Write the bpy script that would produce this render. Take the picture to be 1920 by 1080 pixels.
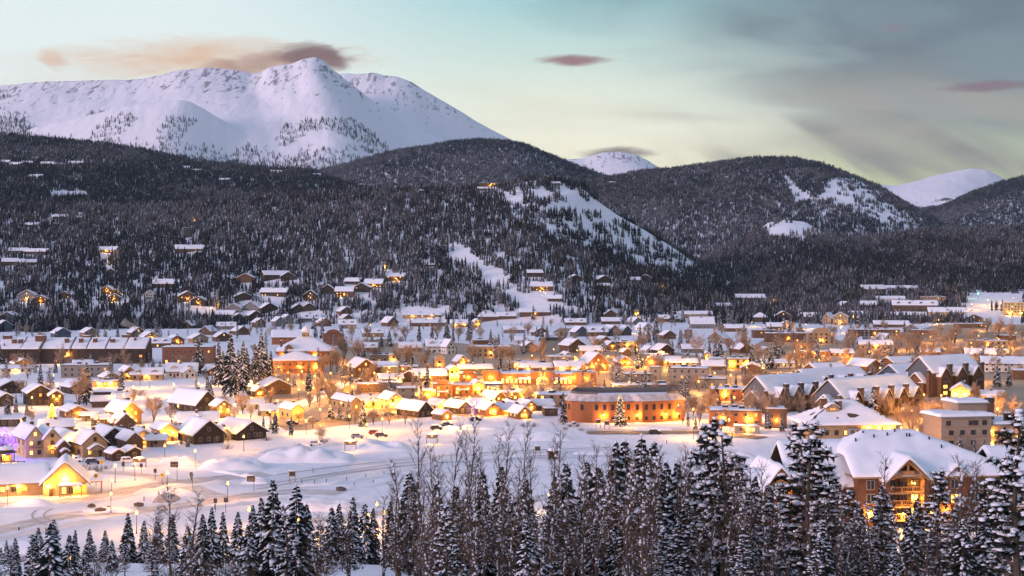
import bpy, math, random
import numpy as np
from mathutils import Vector, Matrix, noise as mnoise

for _o in list(bpy.data.objects):
    bpy.data.objects.remove(_o, do_unlink=True)
scene = bpy.context.scene
COL = scene.collection
R = math.radians
random.seed(7)
rng = np.random.default_rng(11)

# ------------------------------------------------------------------ camera
FPX, CAMZ, YH = 2637.0, 62.0, 500.0          # focal length in photo pixels, eye height (m), horizon row
cam_data = bpy.data.cameras.new('camera')
cam = bpy.data.objects.new('camera', cam_data)
COL.objects.link(cam)
cam.location = (0, 0, CAMZ)
cam.rotation_euler = (R(90), 0, 0)
cam_data.sensor_width = 36.0
cam_data.lens = FPX / 1920 * 36.0
cam_data.shift_y = -(540 - YH) / 1920
cam_data.clip_start = 1.0
cam_data.clip_end = 40000
scene.camera = cam

# ------------------------------------------------------------------ render look
scene.view_settings.view_transform = 'Standard'
scene.view_settings.look = 'None'
scene.view_settings.exposure = 0.12
scene.view_settings.gamma = 1.0
scene.render.engine = 'CYCLES'
scene.cycles.use_denoising = True
scene.cycles.use_adaptive_sampling = True
scene.cycles.adaptive_threshold = 0.02
scene.cycles.adaptive_min_samples = 12
scene.cycles.max_bounces = 4
scene.cycles.diffuse_bounces = 2
scene.cycles.glossy_bounces = 1
scene.cycles.transmission_bounces = 2
scene.cycles.volume_bounces = 0
scene.cycles.sample_clamp_indirect = 6.0
scene.cycles.caustics_reflective = False
scene.cycles.caustics_refractive = False


def lin(r, g, b):
    def f(c):
        c /= 255.0
        return c / 12.92 if c <= 0.04045 else ((c + 0.055) / 1.055) ** 2.4
    return (f(r), f(g), f(b), 1.0)


# ------------------------------------------------------------------ world: dusk sky
world = bpy.data.worlds.new('World')
scene.world = world
world.use_nodes = True
wt = world.node_tree
wt.nodes.clear()


class NB:
    """small node-building helper"""
    def __init__(s, tree):
        s.t = tree

    def node(s, typ, **kw):
        n = s.t.nodes.new(typ)
        for k, v in kw.items():
            setattr(n, k, v)
        return n

    def link(s, a, b):
        s.t.links.new(a, b)

    def put(s, sock, v):
        if isinstance(v, bpy.types.NodeSocket):
            s.link(v, sock)
        else:
            sock.default_value = v

    def math(s, op, a, b=0.0, c=None, clamp=False):
        n = s.node('ShaderNodeMath', operation=op, use_clamp=clamp)
        s.put(n.inputs[0], a)
        s.put(n.inputs[1], b)
        if c is not None:
            s.put(n.inputs[2], c)
        return n.outputs[0]

    def smooth(s, v, lo, hi):
        n = s.node('ShaderNodeMapRange', interpolation_type='SMOOTHSTEP')
        s.put(n.inputs['Value'], v)
        n.inputs['From Min'].default_value = lo
        n.inputs['From Max'].default_value = hi
        return n.outputs['Result']

    def mix(s, fac, a, b, blend='MIX'):
        n = s.node('ShaderNodeMix', data_type='RGBA', blend_type=blend)
        s.put(n.inputs[0], fac)
        s.put(n.inputs[6], a)
        s.put(n.inputs[7], b)
        return n.outputs[2]

    def ramp(s, fac, stops):
        n = s.node('ShaderNodeValToRGB')
        e = n.color_ramp.elements
        while len(e) < len(stops):
            e.new(0.5)
        for k, (p, c) in enumerate(stops):
            e[k].position = p
            e[k].color = c
        s.put(n.inputs[0], fac)
        return n.outputs[0]

    def noise(s, vec, scale, detail=3.0, rough=0.5, dist=0.0):
        n = s.node('ShaderNodeTexNoise')
        if vec is not None:
            s.link(vec, n.inputs['Vector'])
        n.inputs['Scale'].default_value = scale
        n.inputs['Detail'].default_value = detail
        n.inputs['Roughness'].default_value = rough
        n.inputs['Distortion'].default_value = dist
        return n.outputs[0]

    def comb(s, x, y, z):
        n = s.node('ShaderNodeCombineXYZ')
        s.put(n.inputs[0], x)
        s.put(n.inputs[1], y)
        s.put(n.inputs[2], z)
        return n.outputs[0]


SUN_EL, SUN_AZ = 12.0, 238.0      # low pink first light, from behind the viewer
w = NB(wt)
tc = w.node('ShaderNodeTexCoord')
sep = w.node('ShaderNodeSeparateXYZ')
w.link(tc.outputs['Generated'], sep.inputs[0])
dx, dy, dz = sep.outputs
ady = w.math('MAXIMUM', w.math('ABSOLUTE', dy), 0.02)
hor = w.math('SQRT', w.math('ADD', w.math('MULTIPLY', dx, dx), w.math('MULTIPLY', dy, dy)))
tanv = w.math('DIVIDE', dz, w.math('MAXIMUM', hor, 0.001))
uu = w.math('DIVIDE', dx, ady)
vv = w.math('DIVIDE', dz, ady)
# height gradient: cream above the horizon, pale cyan, then blue-grey overhead
e01 = w.math('MULTIPLY', w.math('ARCTANGENT', tanv), 2 / math.pi, clamp=True)
grad = w.ramp(e01, [(0.0, lin(250, 236, 186)), (0.050, lin(255, 247, 216)), (0.078, lin(232, 238, 218)),
                    (0.12, lin(162, 208, 210)), (0.20, lin(150, 194, 208)), (0.38, lin(170, 184, 218)), (1.0, lin(182, 186, 224))])
# slow warm tint towards the far side of the valley on the left of the peak
warm = w.math('MULTIPLY', w.smooth(w.math('MULTIPLY', dx, -1.0), 0.08, 0.34), w.smooth(w.math('MULTIPLY', tanv, -1.0), -0.165, -0.10))
grad = w.mix(w.math('MULTIPLY', warm, 0.62), grad, lin(252, 226, 186))
pale = w.math('MULTIPLY', w.smooth(w.math('MULTIPLY', dx, -1.0), -0.04, 0.24), w.smooth(w.math('MULTIPLY', tanv, -1.0), -0.30, -0.18))
grad = w.mix(w.math('MULTIPLY', pale, 0.85), grad, lin(238, 246, 244))
# streaky cloud noise, wider than tall
svec = w.comb(w.math('MULTIPLY', uu, 3.2), w.math('MULTIPLY', vv, 15.0), 0.0)
sn = w.noise(svec, 1.7, 3.0, 0.5, 0.6)
sn2 = w.noise(w.comb(w.math('MULTIPLY', uu, 6.0), w.math('ADD', w.math('MULTIPLY', vv, 22.0), w.math('MULTIPLY', uu, 9.0)), 3.3), 1.3, 2.0, 0.45, 0.4)
gsrc = w.math('ADD', w.math('ADD', dx, w.math('MULTIPLY', dz, 1.05)), w.math('MULTIPLY', w.math('SUBTRACT', sn, 0.5), 0.16))
gm = w.smooth(gsrc, 0.17, 0.43)
gm = w.math('MULTIPLY', gm, w.math('SUBTRACT', 1.0, w.math('MULTIPLY', w.smooth(e01, 0.16, 0.5), 0.85)))
grad = w.mix(w.math('MULTIPLY', gm, 0.92), grad, lin(108, 120, 126))
strk = w.math('MULTIPLY', w.smooth(sn, 0.42, 0.66), gm)
grad = w.mix(w.math('MULTIPLY', strk, 0.5), grad, lin(90, 98, 102))
yel = w.math('MULTIPLY', w.smooth(dx, 0.08, 0.26), w.smooth(w.math('MULTIPLY', tanv, -1.0), -0.115, -0.05))
grad = w.mix(w.math('MULTIPLY', yel, 0.85), grad, lin(212, 214, 150))
band = w.math('MULTIPLY', w.smooth(sn2, 0.40, 0.74), w.math('MULTIPLY', w.smooth(dx, 0.05, 0.22), w.smooth(w.math('MULTIPLY', tanv, -1.0), -0.17, -0.07)))
grad = w.mix(w.math('MULTIPLY', band, 0.95), grad, lin(132, 124, 114))
hz = w.math('MULTIPLY', w.smooth(sn, 0.46, 0.64), w.smooth(w.math('MULTIPLY', w.math('ABSOLUTE', w.math('SUBTRACT', tanv, 0.105)), -1.0), -0.045, -0.01))
grad = w.mix(w.math('MULTIPLY', hz, 0.30), grad, lin(214, 200, 176))


wisp = w.noise(w.comb(w.math('MULTIPLY', uu, 22.0), w.math('MULTIPLY', vv, 85.0), 1.0), 1.0, 5.0, 0.6, 1.2)


def lens_cloud(col, px, py, a, b, colour, tilt=0.0, strength=0.9, lo=0.35, hi=1.05, flat=0.0, wob=0.25):
    """a soft lens-shaped cloud in the direction of a photo point; a, b are its half sizes"""
    u0, v0 = (px - 960) / FPX, (YH - py) / FPX
    du = w.math('SUBTRACT', uu, u0)
    dv = w.math('SUBTRACT', vv, v0)
    dv = w.math('ADD', dv, w.math('MULTIPLY', du, tilt))
    up = w.math('GREATER_THAN', dv, 0.0)
    bb = w.math('ADD', b / FPX, w.math('MULTIPLY', up, flat * b / FPX))
    q = w.math('ADD', w.math('POWER', w.math('ABSOLUTE', w.math('DIVIDE', du, a / FPX)), 1.25),
               w.math('POWER', w.math('ABSOLUTE', w.math('DIVIDE', dv, bb)), 1.6))
    q = w.math('ADD', q, w.math('MULTIPLY', w.math('SUBTRACT', wisp, 0.5), wob * 4.0))
    m = w.smooth(w.math('MULTIPLY', q, -1.0), -hi, -lo)
    m = w.math('MULTIPLY', m, w.math('GREATER_THAN', dy, 0.0))
    return w.mix(w.math('MULTIPLY', m, strength), col, colour)


grad = lens_cloud(grad, 1072, 113, 92, 15, lin(150, 104, 98), strength=0.95, lo=0.2, hi=1.0)
grad = lens_cloud(grad, 370, 112, 380, 56, lin(226, 184, 144), strength=0.85, lo=-0.2, hi=1.1, wob=0.3)
grad = lens_cloud(grad, 500, 116, 190, 32, lin(172, 128, 106), strength=0.85, lo=0.0, hi=1.05, tilt=-0.10, wob=.4)
grad = lens_cloud(grad, 585, 108, 88, 34, lin(128, 94, 86), strength=0.95, lo=0.2, hi=1.05, tilt=0.05)
grad = lens_cloud(grad, 622, 108, 42, 26, lin(132, 96, 90), strength=0.92, lo=0.2, hi=1.0, tilt=0.55)
grad = lens_cloud(grad, 98, 112, 40, 22, lin(224, 186, 156), strength=0.75, lo=0.1, hi=1.1, tilt=0.25)
grad = lens_cloud(grad, 1850, 162, 120, 14, lin(128, 98, 98), strength=0.95, lo=0.1, hi=1.1, tilt=-0.06)
grad = lens_cloud(grad, 1675, 52, 46, 12, lin(132, 122, 124), strength=0.7, lo=0.1, hi=1.1)
grad = lens_cloud(grad, 1158, 287, 96, 17, lin(134, 112, 96), strength=0.95, lo=0.15, hi=1.0)
below = w.smooth(dz, -0.10, 0.0)
grad = w.mix(below, lin(150, 155, 185), grad)
nish = w.node('ShaderNodeTexSky', sky_type='NISHITA')
nish.sun_disc = False
nish.sun_elevation = R(SUN_EL)
nish.sun_rotation = R(SUN_AZ)
nish.altitude = 2900
bg1 = w.node('ShaderNodeBackground')
w.link(grad, bg1.inputs[0])
bg1.inputs[1].default_value = 0.93
bg2 = w.node('ShaderNodeBackground')
w.link(nish.outputs[0], bg2.inputs[0])
bg2.inputs[1].default_value = 0.012
addb = w.node('ShaderNodeAddShader')
w.link(bg1.outputs[0], addb.inputs[0])
w.link(bg2.outputs[0], addb.inputs[1])
wout = w.node('ShaderNodeOutputWorld')
w.link(addb.outputs[0], wout.inputs[0])

# ------------------------------------------------------------------ sun: soft, low, pinkish
sd = bpy.data.lights.new('sun', 'SUN')
sun = bpy.data.objects.new('sun', sd)
COL.objects.link(sun)
sd.energy = 2.5
sd.angle = R(25)
sd.color = (1.0, 0.62, 0.66)
_az, _el = R(SUN_AZ), R(SUN_EL)
_to = Vector((math.sin(_az) * math.cos(_el), math.cos(_az) * math.cos(_el), math.sin(_el)))
sun.rotation_euler = (-_to).to_track_quat('-Z', 'Y').to_euler()


# ------------------------------------------------------------------ materials
MATS = {}


def mat(name, col, rough=0.8, var=0.12, scale=0.6, bump=0.0, bscale=4.0, metal=0.0, spec=0.3, stripe=None):
    """procedural surface: base colour broken up by noise, optional relief; stripe=(spacing,'z' or 'x') draws board joints as relief"""
    if name in MATS:
        return MATS[name]
    m = bpy.data.materials.new(name)
    m.use_nodes = True
    t = NB(m.node_tree)
    bsdf = m.node_tree.nodes['Principled BSDF']
    c = t.node('ShaderNodeTexCoord')
    n = t.noise(c.outputs['Object'], scale, 4.0, 0.6)
    lo = tuple(max(0, x * (1 - var)) for x in col[:3]) + (1,)
    hi = tuple(min(1, x * (1 + var)) for x in col[:3]) + (1,)
    t.link(t.ramp(n, [(0.3, lo), (0.7, hi)]), bsdf.inputs['Base Color'])
    bsdf.inputs['Roughness'].default_value = rough
    bsdf.inputs['Metallic'].default_value = metal
    bsdf.inputs['Specular IOR Level'].default_value = spec
    hgt = None
    if bump:
        hgt = t.noise(c.outputs['Object'], bscale, 4.0, 0.6)
    if stripe:
        wv = t.node('ShaderNodeTexWave', bands_direction='Z' if stripe[1] == 'z' else 'X', wave_profile='SAW')
        t.link(c.outputs['Object'], wv.inputs[0])
        wv.inputs['Scale'].default_value = 0.05 * 20 / (stripe[0] * 20) * 0.314
        hgt = wv.outputs['Fac'] if hgt is None else t.math('ADD', hgt, wv.outputs['Fac'])
        bump = bump or 0.4
    if hgt is not None:
        b = t.node('ShaderNodeBump')
        b.inputs['Strength'].default_value = bump
        b.inputs['Distance'].default_value = 0.1
        t.link(hgt, b.inputs['Height'])
        t.link(b.outputs[0], bsdf.inputs['Normal'])
    MATS[name] = m
    return m


def emit(name, col, strength):
    if name in MATS:
        return MATS[name]
    m = bpy.data.materials.new(name)
    m.use_nodes = True
    t = NB(m.node_tree)
    bsdf = m.node_tree.nodes['Principled BSDF']
    bsdf.inputs['Base Color'].default_value = (*col[:3], 1)
    c = t.node('ShaderNodeTexCoord')
    n = t.noise(c.outputs['Object'], 2.2, 2.0, 0.5)
    lo = tuple(x * 0.55 for x in col[:3]) + (1,)
    t.link(t.ramp(n, [(0.3, lo), (0.65, (*col[:3], 1))]), bsdf.inputs['Emission Color'])
    bsdf.inputs['Emission Strength'].default_value = strength
    bsdf.inputs['Roughness'].default_value = 0.4
    MATS[name] = m
    return m


SNOW = mat('snow', (0.84, 0.86, 0.93), 0.75, 0.03, 0.25, 0.25, 1.6, spec=0.2)
SNOWT = mat('snow_on_branches', (0.78, 0.80, 0.87), 0.8, 0.05, 0.8, spec=0.15)
NEEDLE = mat('conifer_needles', (0.030, 0.036, 0.030), 0.9, 0.45, 1.4, spec=0.1)
BARK = mat('bark', (0.10, 0.075, 0.06), 0.95, 0.3, 2.0, spec=0.1)
TWIG = mat('frosted_twigs', (0.42, 0.30, 0.21), 0.9, 0.3, 0.7, spec=0.1)
ASPEN = mat('aspen_bark', (0.115, 0.080, 0.060), 0.9, 0.35, 1.2, spec=0.1)


def new_mesh(name, verts, faces, mats=None, idx=None, smooth=False):
    me = bpy.data.meshes.new(name)
    me.from_pydata([tuple(v) for v in verts], [], faces)
    for m in (mats or []):
        me.materials.append(m)
    if idx is not None:
        me.polygons.foreach_set('material_index', np.asarray(idx, dtype=np.int32))
    if smooth:
        me.polygons.foreach_set('use_smooth', np.ones(len(me.polygons), dtype=bool))
    me.update()
    return me


def link(name, me, parent=None, loc=(0, 0, 0), rot=(0, 0, 0), scale=(1, 1, 1)):
    o = bpy.data.objects.new(name, me)
    COL.objects.link(o)
    o.location, o.rotation_euler, o.scale = loc, rot, scale
    if parent is not None:
        o.parent = parent
    return o


def tag(o, label=None, cat=None, group=None, kind=None):
    if label:
        o['label'] = label
    if cat:
        o['category'] = cat
    if group:
        o['group'] = group
    if kind:
        o['kind'] = kind
    return o


def copy_tree(o, parent=None):
    c = o.copy()
    COL.objects.link(c)
    c.parent = parent
    for ch in o.children:
        copy_tree(ch, c)
    return c


# ------------------------------------------------------------------ terrain height
def _hash(ix, iy, seed):
    h = (ix.astype(np.int64) * 374761393 + iy.astype(np.int64) * 668265263 + seed * 974711) & 0xFFFFFFFF
    h = ((h ^ (h >> 13)) * 1274126177) & 0xFFFFFFFF
    return ((h ^ (h >> 16)) & 0xFFFF) / 65535.0


def vnoise(x, y, seed=0):
    ix, iy = np.floor(x), np.floor(y)
    fx, fy = x - ix, y - iy
    fx = fx * fx * (3 - 2 * fx)
    fy = fy * fy * (3 - 2 * fy)
    a, b = _hash(ix, iy, seed), _hash(ix + 1, iy, seed)
    c, d = _hash(ix, iy + 1, seed), _hash(ix + 1, iy + 1, seed)
    return (a * (1 - fx) + b * fx) * (1 - fy) + (c * (1 - fx) + d * fx) * fy - 0.5


def fbm(x, y, seed=0, octv=4):
    s, a, f = 0.0, 1.0, 1.0
    for k in range(octv):
        s = s + a * vnoise(x * f, y * f, seed + k * 17)
        a *= 0.5
        f *= 2.03
    return s


def smst(a, b, x):
    t = np.clip((x - a) / (b - a), 0, 1)
    return t * t * (3 - 2 * t)


# skyline points in photo pixels, crest distance, width of the near and far slope, slope shape
RIDGES = [
    dict(n='peak', Y0=6900, Wf=3000, Wb=2500, p=1.15, rough=38, pr=[(-700, 200), (-300, 176), (0, 160), (80, 152), (160, 150), (260, 148), (300, 141), (335, 131),
         (352, 130), (385, 126), (420, 128), (450, 131), (470, 137), (490, 135), (505, 125), (545, 119), (572, 109), (590, 106), (605, 112), (625, 130),
         (650, 150), (700, 190), (760, 232), (820, 256), (880, 276), (960, 310), (1100, 380), (1300, 450), (2600, 500)]),
    dict(n='shoulder', Y0=7700, Wf=2300, Wb=2500, p=1.1, rough=34, pr=[(-700, 300), (500, 160), (600, 140), (650, 136), (670, 138), (700, 135), (720, 140), (745, 143), (770, 152),
         (800, 171), (850, 200), (900, 231), (950, 257), (975, 268), (1010, 282), (1050, 305), (1120, 345), (1300, 440), (2600, 500)]),
    dict(n='spur', Y0=5750, Wf=1500, Wb=900, p=1.0, rough=22, pr=[(-700, 260), (0, 262), (60, 240), (120, 226), (190, 210), (250, 196), (310, 189), (335, 187), (345, 187), (356, 190), (385, 205), (440, 240),
         (500, 268), (560, 290), (640, 318), (720, 350), (900, 420), (2600, 500)]),
    dict(n='blue', Y0=4700, Wf=1700, Wb=900, p=0.85, rough=18, pr=[(-700, 300), (0, 300), (300, 305), (480, 312), (600, 322), (680, 300), (740, 285), (800, 275), (850, 266), (890, 263), (930, 264), (980, 271),
         (1040, 295), (1100, 319), (1150, 335), (1250, 372), (1400, 430), (2600, 500)]),
    dict(n='woods', Y0=3200, Wf=1680, Wb=900, p=1.0, rough=14, pr=[(-900, 235), (-200, 245), (0, 255), (60, 259), (170, 268), (260, 282), (340, 297), (420, 311), (500, 322), (560, 320), (600, 330), (650, 348),
         (700, 358), (780, 385), (900, 420), (1100, 480), (1300, 520), (2600, 560)]),
    dict(n='knoll', Y0=2000, Wf=470, Wb=500, p=0.82, rough=6, pr=[(-900, 400), (300, 392), (500, 376), (650, 364), (760, 359), (850, 357), (890, 352), (920, 350), (960, 345), (985, 338), (1010, 336), (1050, 340),
         (1090, 350), (1120, 376), (1160, 404), (1200, 426), (1240, 450), (1290, 482), (1330, 510), (1400, 545), (1500, 570), (2600, 580)]),
    dict(n='round', Y0=4200, Wf=1500, Wb=1000, p=0.75, rough=16, pr=[(0, 520), (900, 440), (1000, 385), (1080, 348), (1130, 336), (1200, 323), (1260, 318), (1330, 309), (1400, 299), (1450, 297), (1490, 298), (1540, 308),
         (1600, 331), (1650, 352), (1700, 386), (1740, 410), (1780, 436), (1850, 470), (1950, 500), (2600, 540)]),
    dict(n='foothill', Y0=2650, Wf=1000, Wb=700, p=0.9, rough=9, pr=[(0, 560), (1150, 545), (1250, 522), (1330, 484), (1400, 446), (1440, 418), (1470, 412), (1510, 416), (1550, 440), (1600, 455), (1640, 447), (1740, 434),
         (1850, 432), (1950, 430), (2600, 410)]),
    dict(n='east', Y0=5300, Wf=1500, Wb=900, p=0.85, rough=14, pr=[(0, 560), (1550, 480), (1650, 440), (1720, 403), (1760, 387), (1820, 362), (1880, 341), (1920, 331), (2100, 285), (2600, 240)]),
    dict(n='white', Y0=9600, Wf=2600, Wb=1500, p=0.9, rough=24, pr=[(0, 560), (1450, 400), (1600, 352), (1640, 345), (1680, 348), (1720, 339), (1750, 329), (1790, 320), (1820, 315), (1850, 318), (1880, 334), (1950, 365), (2200, 420), (2600, 450)]),
    dict(n='dome', Y0=11500, Wf=2400, Wb=1500, p=0.9, rough=18, pr=[(0, 560), (800, 330), (950, 305), (1040, 299), (1090, 297), (1110, 292), (1130, 286), (1160, 284), (1190, 289), (1215, 301), (1240, 317), (1300, 345), (1500, 400), (2600, 500)]),
]


def valley(X, Y):
    # near slope below the viewpoint, flat town floor, gentle rise beyond
    near = 60.2 - 0.2150 * Y
    far = 0.018 * np.clip(Y - 1650, 0, 2500)
    px = 960 + FPX * X / np.maximum(Y, 40)
    bump = 2.3 * np.exp(-((Y - 165) / 46.0) ** 2) * smst(-250, 40, px) * (1 - smst(690, 860, px))
    near = near + bump + 0.8 * fbm(X / 26.0, Y / 26.0, 5, 3) * smst(20, 60, Y)
    k = smst(236, 288, Y)
    z = near * (1 - k) + far * k
    z = np.where(Y < 0, 60.2 + 0 * Y, z)
    return z


def terr(X, Y, which=False):
    X = np.asarray(X, dtype=float)
    Y = np.asarray(Y, dtype=float)
    z = valley(X, Y)
    who = np.zeros(z.shape, dtype=int)
    if np.max(Y) < 1250:
        return (z, who) if which else z
    px = 960 + FPX * X / np.maximum(Y, 10)
    for k, r in enumerate(RIDGES):
        prx, pry = zip(*r['pr'])
        s = np.clip((r['Y0'] - Y) / r['Wf'], 0, 1)
        bend = px + 95.0 * np.minimum(s * 2.2, 1) * vnoise(X / 900.0, Y / 700.0, 200 + k) * 2
        sky = sum(np.interp(bend + o * np.minimum(s * 1.5, 1) * 60.0, prx, pry) for o in (-1, -.5, 0, .5, 1)) / 5.0
        zc = CAMZ + (YH - sky) * r['Y0'] / FPX
        sb = np.clip((Y - r['Y0']) / r['Wb'], 0, 1)
        sh = np.where(Y <= r['Y0'], (1 - s) ** r['p'], 1 - sb ** 1.5)
        soft = 1 - np.exp(-np.abs(r['Y0'] - Y) / (0.05 * r['Wf']))
        g = fbm(X / 420.0, Y / 700.0, 40 + k * 7, 5)
        gul = -np.abs(vnoise(bend / 46.0, Y / 1400.0, 90 + k)) * 1.1 + 0.3
        zz = zc * sh + r['rough'] * soft * np.sqrt(np.clip(sh, 0, 1)) * (g + 0.22 * gul)
        zz = zz + np.minimum(r['rough'], 24) * 0.12 * fbm(px / 9.0, Y / 300.0, 60 + k, 3) * np.clip(sh, 0, 1)
        inside = (Y > r['Y0'] - r['Wf']) & (Y < r['Y0'] + r['Wb'])
        zz = np.where(inside, zz, -1e6)
        who = np.where(zz > z, k + 1, who)
        z = np.maximum(z, zz)
    return (z, who) if which else z


def pix_to_ground(px, py, ymin=286.0, ymax=9000.0):
    """where the sight line through a photo point meets the ground: (X, Y, z)"""
    u, v = (px - 960) / FPX, (YH - py) / FPX
    ys = np.geomspace(ymin, ymax, 2500)
    zs = terr(u * ys, ys)
    hit = np.nonzero(zs >= CAMZ + v * ys)[0]
    k = hit[0] if len(hit) else len(ys) - 1
    Y = ys[k]
    return u * Y, Y, float(zs[k])


def flat(px, py):
    """town floor (z = 0) point seen at a photo pixel"""
    Y = FPX * CAMZ / (py - YH)
    return (px - 960) / FPX * Y, Y


def fan_mesh(name, ys, nt, tw, matl, off=320.0):
    ts = np.linspace(-tw, tw, nt)
    T, YY = np.meshgrid(ts, ys)
    XX = T * (np.maximum(YY, -200) + off)
    Z = terr(XX, YY)
    v = np.stack([XX.ravel(), YY.ravel(), Z.ravel()], 1)
    n0, n1 = len(ys), nt
    i = np.arange(n0 - 1)[:, None] * n1 + np.arange(n1 - 1)[None, :]
    f = np.stack([i, i + 1, i + n1 + 1, i + n1], -1).reshape(-1, 4)
    me = bpy.data.meshes.new(name)
    me.vertices.add(len(v))
    me.vertices.foreach_set('co', v.ravel())
    me.loops.add(f.size)
    me.loops.foreach_set('vertex_index', f.ravel().astype(np.int32))
    me.polygons.add(len(f))
    me.polygons.foreach_set('loop_start', np.arange(0, f.size, 4, dtype=np.int32))
    me.polygons.foreach_set('use_smooth', np.ones(len(f), dtype=bool))
    me.update(calc_edges=True)
    me.materials.append(matl)
    return link(name, me)


def ground_material():
    m = bpy.data.materials.new('ground_snow')
    m.use_nodes = True
    t = NB(m.node_tree)
    bsdf = m.node_tree.nodes['Principled BSDF']
    c = t.node('ShaderNodeTexCoord').outputs['Object']
    n1 = t.noise(c, 0.02, 5.0, 0.6)
    t.link(t.ramp(n1, [(0.3, (0.80, 0.82, 0.90, 1)), (0.7, (0.87, 0.89, 0.95, 1))]), bsdf.inputs['Base Color'])
    bsdf.inputs['Roughness'].default_value = 0.75
    bsdf.inputs['Specular IOR Level'].default_value = 0.2
    h = t.math('ADD', t.noise(c, 0.22, 5.0, 0.65), t.math('MULTIPLY', t.noise(c, 0.045, 3.0, 0.5), 2.0))
    b = t.node('ShaderNodeBump')
    b.inputs['Strength'].default_value = 0.55
    b.inputs['Distance'].default_value = 1.6
    t.link(h, b.inputs['Height'])
    t.link(b.outputs[0], bsdf.inputs['Normal'])
    return m


def mountain_material():
    """wind-packed snow with rock showing through on the steep crest"""
    m = bpy.data.materials.new('mountain_snow_and_rock')
    m.use_nodes = True
    t = NB(m.node_tree)
    bsdf = m.node_tree.nodes['Principled BSDF']
    c = t.node('ShaderNodeTexCoord').outputs['Object']
    mp = t.node('ShaderNodeMapping')
    mp.inputs['Scale'].default_value = (1.7, 0.35, 0.75)
    t.link(c, mp.inputs[0])
    n = t.noise(mp.outputs[0], 0.018, 7.0, 0.72, 0.4)
    big = t.noise(c, 0.0016, 3.0, 0.5)
    sp = t.node('ShaderNodeSeparateXYZ')
    t.link(c, sp.inputs[0])
    hi = t.smooth(sp.outputs[2], 680.0, 1000.0)
    thr = t.math('ADD', t.math('MULTIPLY', hi, 0.11), t.math('MULTIPLY', big, 0.14))
    rock = t.smooth(t.math('ADD', n, thr), 0.70, 0.775)
    base = t.mix(t.math('MULTIPLY', rock, 0.72), (0.83, 0.84, 0.90, 1), (0.10, 0.09, 0.095, 1))
    wn = t.noise(c, 0.010, 5.0, 0.7)
    low = t.smooth(t.math('ADD', t.math('MULTIPLY', sp.outputs[2], -1.0), t.math('MULTIPLY', t.math('SUBTRACT', wn, 0.5), 420.0)), -455.0, -405.0)
    t.link(t.mix(low, base, (0.045, 0.055, 0.065, 1)), bsdf.inputs['Base Color'])
    bsdf.inputs['Roughness'].default_value = 0.8
    bsdf.inputs['Specular IOR Level'].default_value = 0.15
    b = t.node('ShaderNodeBump')
    b.inputs['Strength'].default_value = 0.5
    b.inputs['Distance'].default_value = 14.0
    t.link(t.noise(mp.outputs[0], 0.011, 6.0, 0.65), b.inputs['Height'])
    t.link(b.outputs[0], bsdf.inputs['Normal'])
    return m


GROUND = ground_material()
MOUNT = mountain_material()
ys_near = np.concatenate([np.linspace(-180, 60, 14), np.linspace(66, 300, 72), np.geomspace(304, 1300, 60)])
ys_mid = np.geomspace(1300, 5000, 190)
ys_far = np.geomspace(5000, 13500, 230)
tag(fan_mesh('ground', ys_near, 330, 0.62, GROUND), 'snow covered valley floor and near slope', 'ground', kind='structure')
tag(fan_mesh('hills', ys_mid, 420, 0.52, GROUND), 'snowy forest floor of the wooded hills', 'hills', kind='structure')
tag(fan_mesh('mountain', ys_far, 620, 0.52, MOUNT), 'snow covered mountain range with rocky crest', 'mountain', kind='structure')

# ------------------------------------------------------------------ far forest
def tri_cone(V, Fc, I, cx, cy, z0, z1, r, n, rnd, snowp):
    """ragged tier of a small conifer: separate boughs round a tip"""
    tip = len(V)
    V.append((cx + rnd.uniform(-.05, .05), cy + rnd.uniform(-.05, .05), z1))
    a0 = rnd.uniform(0, 6.28)
    ring = []
    for k in range(n * 2):
        rr = r * (rnd.uniform(0.85, 1.2) if k % 2 == 0 else rnd.uniform(0.45, 0.65))
        a = a0 + math.pi * k / n
        V.append((cx + rr * math.cos(a), cy + rr * math.sin(a), z0 - (0.12 * r if k % 2 == 0 else -0.15 * r)))
        ring.append(len(V) - 1)
    for k in range(n * 2):
        Fc.append((tip, ring[k], ring[(k + 1) % (2 * n)]))
        I.append(1 if rnd.random() < snowp else 0)


def clump_mesh(seed, ntree=4, spread=4.5, snowp=0.16, tone=0):
    rnd = random.Random(seed)
    V, Fc, I = [], [], []
    for t in range(ntree):
        rr, aa = spread * math.sqrt((t + rnd.random()) / ntree), t * 2.39996 + rnd.uniform(-.5, .5)
        cx, cy = rr * math.cos(aa), rr * math.sin(aa)
        h = rnd.choice((rnd.uniform(5, 9), rnd.uniform(9, 13), rnd.uniform(11, 16)))
        r = h * rnd.uniform(0.15, 0.215)
        tiers = 4
        for k in range(tiers):
            f0 = 0.10 + 0.80 * k / tiers
            f1 = min(1.0, f0 + 0.42)
            tri_cone(V, Fc, I, cx, cy, h * f0 if k else -3.0, h * f1, r * (1 - f0) ** 0.9, 3, rnd, snowp)
    return new_mesh('conifer_clump', V, Fc, [FARTONES[tone], FARSNOW], I)


FARSNOW = mat('frost_on_far_trees', (0.27, 0.30, 0.36), 0.9, 0.2, 0.5, spec=0.05)
FARTONES = [mat('far_spruce_needles', (0.024, 0.030, 0.036), 0.95, 0.4, 0.5, spec=0.05), mat('far_pine_needles', (0.052, 0.054, 0.058), 0.95, 0.4, 0.5, spec=0.05),
            mat('far_frosted_needles', (0.105, 0.108, 0.118), 0.95, 0.4, 0.5, spec=0.05)]


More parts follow.
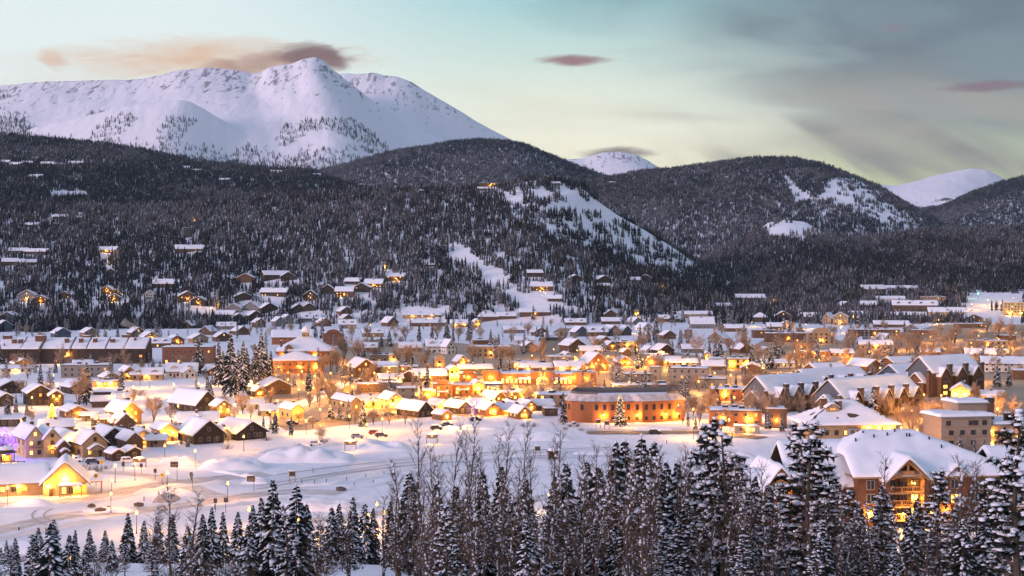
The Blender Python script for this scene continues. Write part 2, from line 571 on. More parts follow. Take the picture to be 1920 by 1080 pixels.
# open snow on the hills: polygons in photo pixels, share of trees kept, ridge names they belong to
def poly_mask(px, py, poly):
    inside = np.zeros(px.shape, dtype=bool)
    n = len(poly)
    j = n - 1
    for i in range(n):
        xi, yi = poly[i]
        xj, yj = poly[j]
        c = ((yi > py) != (yj > py)) & (px < (xj - xi) * (py - yi) / (yj - yi + 1e-9) + xi)
        inside ^= c
        j = i
    return inside


CLEAR = [
    (0.0, [(92, 360), (158, 358), (158, 369), (92, 371)], (1000, 4000)),
    (0.03, [(820, 456), (855, 460), (900, 484), (940, 512), (980, 545), (1020, 556), (1075, 574), (1080, 584), (970, 578), (935, 545), (890, 512), (845, 482)], (1000, 2600)),
    (0.02, [(1010, 362), (1060, 360), (1110, 370), (1145, 380), (1160, 392), (1175, 414), (1130, 416), (1080, 402), (1010, 392)], (1000, 2600)),
    (0.3, [(930, 362), (990, 352), (1070, 352), (1125, 372), (1030, 384), (990, 392), (950, 385)], (1000, 2600)),
    (0.34, [(1110, 402), (1170, 406), (1240, 448), (1315, 500), (1270, 520), (1200, 500), (1130, 450)], (1000, 2600)),
    (0.6, [(980, 390), (1110, 402), (1180, 480), (1080, 470), (1010, 430)], (1000, 2600)),
    (0.05, [(1466, 327), (1476, 330), (1505, 360), (1520, 370), (1540, 366), (1556, 340), (1575, 332), (1600, 338), (1570, 372), (1530, 378), (1490, 380)], (3000, 4400)),
    (0.10, [(1545, 345), (1570, 332), (1605, 336), (1655, 362), (1650, 378), (1600, 392), (1560, 384)], (3000, 4400)),
    (0.4, [(1570, 372), (1645, 372), (1700, 400), (1740, 455), (1700, 460), (1640, 410), (1590, 390)], (3000, 4400)),
    (0.25, [(1535, 393), (1550, 396), (1556, 425), (1545, 420)], (3000, 4400)),
    (0.05, [(1425, 414), (1480, 409), (1525, 419), (1556, 444), (1500, 450), (1440, 444)], (2200, 3000)),
    (0.25, [(1375, 448), (1410, 422), (1432, 414), (1440, 428), (1400, 446)], (2200, 3000)),
    (0.0, [(1745, 388), (1800, 363), (1800, 372), (1755, 392)], (4800, 5600)),
    (0.02, [(1810, 548), (1925, 548), (1925, 640), (1800, 600)], (1000, 2000)),
    (1.0, [(0, 540), (420, 520), (760, 530), (770, 560), (500, 600), (0, 610)], (1000, 2300)),
]
HOUSE_SPOTS = []       # (X, Y, radius) kept free of trees, filled by the hillside houses


def skyline_grid():
    """running maximum of the sight-line slope per pixel column, to drop trees no place near the camera could see"""
    pxs = np.arange(-160, 2084, 4.0)
    ys = np.geomspace(1200, 12000, 340)
    P, YY = np.meshgrid(pxs, ys)
    Z = terr((P - 960) / FPX * YY, YY)
    s = (Z - CAMZ) / YY
    run = np.maximum.accumulate(s, axis=0)
    return pxs, ys, run


def forest_points(y0, y1, spacing, seed):
    r = np.random.default_rng(seed)
    rows = np.arange(y0, y1, spacing)
    out = []
    for Y in rows:
        half = 0.43 * Y + 30
        n = int(2 * half / spacing)
        x = -half + (np.arange(n) + r.random(n)) * spacing
        out.append(np.stack([x, Y + (r.random(n) - 0.5) * spacing * 1.2], 1))
    return np.concatenate(out), r


def build_forests():
    pxs, ysg, run = skyline_grid()
    colls = []
    for cname, nt, spr in (('conifer_clumps', 11, 8.8), ('small_conifer_clumps', 3, 5.0)):
        cc = bpy.data.collections.new(cname)
        for k in range(7):
            cc.objects.link(bpy.data.objects.new('conifer_clump', clump_mesh(100 + k + nt * 10, nt, spr, (0.02, 0.04, 0.06, 0.06, 0.08, 0.08, 0.12)[k], (0, 0, 0, 1, 1, 2, 2)[k])))
        colls.append(cc)
    tot = 0
    spots = np.array(HOUSE_SPOTS) if HOUSE_SPOTS else np.zeros((0, 3))
    for name, y0, y1, sp, sc, seed, coll, lab in (
            ('hillside_forest', 1290, 2750, 11.4, 0.76, 3, colls[0], 'dense snowy conifer forest covering the lower hills behind town'),
            ('mountain_forest', 2750, 5400, 13.6, 0.78, 4, colls[0], 'dark conifer forest on the far wooded ridges'),
            ('treeline_forest', 4900, 6700, 17.0, 1.15, 5, colls[1], 'scattered conifers thinning out below the snowy peak')):
        pts, r = forest_points(y0, y1, sp, seed)
        X, Y = pts[:, 0], pts[:, 1]
        Z, who = terr(X, Y, True)
        px, py = 960 + FPX * X / Y, YH - FPX * (Z - CAMZ) / Y
        # visible?
        ci = np.clip(((px - pxs[0]) / 4).astype(int), 0, len(pxs) - 1)
        ri = np.clip(np.searchsorted(ysg, Y) - 2, 0, len(ysg) - 1)
        vis = (Z + 30 - CAMZ) / Y > run[ri, ci]
        dens = np.ones(len(X))
        # treeline on the big mountain
        nz = fbm(X / 260.0, Y / 260.0, 9, 4)
        nf = fbm(X / 60.0, Y / 60.0, 12, 3)
        line = np.interp(px, [-200, 0, 45, 70, 200, 420, 520, 600, 660, 720, 800, 900, 2000], [188, 196, 206, 262, 266, 280, 288, 278, 276, 294, 288, 286, 286])
        d = (py - line) + 30 * nz + 12 * nf
        tl = np.clip(0.06 + (d + 8) / 42.0, 0, 1)
        streak = (vnoise(X / 130.0, Y / 420.0, 77) > 0.19) & (py > line - 55)
        tl = np.where(streak & (tl < 0.75), np.maximum(tl, 0.62), tl)
        tl = np.where(py < line - 62, 0, tl)
        hi = Y > 5050
        dens = np.where(hi & ((who == 1) | (who == 2) | (who == 3)), tl, dens)
        # thin streaks on the round hill
        rs = fbm(px / 30.0, py / 42.0, 31, 3)
        dens = np.where((who == 7) & (rs > 0.42) & (px > 1500) & (py > 385), 0.3, dens)
        # clearings by noise on the lower hills
        gl = fbm(X / 90.0, Y / 130.0, 23, 3)
        dens = np.where((Y < 3300) & (gl > 0.66), 0.6, dens)
        for keep, poly, (ya, yb) in CLEAR:
            mm = poly_mask(px, py, poly) & (Y > ya) & (Y < yb)
            dens = np.where(mm, keep, dens)
        # valley floor stays open where the town is
        edge = np.interp(px, [-100, 0, 420, 520, 900, 1000, 1300, 1500, 1700, 1800, 2000], [1330, 1330, 1420, 1560, 1560, 1600, 1580, 1700, 1760, 2000, 2000]) + 110 * nf
        dens = np.where((who == 0) & (Y < edge), 0.0, dens)
        dens = np.where((Y > 6000) & (who > 3), 0, dens)
        high = (Y > 5050) & (who < 4)
        if name == 'treeline_forest':
            dens = np.where(high, dens, 0)
        else:
            dens = np.where(high, 0, dens)
        keepm = vis & (r.random(len(X)) < dens)
        for sx, sy, sr in spots:
            ahead = (np.abs(X - sx * (Y / sy)) < sr) & (Y < sy + sr * 0.5 + 6) & (Y > sy - sr * 1.1)
            keepm &= ~ahead
        X, Y, Z = X[keepm], Y[keepm], Z[keepm]
        n = len(X)
        tot += n
        me = bpy.data.meshes.new(name)
        me.vertices.add(n)
        me.vertices.foreach_set('co', np.stack([X, Y, Z], 1).ravel())
        for an, vals in (('size', (sc * (0.72 + 0.55 * r.random(n))).astype(np.float32)), ('turn', (r.random(n) * 6.283).astype(np.float32))):
            at = me.attributes.new(an, 'FLOAT', 'POINT')
            at.data.foreach_set('value', vals)
        stand = 3.0 + 4.6 * fbm(X / 170.0, Y / 240.0, 51, 3) + 1.6 * r.standard_normal(n)
        ai = me.attributes.new('kind_index', 'INT', 'POINT')
        ai.data.foreach_set('value', np.clip(np.round(stand), 0, 6).astype(np.int32))
        me.update()
        o = link(name, me)
        tag(o, lab, 'forest', kind='stuff')
        ng = bpy.data.node_groups.new(name, 'GeometryNodeTree')
        ng.interface.new_socket('Geometry', in_out='INPUT', socket_type='NodeSocketGeometry')
        ng.interface.new_socket('Geometry', in_out='OUTPUT', socket_type='NodeSocketGeometry')
        g = NB(ng)
        gi, go = g.node('NodeGroupInput'), g.node('NodeGroupOutput')
        ci_ = g.node('GeometryNodeCollectionInfo')
        ci_.inputs['Collection'].default_value = coll
        ci_.inputs['Separate Children'].default_value = True
        ci_.inputs['Reset Children'].default_value = True
        iop = g.node('GeometryNodeInstanceOnPoints')
        iop.inputs['Pick Instance'].default_value = True
        asz = g.node('GeometryNodeInputNamedAttribute', data_type='FLOAT')
        asz.inputs['Name'].default_value = 'size'
        atn = g.node('GeometryNodeInputNamedAttribute', data_type='FLOAT')
        atn.inputs['Name'].default_value = 'turn'
        g.link(gi.outputs[0], iop.inputs['Points'])
        g.link(ci_.outputs[0], iop.inputs['Instance'])
        aix = g.node('GeometryNodeInputNamedAttribute', data_type='INT')
        aix.inputs['Name'].default_value = 'kind_index'
        g.link(aix.outputs[0], iop.inputs['Instance Index'])
        g.link(g.comb(0.0, 0.0, atn.outputs[0]), iop.inputs['Rotation'])
        g.link(g.comb(asz.outputs[0], asz.outputs[0], asz.outputs[0]), iop.inputs['Scale'])
        g.link(iop.outputs[0], go.inputs[0])
        md = o.modifiers.new('trees', 'NODES')
        md.node_group = ng
    print('forest clumps', tot)

# ------------------------------------------------------------------ detailed trees
class MB:
    """collects faces for one mesh"""
    def __init__(s):
        s.v, s.f, s.m = [], [], []

    def face(s, pts, m=0):
        n = len(s.v)
        s.v.extend(pts)
        s.f.append(tuple(range(n, n + len(pts))))
        s.m.append(m)

    def box(s, x0, x1, y0, y1, z0, z1, m=0):
        n = len(s.v)
        s.v.extend([(x0, y0, z0), (x1, y0, z0), (x1, y1, z0), (x0, y1, z0), (x0, y0, z1), (x1, y0, z1), (x1, y1, z1), (x0, y1, z1)])
        for f in ((0, 3, 2, 1), (4, 5, 6, 7), (0, 1, 5, 4), (1, 2, 6, 5), (2, 3, 7, 6), (3, 0, 4, 7)):
            s.f.append(tuple(n + k for k in f))
            s.m.append(m)

    def tube(s, p0, p1, r0, r1, n=5, m=0, cap=False):
        p0, p1 = Vector(p0), Vector(p1)
        d = (p1 - p0)
        if d.length < 1e-6:
            return
        d.normalize()
        a = d.cross(Vector((0, 0, 1)) if abs(d.z) < 0.9 else Vector((1, 0, 0))).normalized()
        b = d.cross(a)
        i0 = len(s.v)
        for p, r in ((p0, r0), (p1, r1)):
            for k in range(n):
                t = 2 * math.pi * k / n
                s.v.append(tuple(p + a * (r * math.cos(t)) + b * (r * math.sin(t))))
        for k in range(n):
            k2 = (k + 1) % n
            s.f.append((i0 + k, i0 + k2, i0 + n + k2, i0 + n + k))
            s.m.append(m)
        if cap:
            s.f.append(tuple(i0 + n + k for k in range(n)))
            s.m.append(m)
            s.f.append(tuple(i0 + n - 1 - k for k in range(n)))
            s.m.append(m)

    def beam(s, p0, p1, w_, h_, m=0):
        """square timber between two points"""
        p0, p1 = Vector(p0), Vector(p1)
        d = (p1 - p0).normalized()
        a = d.cross(Vector((0, 0, 1)) if abs(d.z) < 0.95 else Vector((1, 0, 0))).normalized() * (w_ / 2)
        b = d.cross(a).normalized() * (h_ / 2)
        i0 = len(s.v)
        for p in (p0, p1):
            for q in (-a - b, a - b, a + b, -a + b):
                s.v.append(tuple(p + q))
        for f in ((0, 1, 5, 4), (1, 2, 6, 5), (2, 3, 7, 6), (3, 0, 4, 7), (3, 2, 1, 0), (4, 5, 6, 7)):
            s.f.append(tuple(i0 + k for k in f))
            s.m.append(m)

    def blob(s, c, rx, ry, rz, rnd, yaw=0.0, pitch=0.0, m=0, n=6):
        """lumpy rounded lump (two rings and two poles)"""
        i0 = len(s.v)
        mt = Matrix.Rotation(yaw, 3, 'Z') @ Matrix.Rotation(pitch, 3, 'Y')
        pts = [(0, 0, 1.0)]
        for zz, rr in ((0.55, 0.8), (-0.25, 0.95)):
            for k in range(n):
                a = 2 * math.pi * (k + (0.5 if zz < 0 else 0)) / n
                q = rr * rnd.uniform(0.75, 1.2)
                pts.append((q * math.cos(a), q * math.sin(a), zz * rnd.uniform(0.8, 1.2)))
        pts.append((0, 0, -0.55))
        for x, y, z in pts:
            p = mt @ Vector((x * rx, y * ry, z * rz))
            s.v.append((c[0] + p.x, c[1] + p.y, c[2] + p.z))
        for k in range(n):
            k2 = (k + 1) % n
            s.f.append((i0, i0 + 1 + k, i0 + 1 + k2))
            s.f.append((i0 + 1 + k, i0 + 1 + n + k, i0 + 1 + k2))
            s.f.append((i0 + 1 + k2, i0 + 1 + n + k, i0 + 1 + n + k2))
            s.f.append((i0 + 1 + n + k, i0 + 1 + 2 * n, i0 + 1 + n + k2))
            s.m.extend([m] * 4)

    def mesh(s, name, mats, smooth=False):
        return new_mesh(name, s.v, s.f, mats, s.m, smooth)


def spruce_template(seed, rmax=2.1, dense=1.0, snow=1.0, ragged=0.0):
    """10 m spruce: trunk, crown of drooping boughs made of needle sprays, snow lying on the boughs"""
    rnd = random.Random(seed)
    Ht = 10.0
    tr, cr, sn = MB(), MB(), MB()
    tr.tube((0, 0, -0.8), (0, 0, 5), 0.17, 0.11, 6)
    tr.tube((0, 0, 5), (0, 0, 9.9), 0.11, 0.015, 5)
    z = 0.7 + rnd.uniform(0, 0.4)
    while z < 9.75:
        f = z / Ht
        rad = rmax * (1 - f) ** 0.82 * (1 if f > 0.12 else 0.8) + 0.10
        nb = max(4, int((5 + 5 * (1 - f)) * dense))
        a0 = rnd.uniform(0, 6.28)
        for k in range(nb):
            if rnd.random() < ragged * 0.5:
                continue
            a = a0 + 6.283 * k / nb + rnd.uniform(-0.28, 0.28)
            L = rad * rnd.uniform(0.68, 1.12 + ragged * 0.4)
            ca, sa = math.cos(a), math.sin(a)
            droop = 0.38 * L * rnd.uniform(0.7, 1.3) * (0.5 + 0.8 * (1 - f))
            zz = z + rnd.uniform(-0.14, 0.14)

            def pt(t, side=0.0, dz=0.0):
                return (ca * L * t - sa * side, sa * L * t + ca * side, zz + 0.10 * L * math.sin(t * 2.2) - droop * t * t + dz)
            ns = 4 + int(L * 3.4)
            for q in range(ns):
                t0 = 0.18 + 0.75 * q / ns
                t1 = min(1.06, t0 + 0.42)
                wd = (0.16 + 0.12 * L) * (1.15 - 0.6 * t0)
                for sgn in (-1, 1):
                    sw = wd * rnd.uniform(0.7, 1.5) * sgn
                    cr.face([pt(t0), pt(t0 + 0.06, 0, 0.05), pt(t1, sw, -0.10 - 0.22 * rnd.random())], 0)
                cr.face([pt(t0, 0, 0.04), pt(t1, 0.08, 0.02), pt((t0 + t1) / 2, rnd.uniform(-.08, .08), -0.18 - 0.22 * rnd.random())], 0)
            if rnd.random() < 0.60 * snow and L > 0.22:
                c0 = rnd.uniform(0.52, 0.72)
                p = pt(c0, rnd.uniform(-.05, .05), 0.07)
                pitch = math.atan2(droop * 1.2, L)
                q_ = rnd.uniform(.6, 1.2) if rnd.random() < .7 else rnd.uniform(1.3, 1.9)
                sn.blob(p, (0.27 * L + 0.08) * q_, (0.10 + 0.07 * L) * q_, 0.06 + 0.045 * L * q_, rnd, a, pitch, 0, 5)
                if L > 0.9 and rnd.random() < 0.6:
                    sn.blob(pt(0.93, rnd.uniform(-.2, .2), 0.03), 0.17, 0.14, 0.085, rnd, a, pitch, 0, 5)
        z += rnd.uniform(0.27, 0.40) * (0.8 + 0.5 * (1 - f)) / math.sqrt(dense)
    sn.blob((0, 0, 9.85), 0.1, 0.1, 0.16, rnd, 0, 0, 0, 5)
    return tr.mesh('trunk', [BARK]), cr.mesh('crown', [NEEDLE]), sn.mesh('snow', [SNOWT], True)


def pine_template(seed):
    """10 m open lodgepole pine: irregular limbs ending in needle clumps under thick snow"""
    rnd = random.Random(seed)
    tr, cr, sn = MB(), MB(), MB()
    bx, by = rnd.uniform(-.3, .3), rnd.uniform(-.3, .3)
    tr.tube((0, 0, -0.8), (bx, by, 5), 0.17, 0.12, 6)
    tr.tube((bx, by, 5), (0, 0, 9.7), 0.12, 0.02, 5)
    for k in range(66):
        f = 0.14 + 0.86 * (k + rnd.random()) / 66
        z = 10 * f
        L = (2.0 * (1 - f) ** 0.6 + 0.2) * rnd.uniform(0.45, 1.15)
        a = rnd.uniform(0, 6.283)
        up = rnd.uniform(-0.15, 0.35)
        base = Vector((bx * (1 - abs(f - .5) * 2), by * (1 - abs(f - .5) * 2), z))
        end = base + Vector((math.cos(a) * L, math.sin(a) * L, up * L))
        tr.tube(base, end, 0.035, 0.015, 3)
        for q in range(2 if L < 0.8 else 3):
            c = base.lerp(end, 1.0 - 0.3 * q) + Vector((rnd.uniform(-.12, .12), rnd.uniform(-.12, .12), rnd.uniform(-.08, .08)))
            for j in range(17):
                d = Vector((rnd.gauss(0, 1), rnd.gauss(0, 1), rnd.gauss(0.1, 0.7))).normalized() * rnd.uniform(0.26, 0.46)
                s_ = Vector((-d.y, d.x, rnd.uniform(-.2, .2))).normalized() * 0.075
                cr.face([tuple(c - s_), tuple(c + s_), tuple(c + d)], 0)
            if rnd.random() < 0.76:
                sn.blob(c + Vector((0, 0, 0.12)), rnd.uniform(.13, .31), rnd.uniform(.12, .24), rnd.uniform(.07, .15), rnd, a, rnd.uniform(-.2, .3), 0, 6)
    sn.blob((0, 0, 9.85), 0.16, 0.16, 0.2, rnd, 0, 0, 0, 6)
    return tr.mesh('trunk', [BARK]), cr.mesh('crown', [NEEDLE]), sn.mesh('snow', [SNOWT], True)


def aspen_template(seed, lean=0.4):
    """10 m bare aspen: slender stem, ascending branches, fine twigs, pads of snow in the forks"""
    rnd = random.Random(seed)
    tr, cr, sn = MB(), MB(), MB()
    lx, ly = rnd.uniform(-lean, lean), rnd.uniform(-lean, lean)
    ph = rnd.uniform(0, 6)

    def stem(t):
        return Vector((lx * t * t * 2 + 0.13 * math.sin(t * 7 + ph), ly * t * t * 2 + 0.13 * math.cos(t * 6 + ph), -0.8 + 10.6 * t))
    N = 9
    for k in range(N):
        tr.tube(stem(k / N), stem((k + 1) / N), 0.135 * (1 - k / N) ** 0.9 + 0.012, 0.135 * (1 - (k + 1) / N) ** 0.9 + 0.012, 5)
    for k in range(46):
        t = 0.20 + 0.78 * (k + rnd.random()) / 46
        p = stem(t)
        a = rnd.uniform(0, 6.283)
        L = (0.5 + 2.2 * (1 - t) ** 0.7) * rnd.uniform(0.4, 1.0)
        d = Vector((math.cos(a) * 0.62, math.sin(a) * 0.62, rnd.uniform(0.45, 0.95))).normalized()
        q = p + d * L * 0.55
        e = q + (d + Vector((rnd.uniform(-.3, .3), rnd.uniform(-.3, .3), 0.35))).normalized() * L * 0.5
        r0 = 0.035 * (1 - t) + 0.014
        cr.tube(p, q, r0, r0 * 0.7, 3)
        cr.tube(q, e, r0 * 0.7, 0.008, 3)
        for j in range(5 + int(L * 4)):
            b = p.lerp(q, rnd.uniform(0.3, 1)) if rnd.random() < 0.5 else q.lerp(e, rnd.random())
            dd = (d + Vector((rnd.gauss(0, .6), rnd.gauss(0, .6), rnd.gauss(.15, .4)))).normalized()
            ln = rnd.uniform(0.2, 0.55)
            cr.tube(b, b + dd * ln, 0.011, 0.006, 3)
            if rnd.random() < 0.35:
                cr.tube(b + dd * ln * .6, b + dd * ln * .6 + Vector((dd.y, -dd.x, .3)) * 0.2, 0.009, 0.005, 3)
            if rnd.random() < 0.09:
                sn.blob(b + dd * ln * .5, 0.06, 0.05, 0.05, rnd, a, 0, 0, 4)
        if rnd.random() < 0.40:
            sn.blob(p + Vector((math.cos(a) * .08, math.sin(a) * .08, 0.08)), rnd.uniform(.07, .15), rnd.uniform(.06, .12), rnd.uniform(.08, .20), rnd, a, 0, 0, 5)
    for k in range(12):
        t = rnd.uniform(0.05, 0.6)
        p = stem(t)
        sn.blob(p + Vector((rnd.uniform(-.06, .06), -0.1, 0)), 0.07, 0.05, rnd.uniform(.1, .3), rnd, 0, 0, 0, 4)
    return tr.mesh('trunk', [ASPEN]), cr.mesh('crown', [ASPEN]), sn.mesh('snow', [SNOWT], True)


def broadleaf_template(seed, spread=0.9, levels=4):
    """10 m bare cottonwood: several ascending limbs from low down, rounded crown of fine frosted twigs"""
    rnd = random.Random(seed)
    tr, cr = MB(), MB()

    def twigs(p, q, d, n):
        for j in range(n):
            dd = (d * .6 + Vector((rnd.gauss(0, .6), rnd.gauss(0, .6), rnd.gauss(.12, .45)))).normalized()
            b = p.lerp(q, rnd.uniform(.1, 1))
            ln = rnd.uniform(.45, 1.05)
            e = b + dd * ln
            cr.tube(b, e, 0.024, 0.014, 3)
            f = b + dd * ln * .5
            cr.tube(f, f + (dd + Vector((rnd.gauss(0, .7), rnd.gauss(0, .7), .2))).normalized() * ln * .5, 0.018, 0.012, 3)

    def grow(p, d, L, r, lv):
        m = p + d * L * .5 + Vector((rnd.gauss(0, .04), rnd.gauss(0, .04), 0)) * L
        q = m + (d + Vector((rnd.gauss(0, .12), rnd.gauss(0, .12), .08))).normalized() * L * .5
        tgt = tr if lv >= 3 else cr
        tgt.tube(p, m, r, r * .82, 5 if lv >= 3 else 3)
        tgt.tube(m, q, r * .82, r * .62, 5 if lv >= 3 else 3)
        if lv <= 1:
            twigs(p, q, d, 5 if lv else 6)
        if lv == 0:
            return
        for k in range(3):
            a = rnd.uniform(0, 6.283)
            side = Vector((math.cos(a), math.sin(a), rnd.uniform(-.15, .35)))
            nd = (d * 0.9 + side * spread * rnd.uniform(.35, .85)).normalized()
            grow(p.lerp(q, rnd.uniform(.35, 1.0)), nd, L * rnd.uniform(.55, .8), r * .58, lv - 1)
    nl = rnd.choice((4, 5, 6))
    tr.tube((0, 0, -0.6), (0, 0, 0.9), 0.25, 0.2, 6)
    for k in range(nl):
        a = 6.283 * k / nl + rnd.uniform(-.5, .5)
        lean = rnd.uniform(.15, .62) * spread
        grow(Vector((0, 0, rnd.uniform(.3, 1.0))), Vector((math.cos(a) * lean, math.sin(a) * lean, 1)).normalized(), rnd.uniform(3.1, 4.3), 0.12, levels - 1)
    return tr.mesh('trunk', [ASPEN]), cr.mesh('crown', [TWIG]), None


def shrub_template(seed):
    """willow thicket: many thin stems from the ground, dusted with snow"""
    rnd = random.Random(seed)
    cr, sn = MB(), MB()
    for k in range(60):
        a, t = rnd.uniform(0, 6.283), rnd.uniform(0, .55)
        b = Vector((math.cos(a) * t * 2.2, math.sin(a) * t * 2.2, -0.2))
        d = Vector((math.cos(a) * t * 1.2 + rnd.gauss(0, .2), math.sin(a) * t * 1.2 + rnd.gauss(0, .2), 1)).normalized()
        L = rnd.uniform(1.4, 2.6)
        cr.tube(b, b + d * L, 0.028, 0.008, 3)
        for j in range(4):
            q = b + d * L * rnd.uniform(.4, .95)
            e = (d + Vector((rnd.gauss(0, .5), rnd.gauss(0, .5), .1))).normalized()
            cr.tube(q, q + e * rnd.uniform(.3, .6), 0.012, 0.006, 3)
        if rnd.random() < .5:
            sn.blob(b + d * L * rnd.uniform(.3, .9), .14, .12, .07, rnd, a, 0, 0, 4)
    return None, cr.mesh('stems', [ASPEN]), sn.mesh('snow', [SNOWT], True)


TREES = {}
for _k in range(4):
    TREES['spruce%d' % _k] = spruce_template(500 + _k, (1.75, 2.0, 1.55, 2.25)[_k], 1.0, (1.0, 0.9, 0.8, 1.1)[_k], (0.0, 0.1, 0.15, 0.05)[_k])
for _k in range(3):
    TREES['pine%d' % _k] = pine_template(530 + _k)
for _k in range(4):
    TREES['aspen%d' % _k] = aspen_template(560 + _k)
for _k in range(4):
    TREES['bare%d' % _k] = broadleaf_template(590 + _k, (0.9, 0.75, 1.05, 0.6)[_k], 4)
for _k in range(2):
    TREES['shrub%d' % _k] = shrub_template(610 + _k)
TREE_NAMES = {'spruce': 'spruce_tree', 'pine': 'pine_tree', 'aspen': 'aspen_tree', 'bare': 'cottonwood_tree', 'shrub': 'willow_shrub'}
TREE_XY = []
PLANTED = []


def plant(kind, X, Y, z, h, label, group, fat=1.0, rnd=random):
    """one tree standing at X, Y: an Empty at its foot, trunk, crown and the snow on the crown"""
    base = kind.rstrip('0123456789')
    tr, cr, sn = TREES[kind]
    s = h / (10.0 if base != 'shrub' else 2.6)
    root = link(TREE_NAMES[base], None, None, (X, Y, z), (0, 0, rnd.uniform(0, 6.283)), (s * fat, s * fat, s))
    tag(root, label, 'shrub' if base == 'shrub' else 'tree', group)
    if tr:
        link('trunk', tr, root)
    c = link('crown' if base != 'shrub' else 'stems', cr, root)
    if sn:
        link('snow', sn, c)['kind'] = 'stuff'
    TREE_XY.append((X, Y))
    PLANTED.append((root, base, X, Y, h))
    return root

# ------------------------------------------------------------------ building kit
WALLC = {
    'brown': (0.150, 0.085, 0.050), 'dark brown': (0.058, 0.042, 0.034), 'tan': (0.40, 0.285, 0.175), 'yellow': (0.58, 0.43, 0.20),
    'grey': (0.24, 0.235, 0.235), 'dark grey': (0.085, 0.085, 0.095), 'white': (0.68, 0.66, 0.63), 'red brick': (0.235, 0.098, 0.058),
    'orange brick': (0.34, 0.135, 0.058), 'blue-grey': (0.085, 0.11, 0.155), 'beige': (0.33, 0.245, 0.18), 'log': (0.19, 0.105, 0.055),
}


def wallmat(col):
    brick = 'brick' in col
    return mat('wall ' + col, WALLC[col], 0.85, 0.16, 1.2 if not brick else 2.5, 0.35, 9.0 if brick else 3.0, spec=0.2,
               stripe=None if brick else (0.25, 'z'))


ROOFM = mat('roof_boards', (0.085, 0.060, 0.045), 0.85, 0.25, 1.0)
TRIMM = mat('timber_trim', (0.30, 0.19, 0.105), 0.8, 0.2, 1.0)
DTRIM = mat('dark_trim', (0.075, 0.055, 0.045), 0.8, 0.2, 1.0)
WTRIM = mat('pale_trim', (0.30, 0.25, 0.20), 0.8, 0.1, 1.0)
GLASS = mat('window_glass', (0.018, 0.018, 0.022), 0.12, 0.2, 0.8, spec=0.6)
CHIM = mat('chimney_boards', (0.16, 0.085, 0.052), 0.9, 0.2, 1.5, 0.3, 5.0)
METAL = mat('dark_metal', (0.045, 0.045, 0.05), 0.5, 0.2, 2.0, metal=0.4)
LITW = emit('lit_window', (1.0, 0.55, 0.13), 3.0)
LITW2 = emit('dim_lit_window', (1.0, 0.42, 0.08), 1.2)
LAMPG = emit('lamp_glow', (1.0, 0.62, 0.16), 4.5)
DOORM = mat('door_paint', (0.11, 0.06, 0.04), 0.6, 0.2, 2.0)


def window_mesh(pane, trim):
    b = MB()
    for x0, x1, z0, z1 in ((-.5, -.41, 0, 1), (.41, .5, 0, 1), (-.41, .41, 0, .08), (-.41, .41, .92, 1), (-.04, .04, .08, .92)):
        b.box(x0, x1, -0.12, 0.0, z0, z1, 0)
    b.face([(-.41, -.05, .08), (.41, -.05, .08), (.41, -.05, .92), (-.41, -.05, .92)], 1)
    return b.mesh('window', [trim, pane])


WIN = {(p, t): window_mesh(pm, tm) for p, pm in (('lit', LITW), ('dim', LITW2), ('dark', GLASS)) for t, tm in (('w', WTRIM), ('d', DTRIM))}


def door_mesh():
    b = MB()
    for x0, x1, z0, z1 in ((-.5, -.4, 0, 1), (.4, .5, 0, 1), (-.4, .4, .93, 1)):
        b.box(x0, x1, -0.12, 0, z0, z1, 0)
    b.box(-.4, .4, -0.07, 0, 0, .93, 1)
    b.box(.25, .31, -0.13, -0.07, .42, .5, 2)
    return b.mesh('door', [WTRIM, DOORM, METAL])


DOOR = door_mesh()


def chimney_meshes():
    b = MB()
    b.box(-.5, .5, -.5, .5, 0, 1, 0)
    b.box(-.56, .56, -.56, .56, .92, 1.0, 1)
    b2 = MB()
    b2.blob((0, 0, .08), .62, .62, .22, random.Random(3), 0, 0, 0, 8)
    return b.mesh('chimney', [CHIM, DTRIM]), b2.mesh('chimney_snow', [SNOW], True)


CHIMNEY, CHIMSNOW = chimney_meshes()
POINTS = 0
LAMP_GAIN = 3.9


def point_light(parent, loc, watts, col=(1.0, 0.42, 0.055), size=0.25):
    global POINTS
    POINTS += 1
    watts = watts * LAMP_GAIN
    key = 'lamp_light_%d_%d' % (watts, int(col[1] * 1000))
    ld = bpy.data.lights.get(key)
    if ld is None:
        ld = bpy.data.lights.new(key, 'POINT')
        ld.energy, ld.color, ld.shadow_soft_size = watts, col, size
    o = bpy.data.objects.new('lamp_light', ld)
    COL.objects.link(o)
    o.parent = parent
    o.location = loc
    return o


BUILDINGS = []      # dicts: root, X, Y, desc, cat


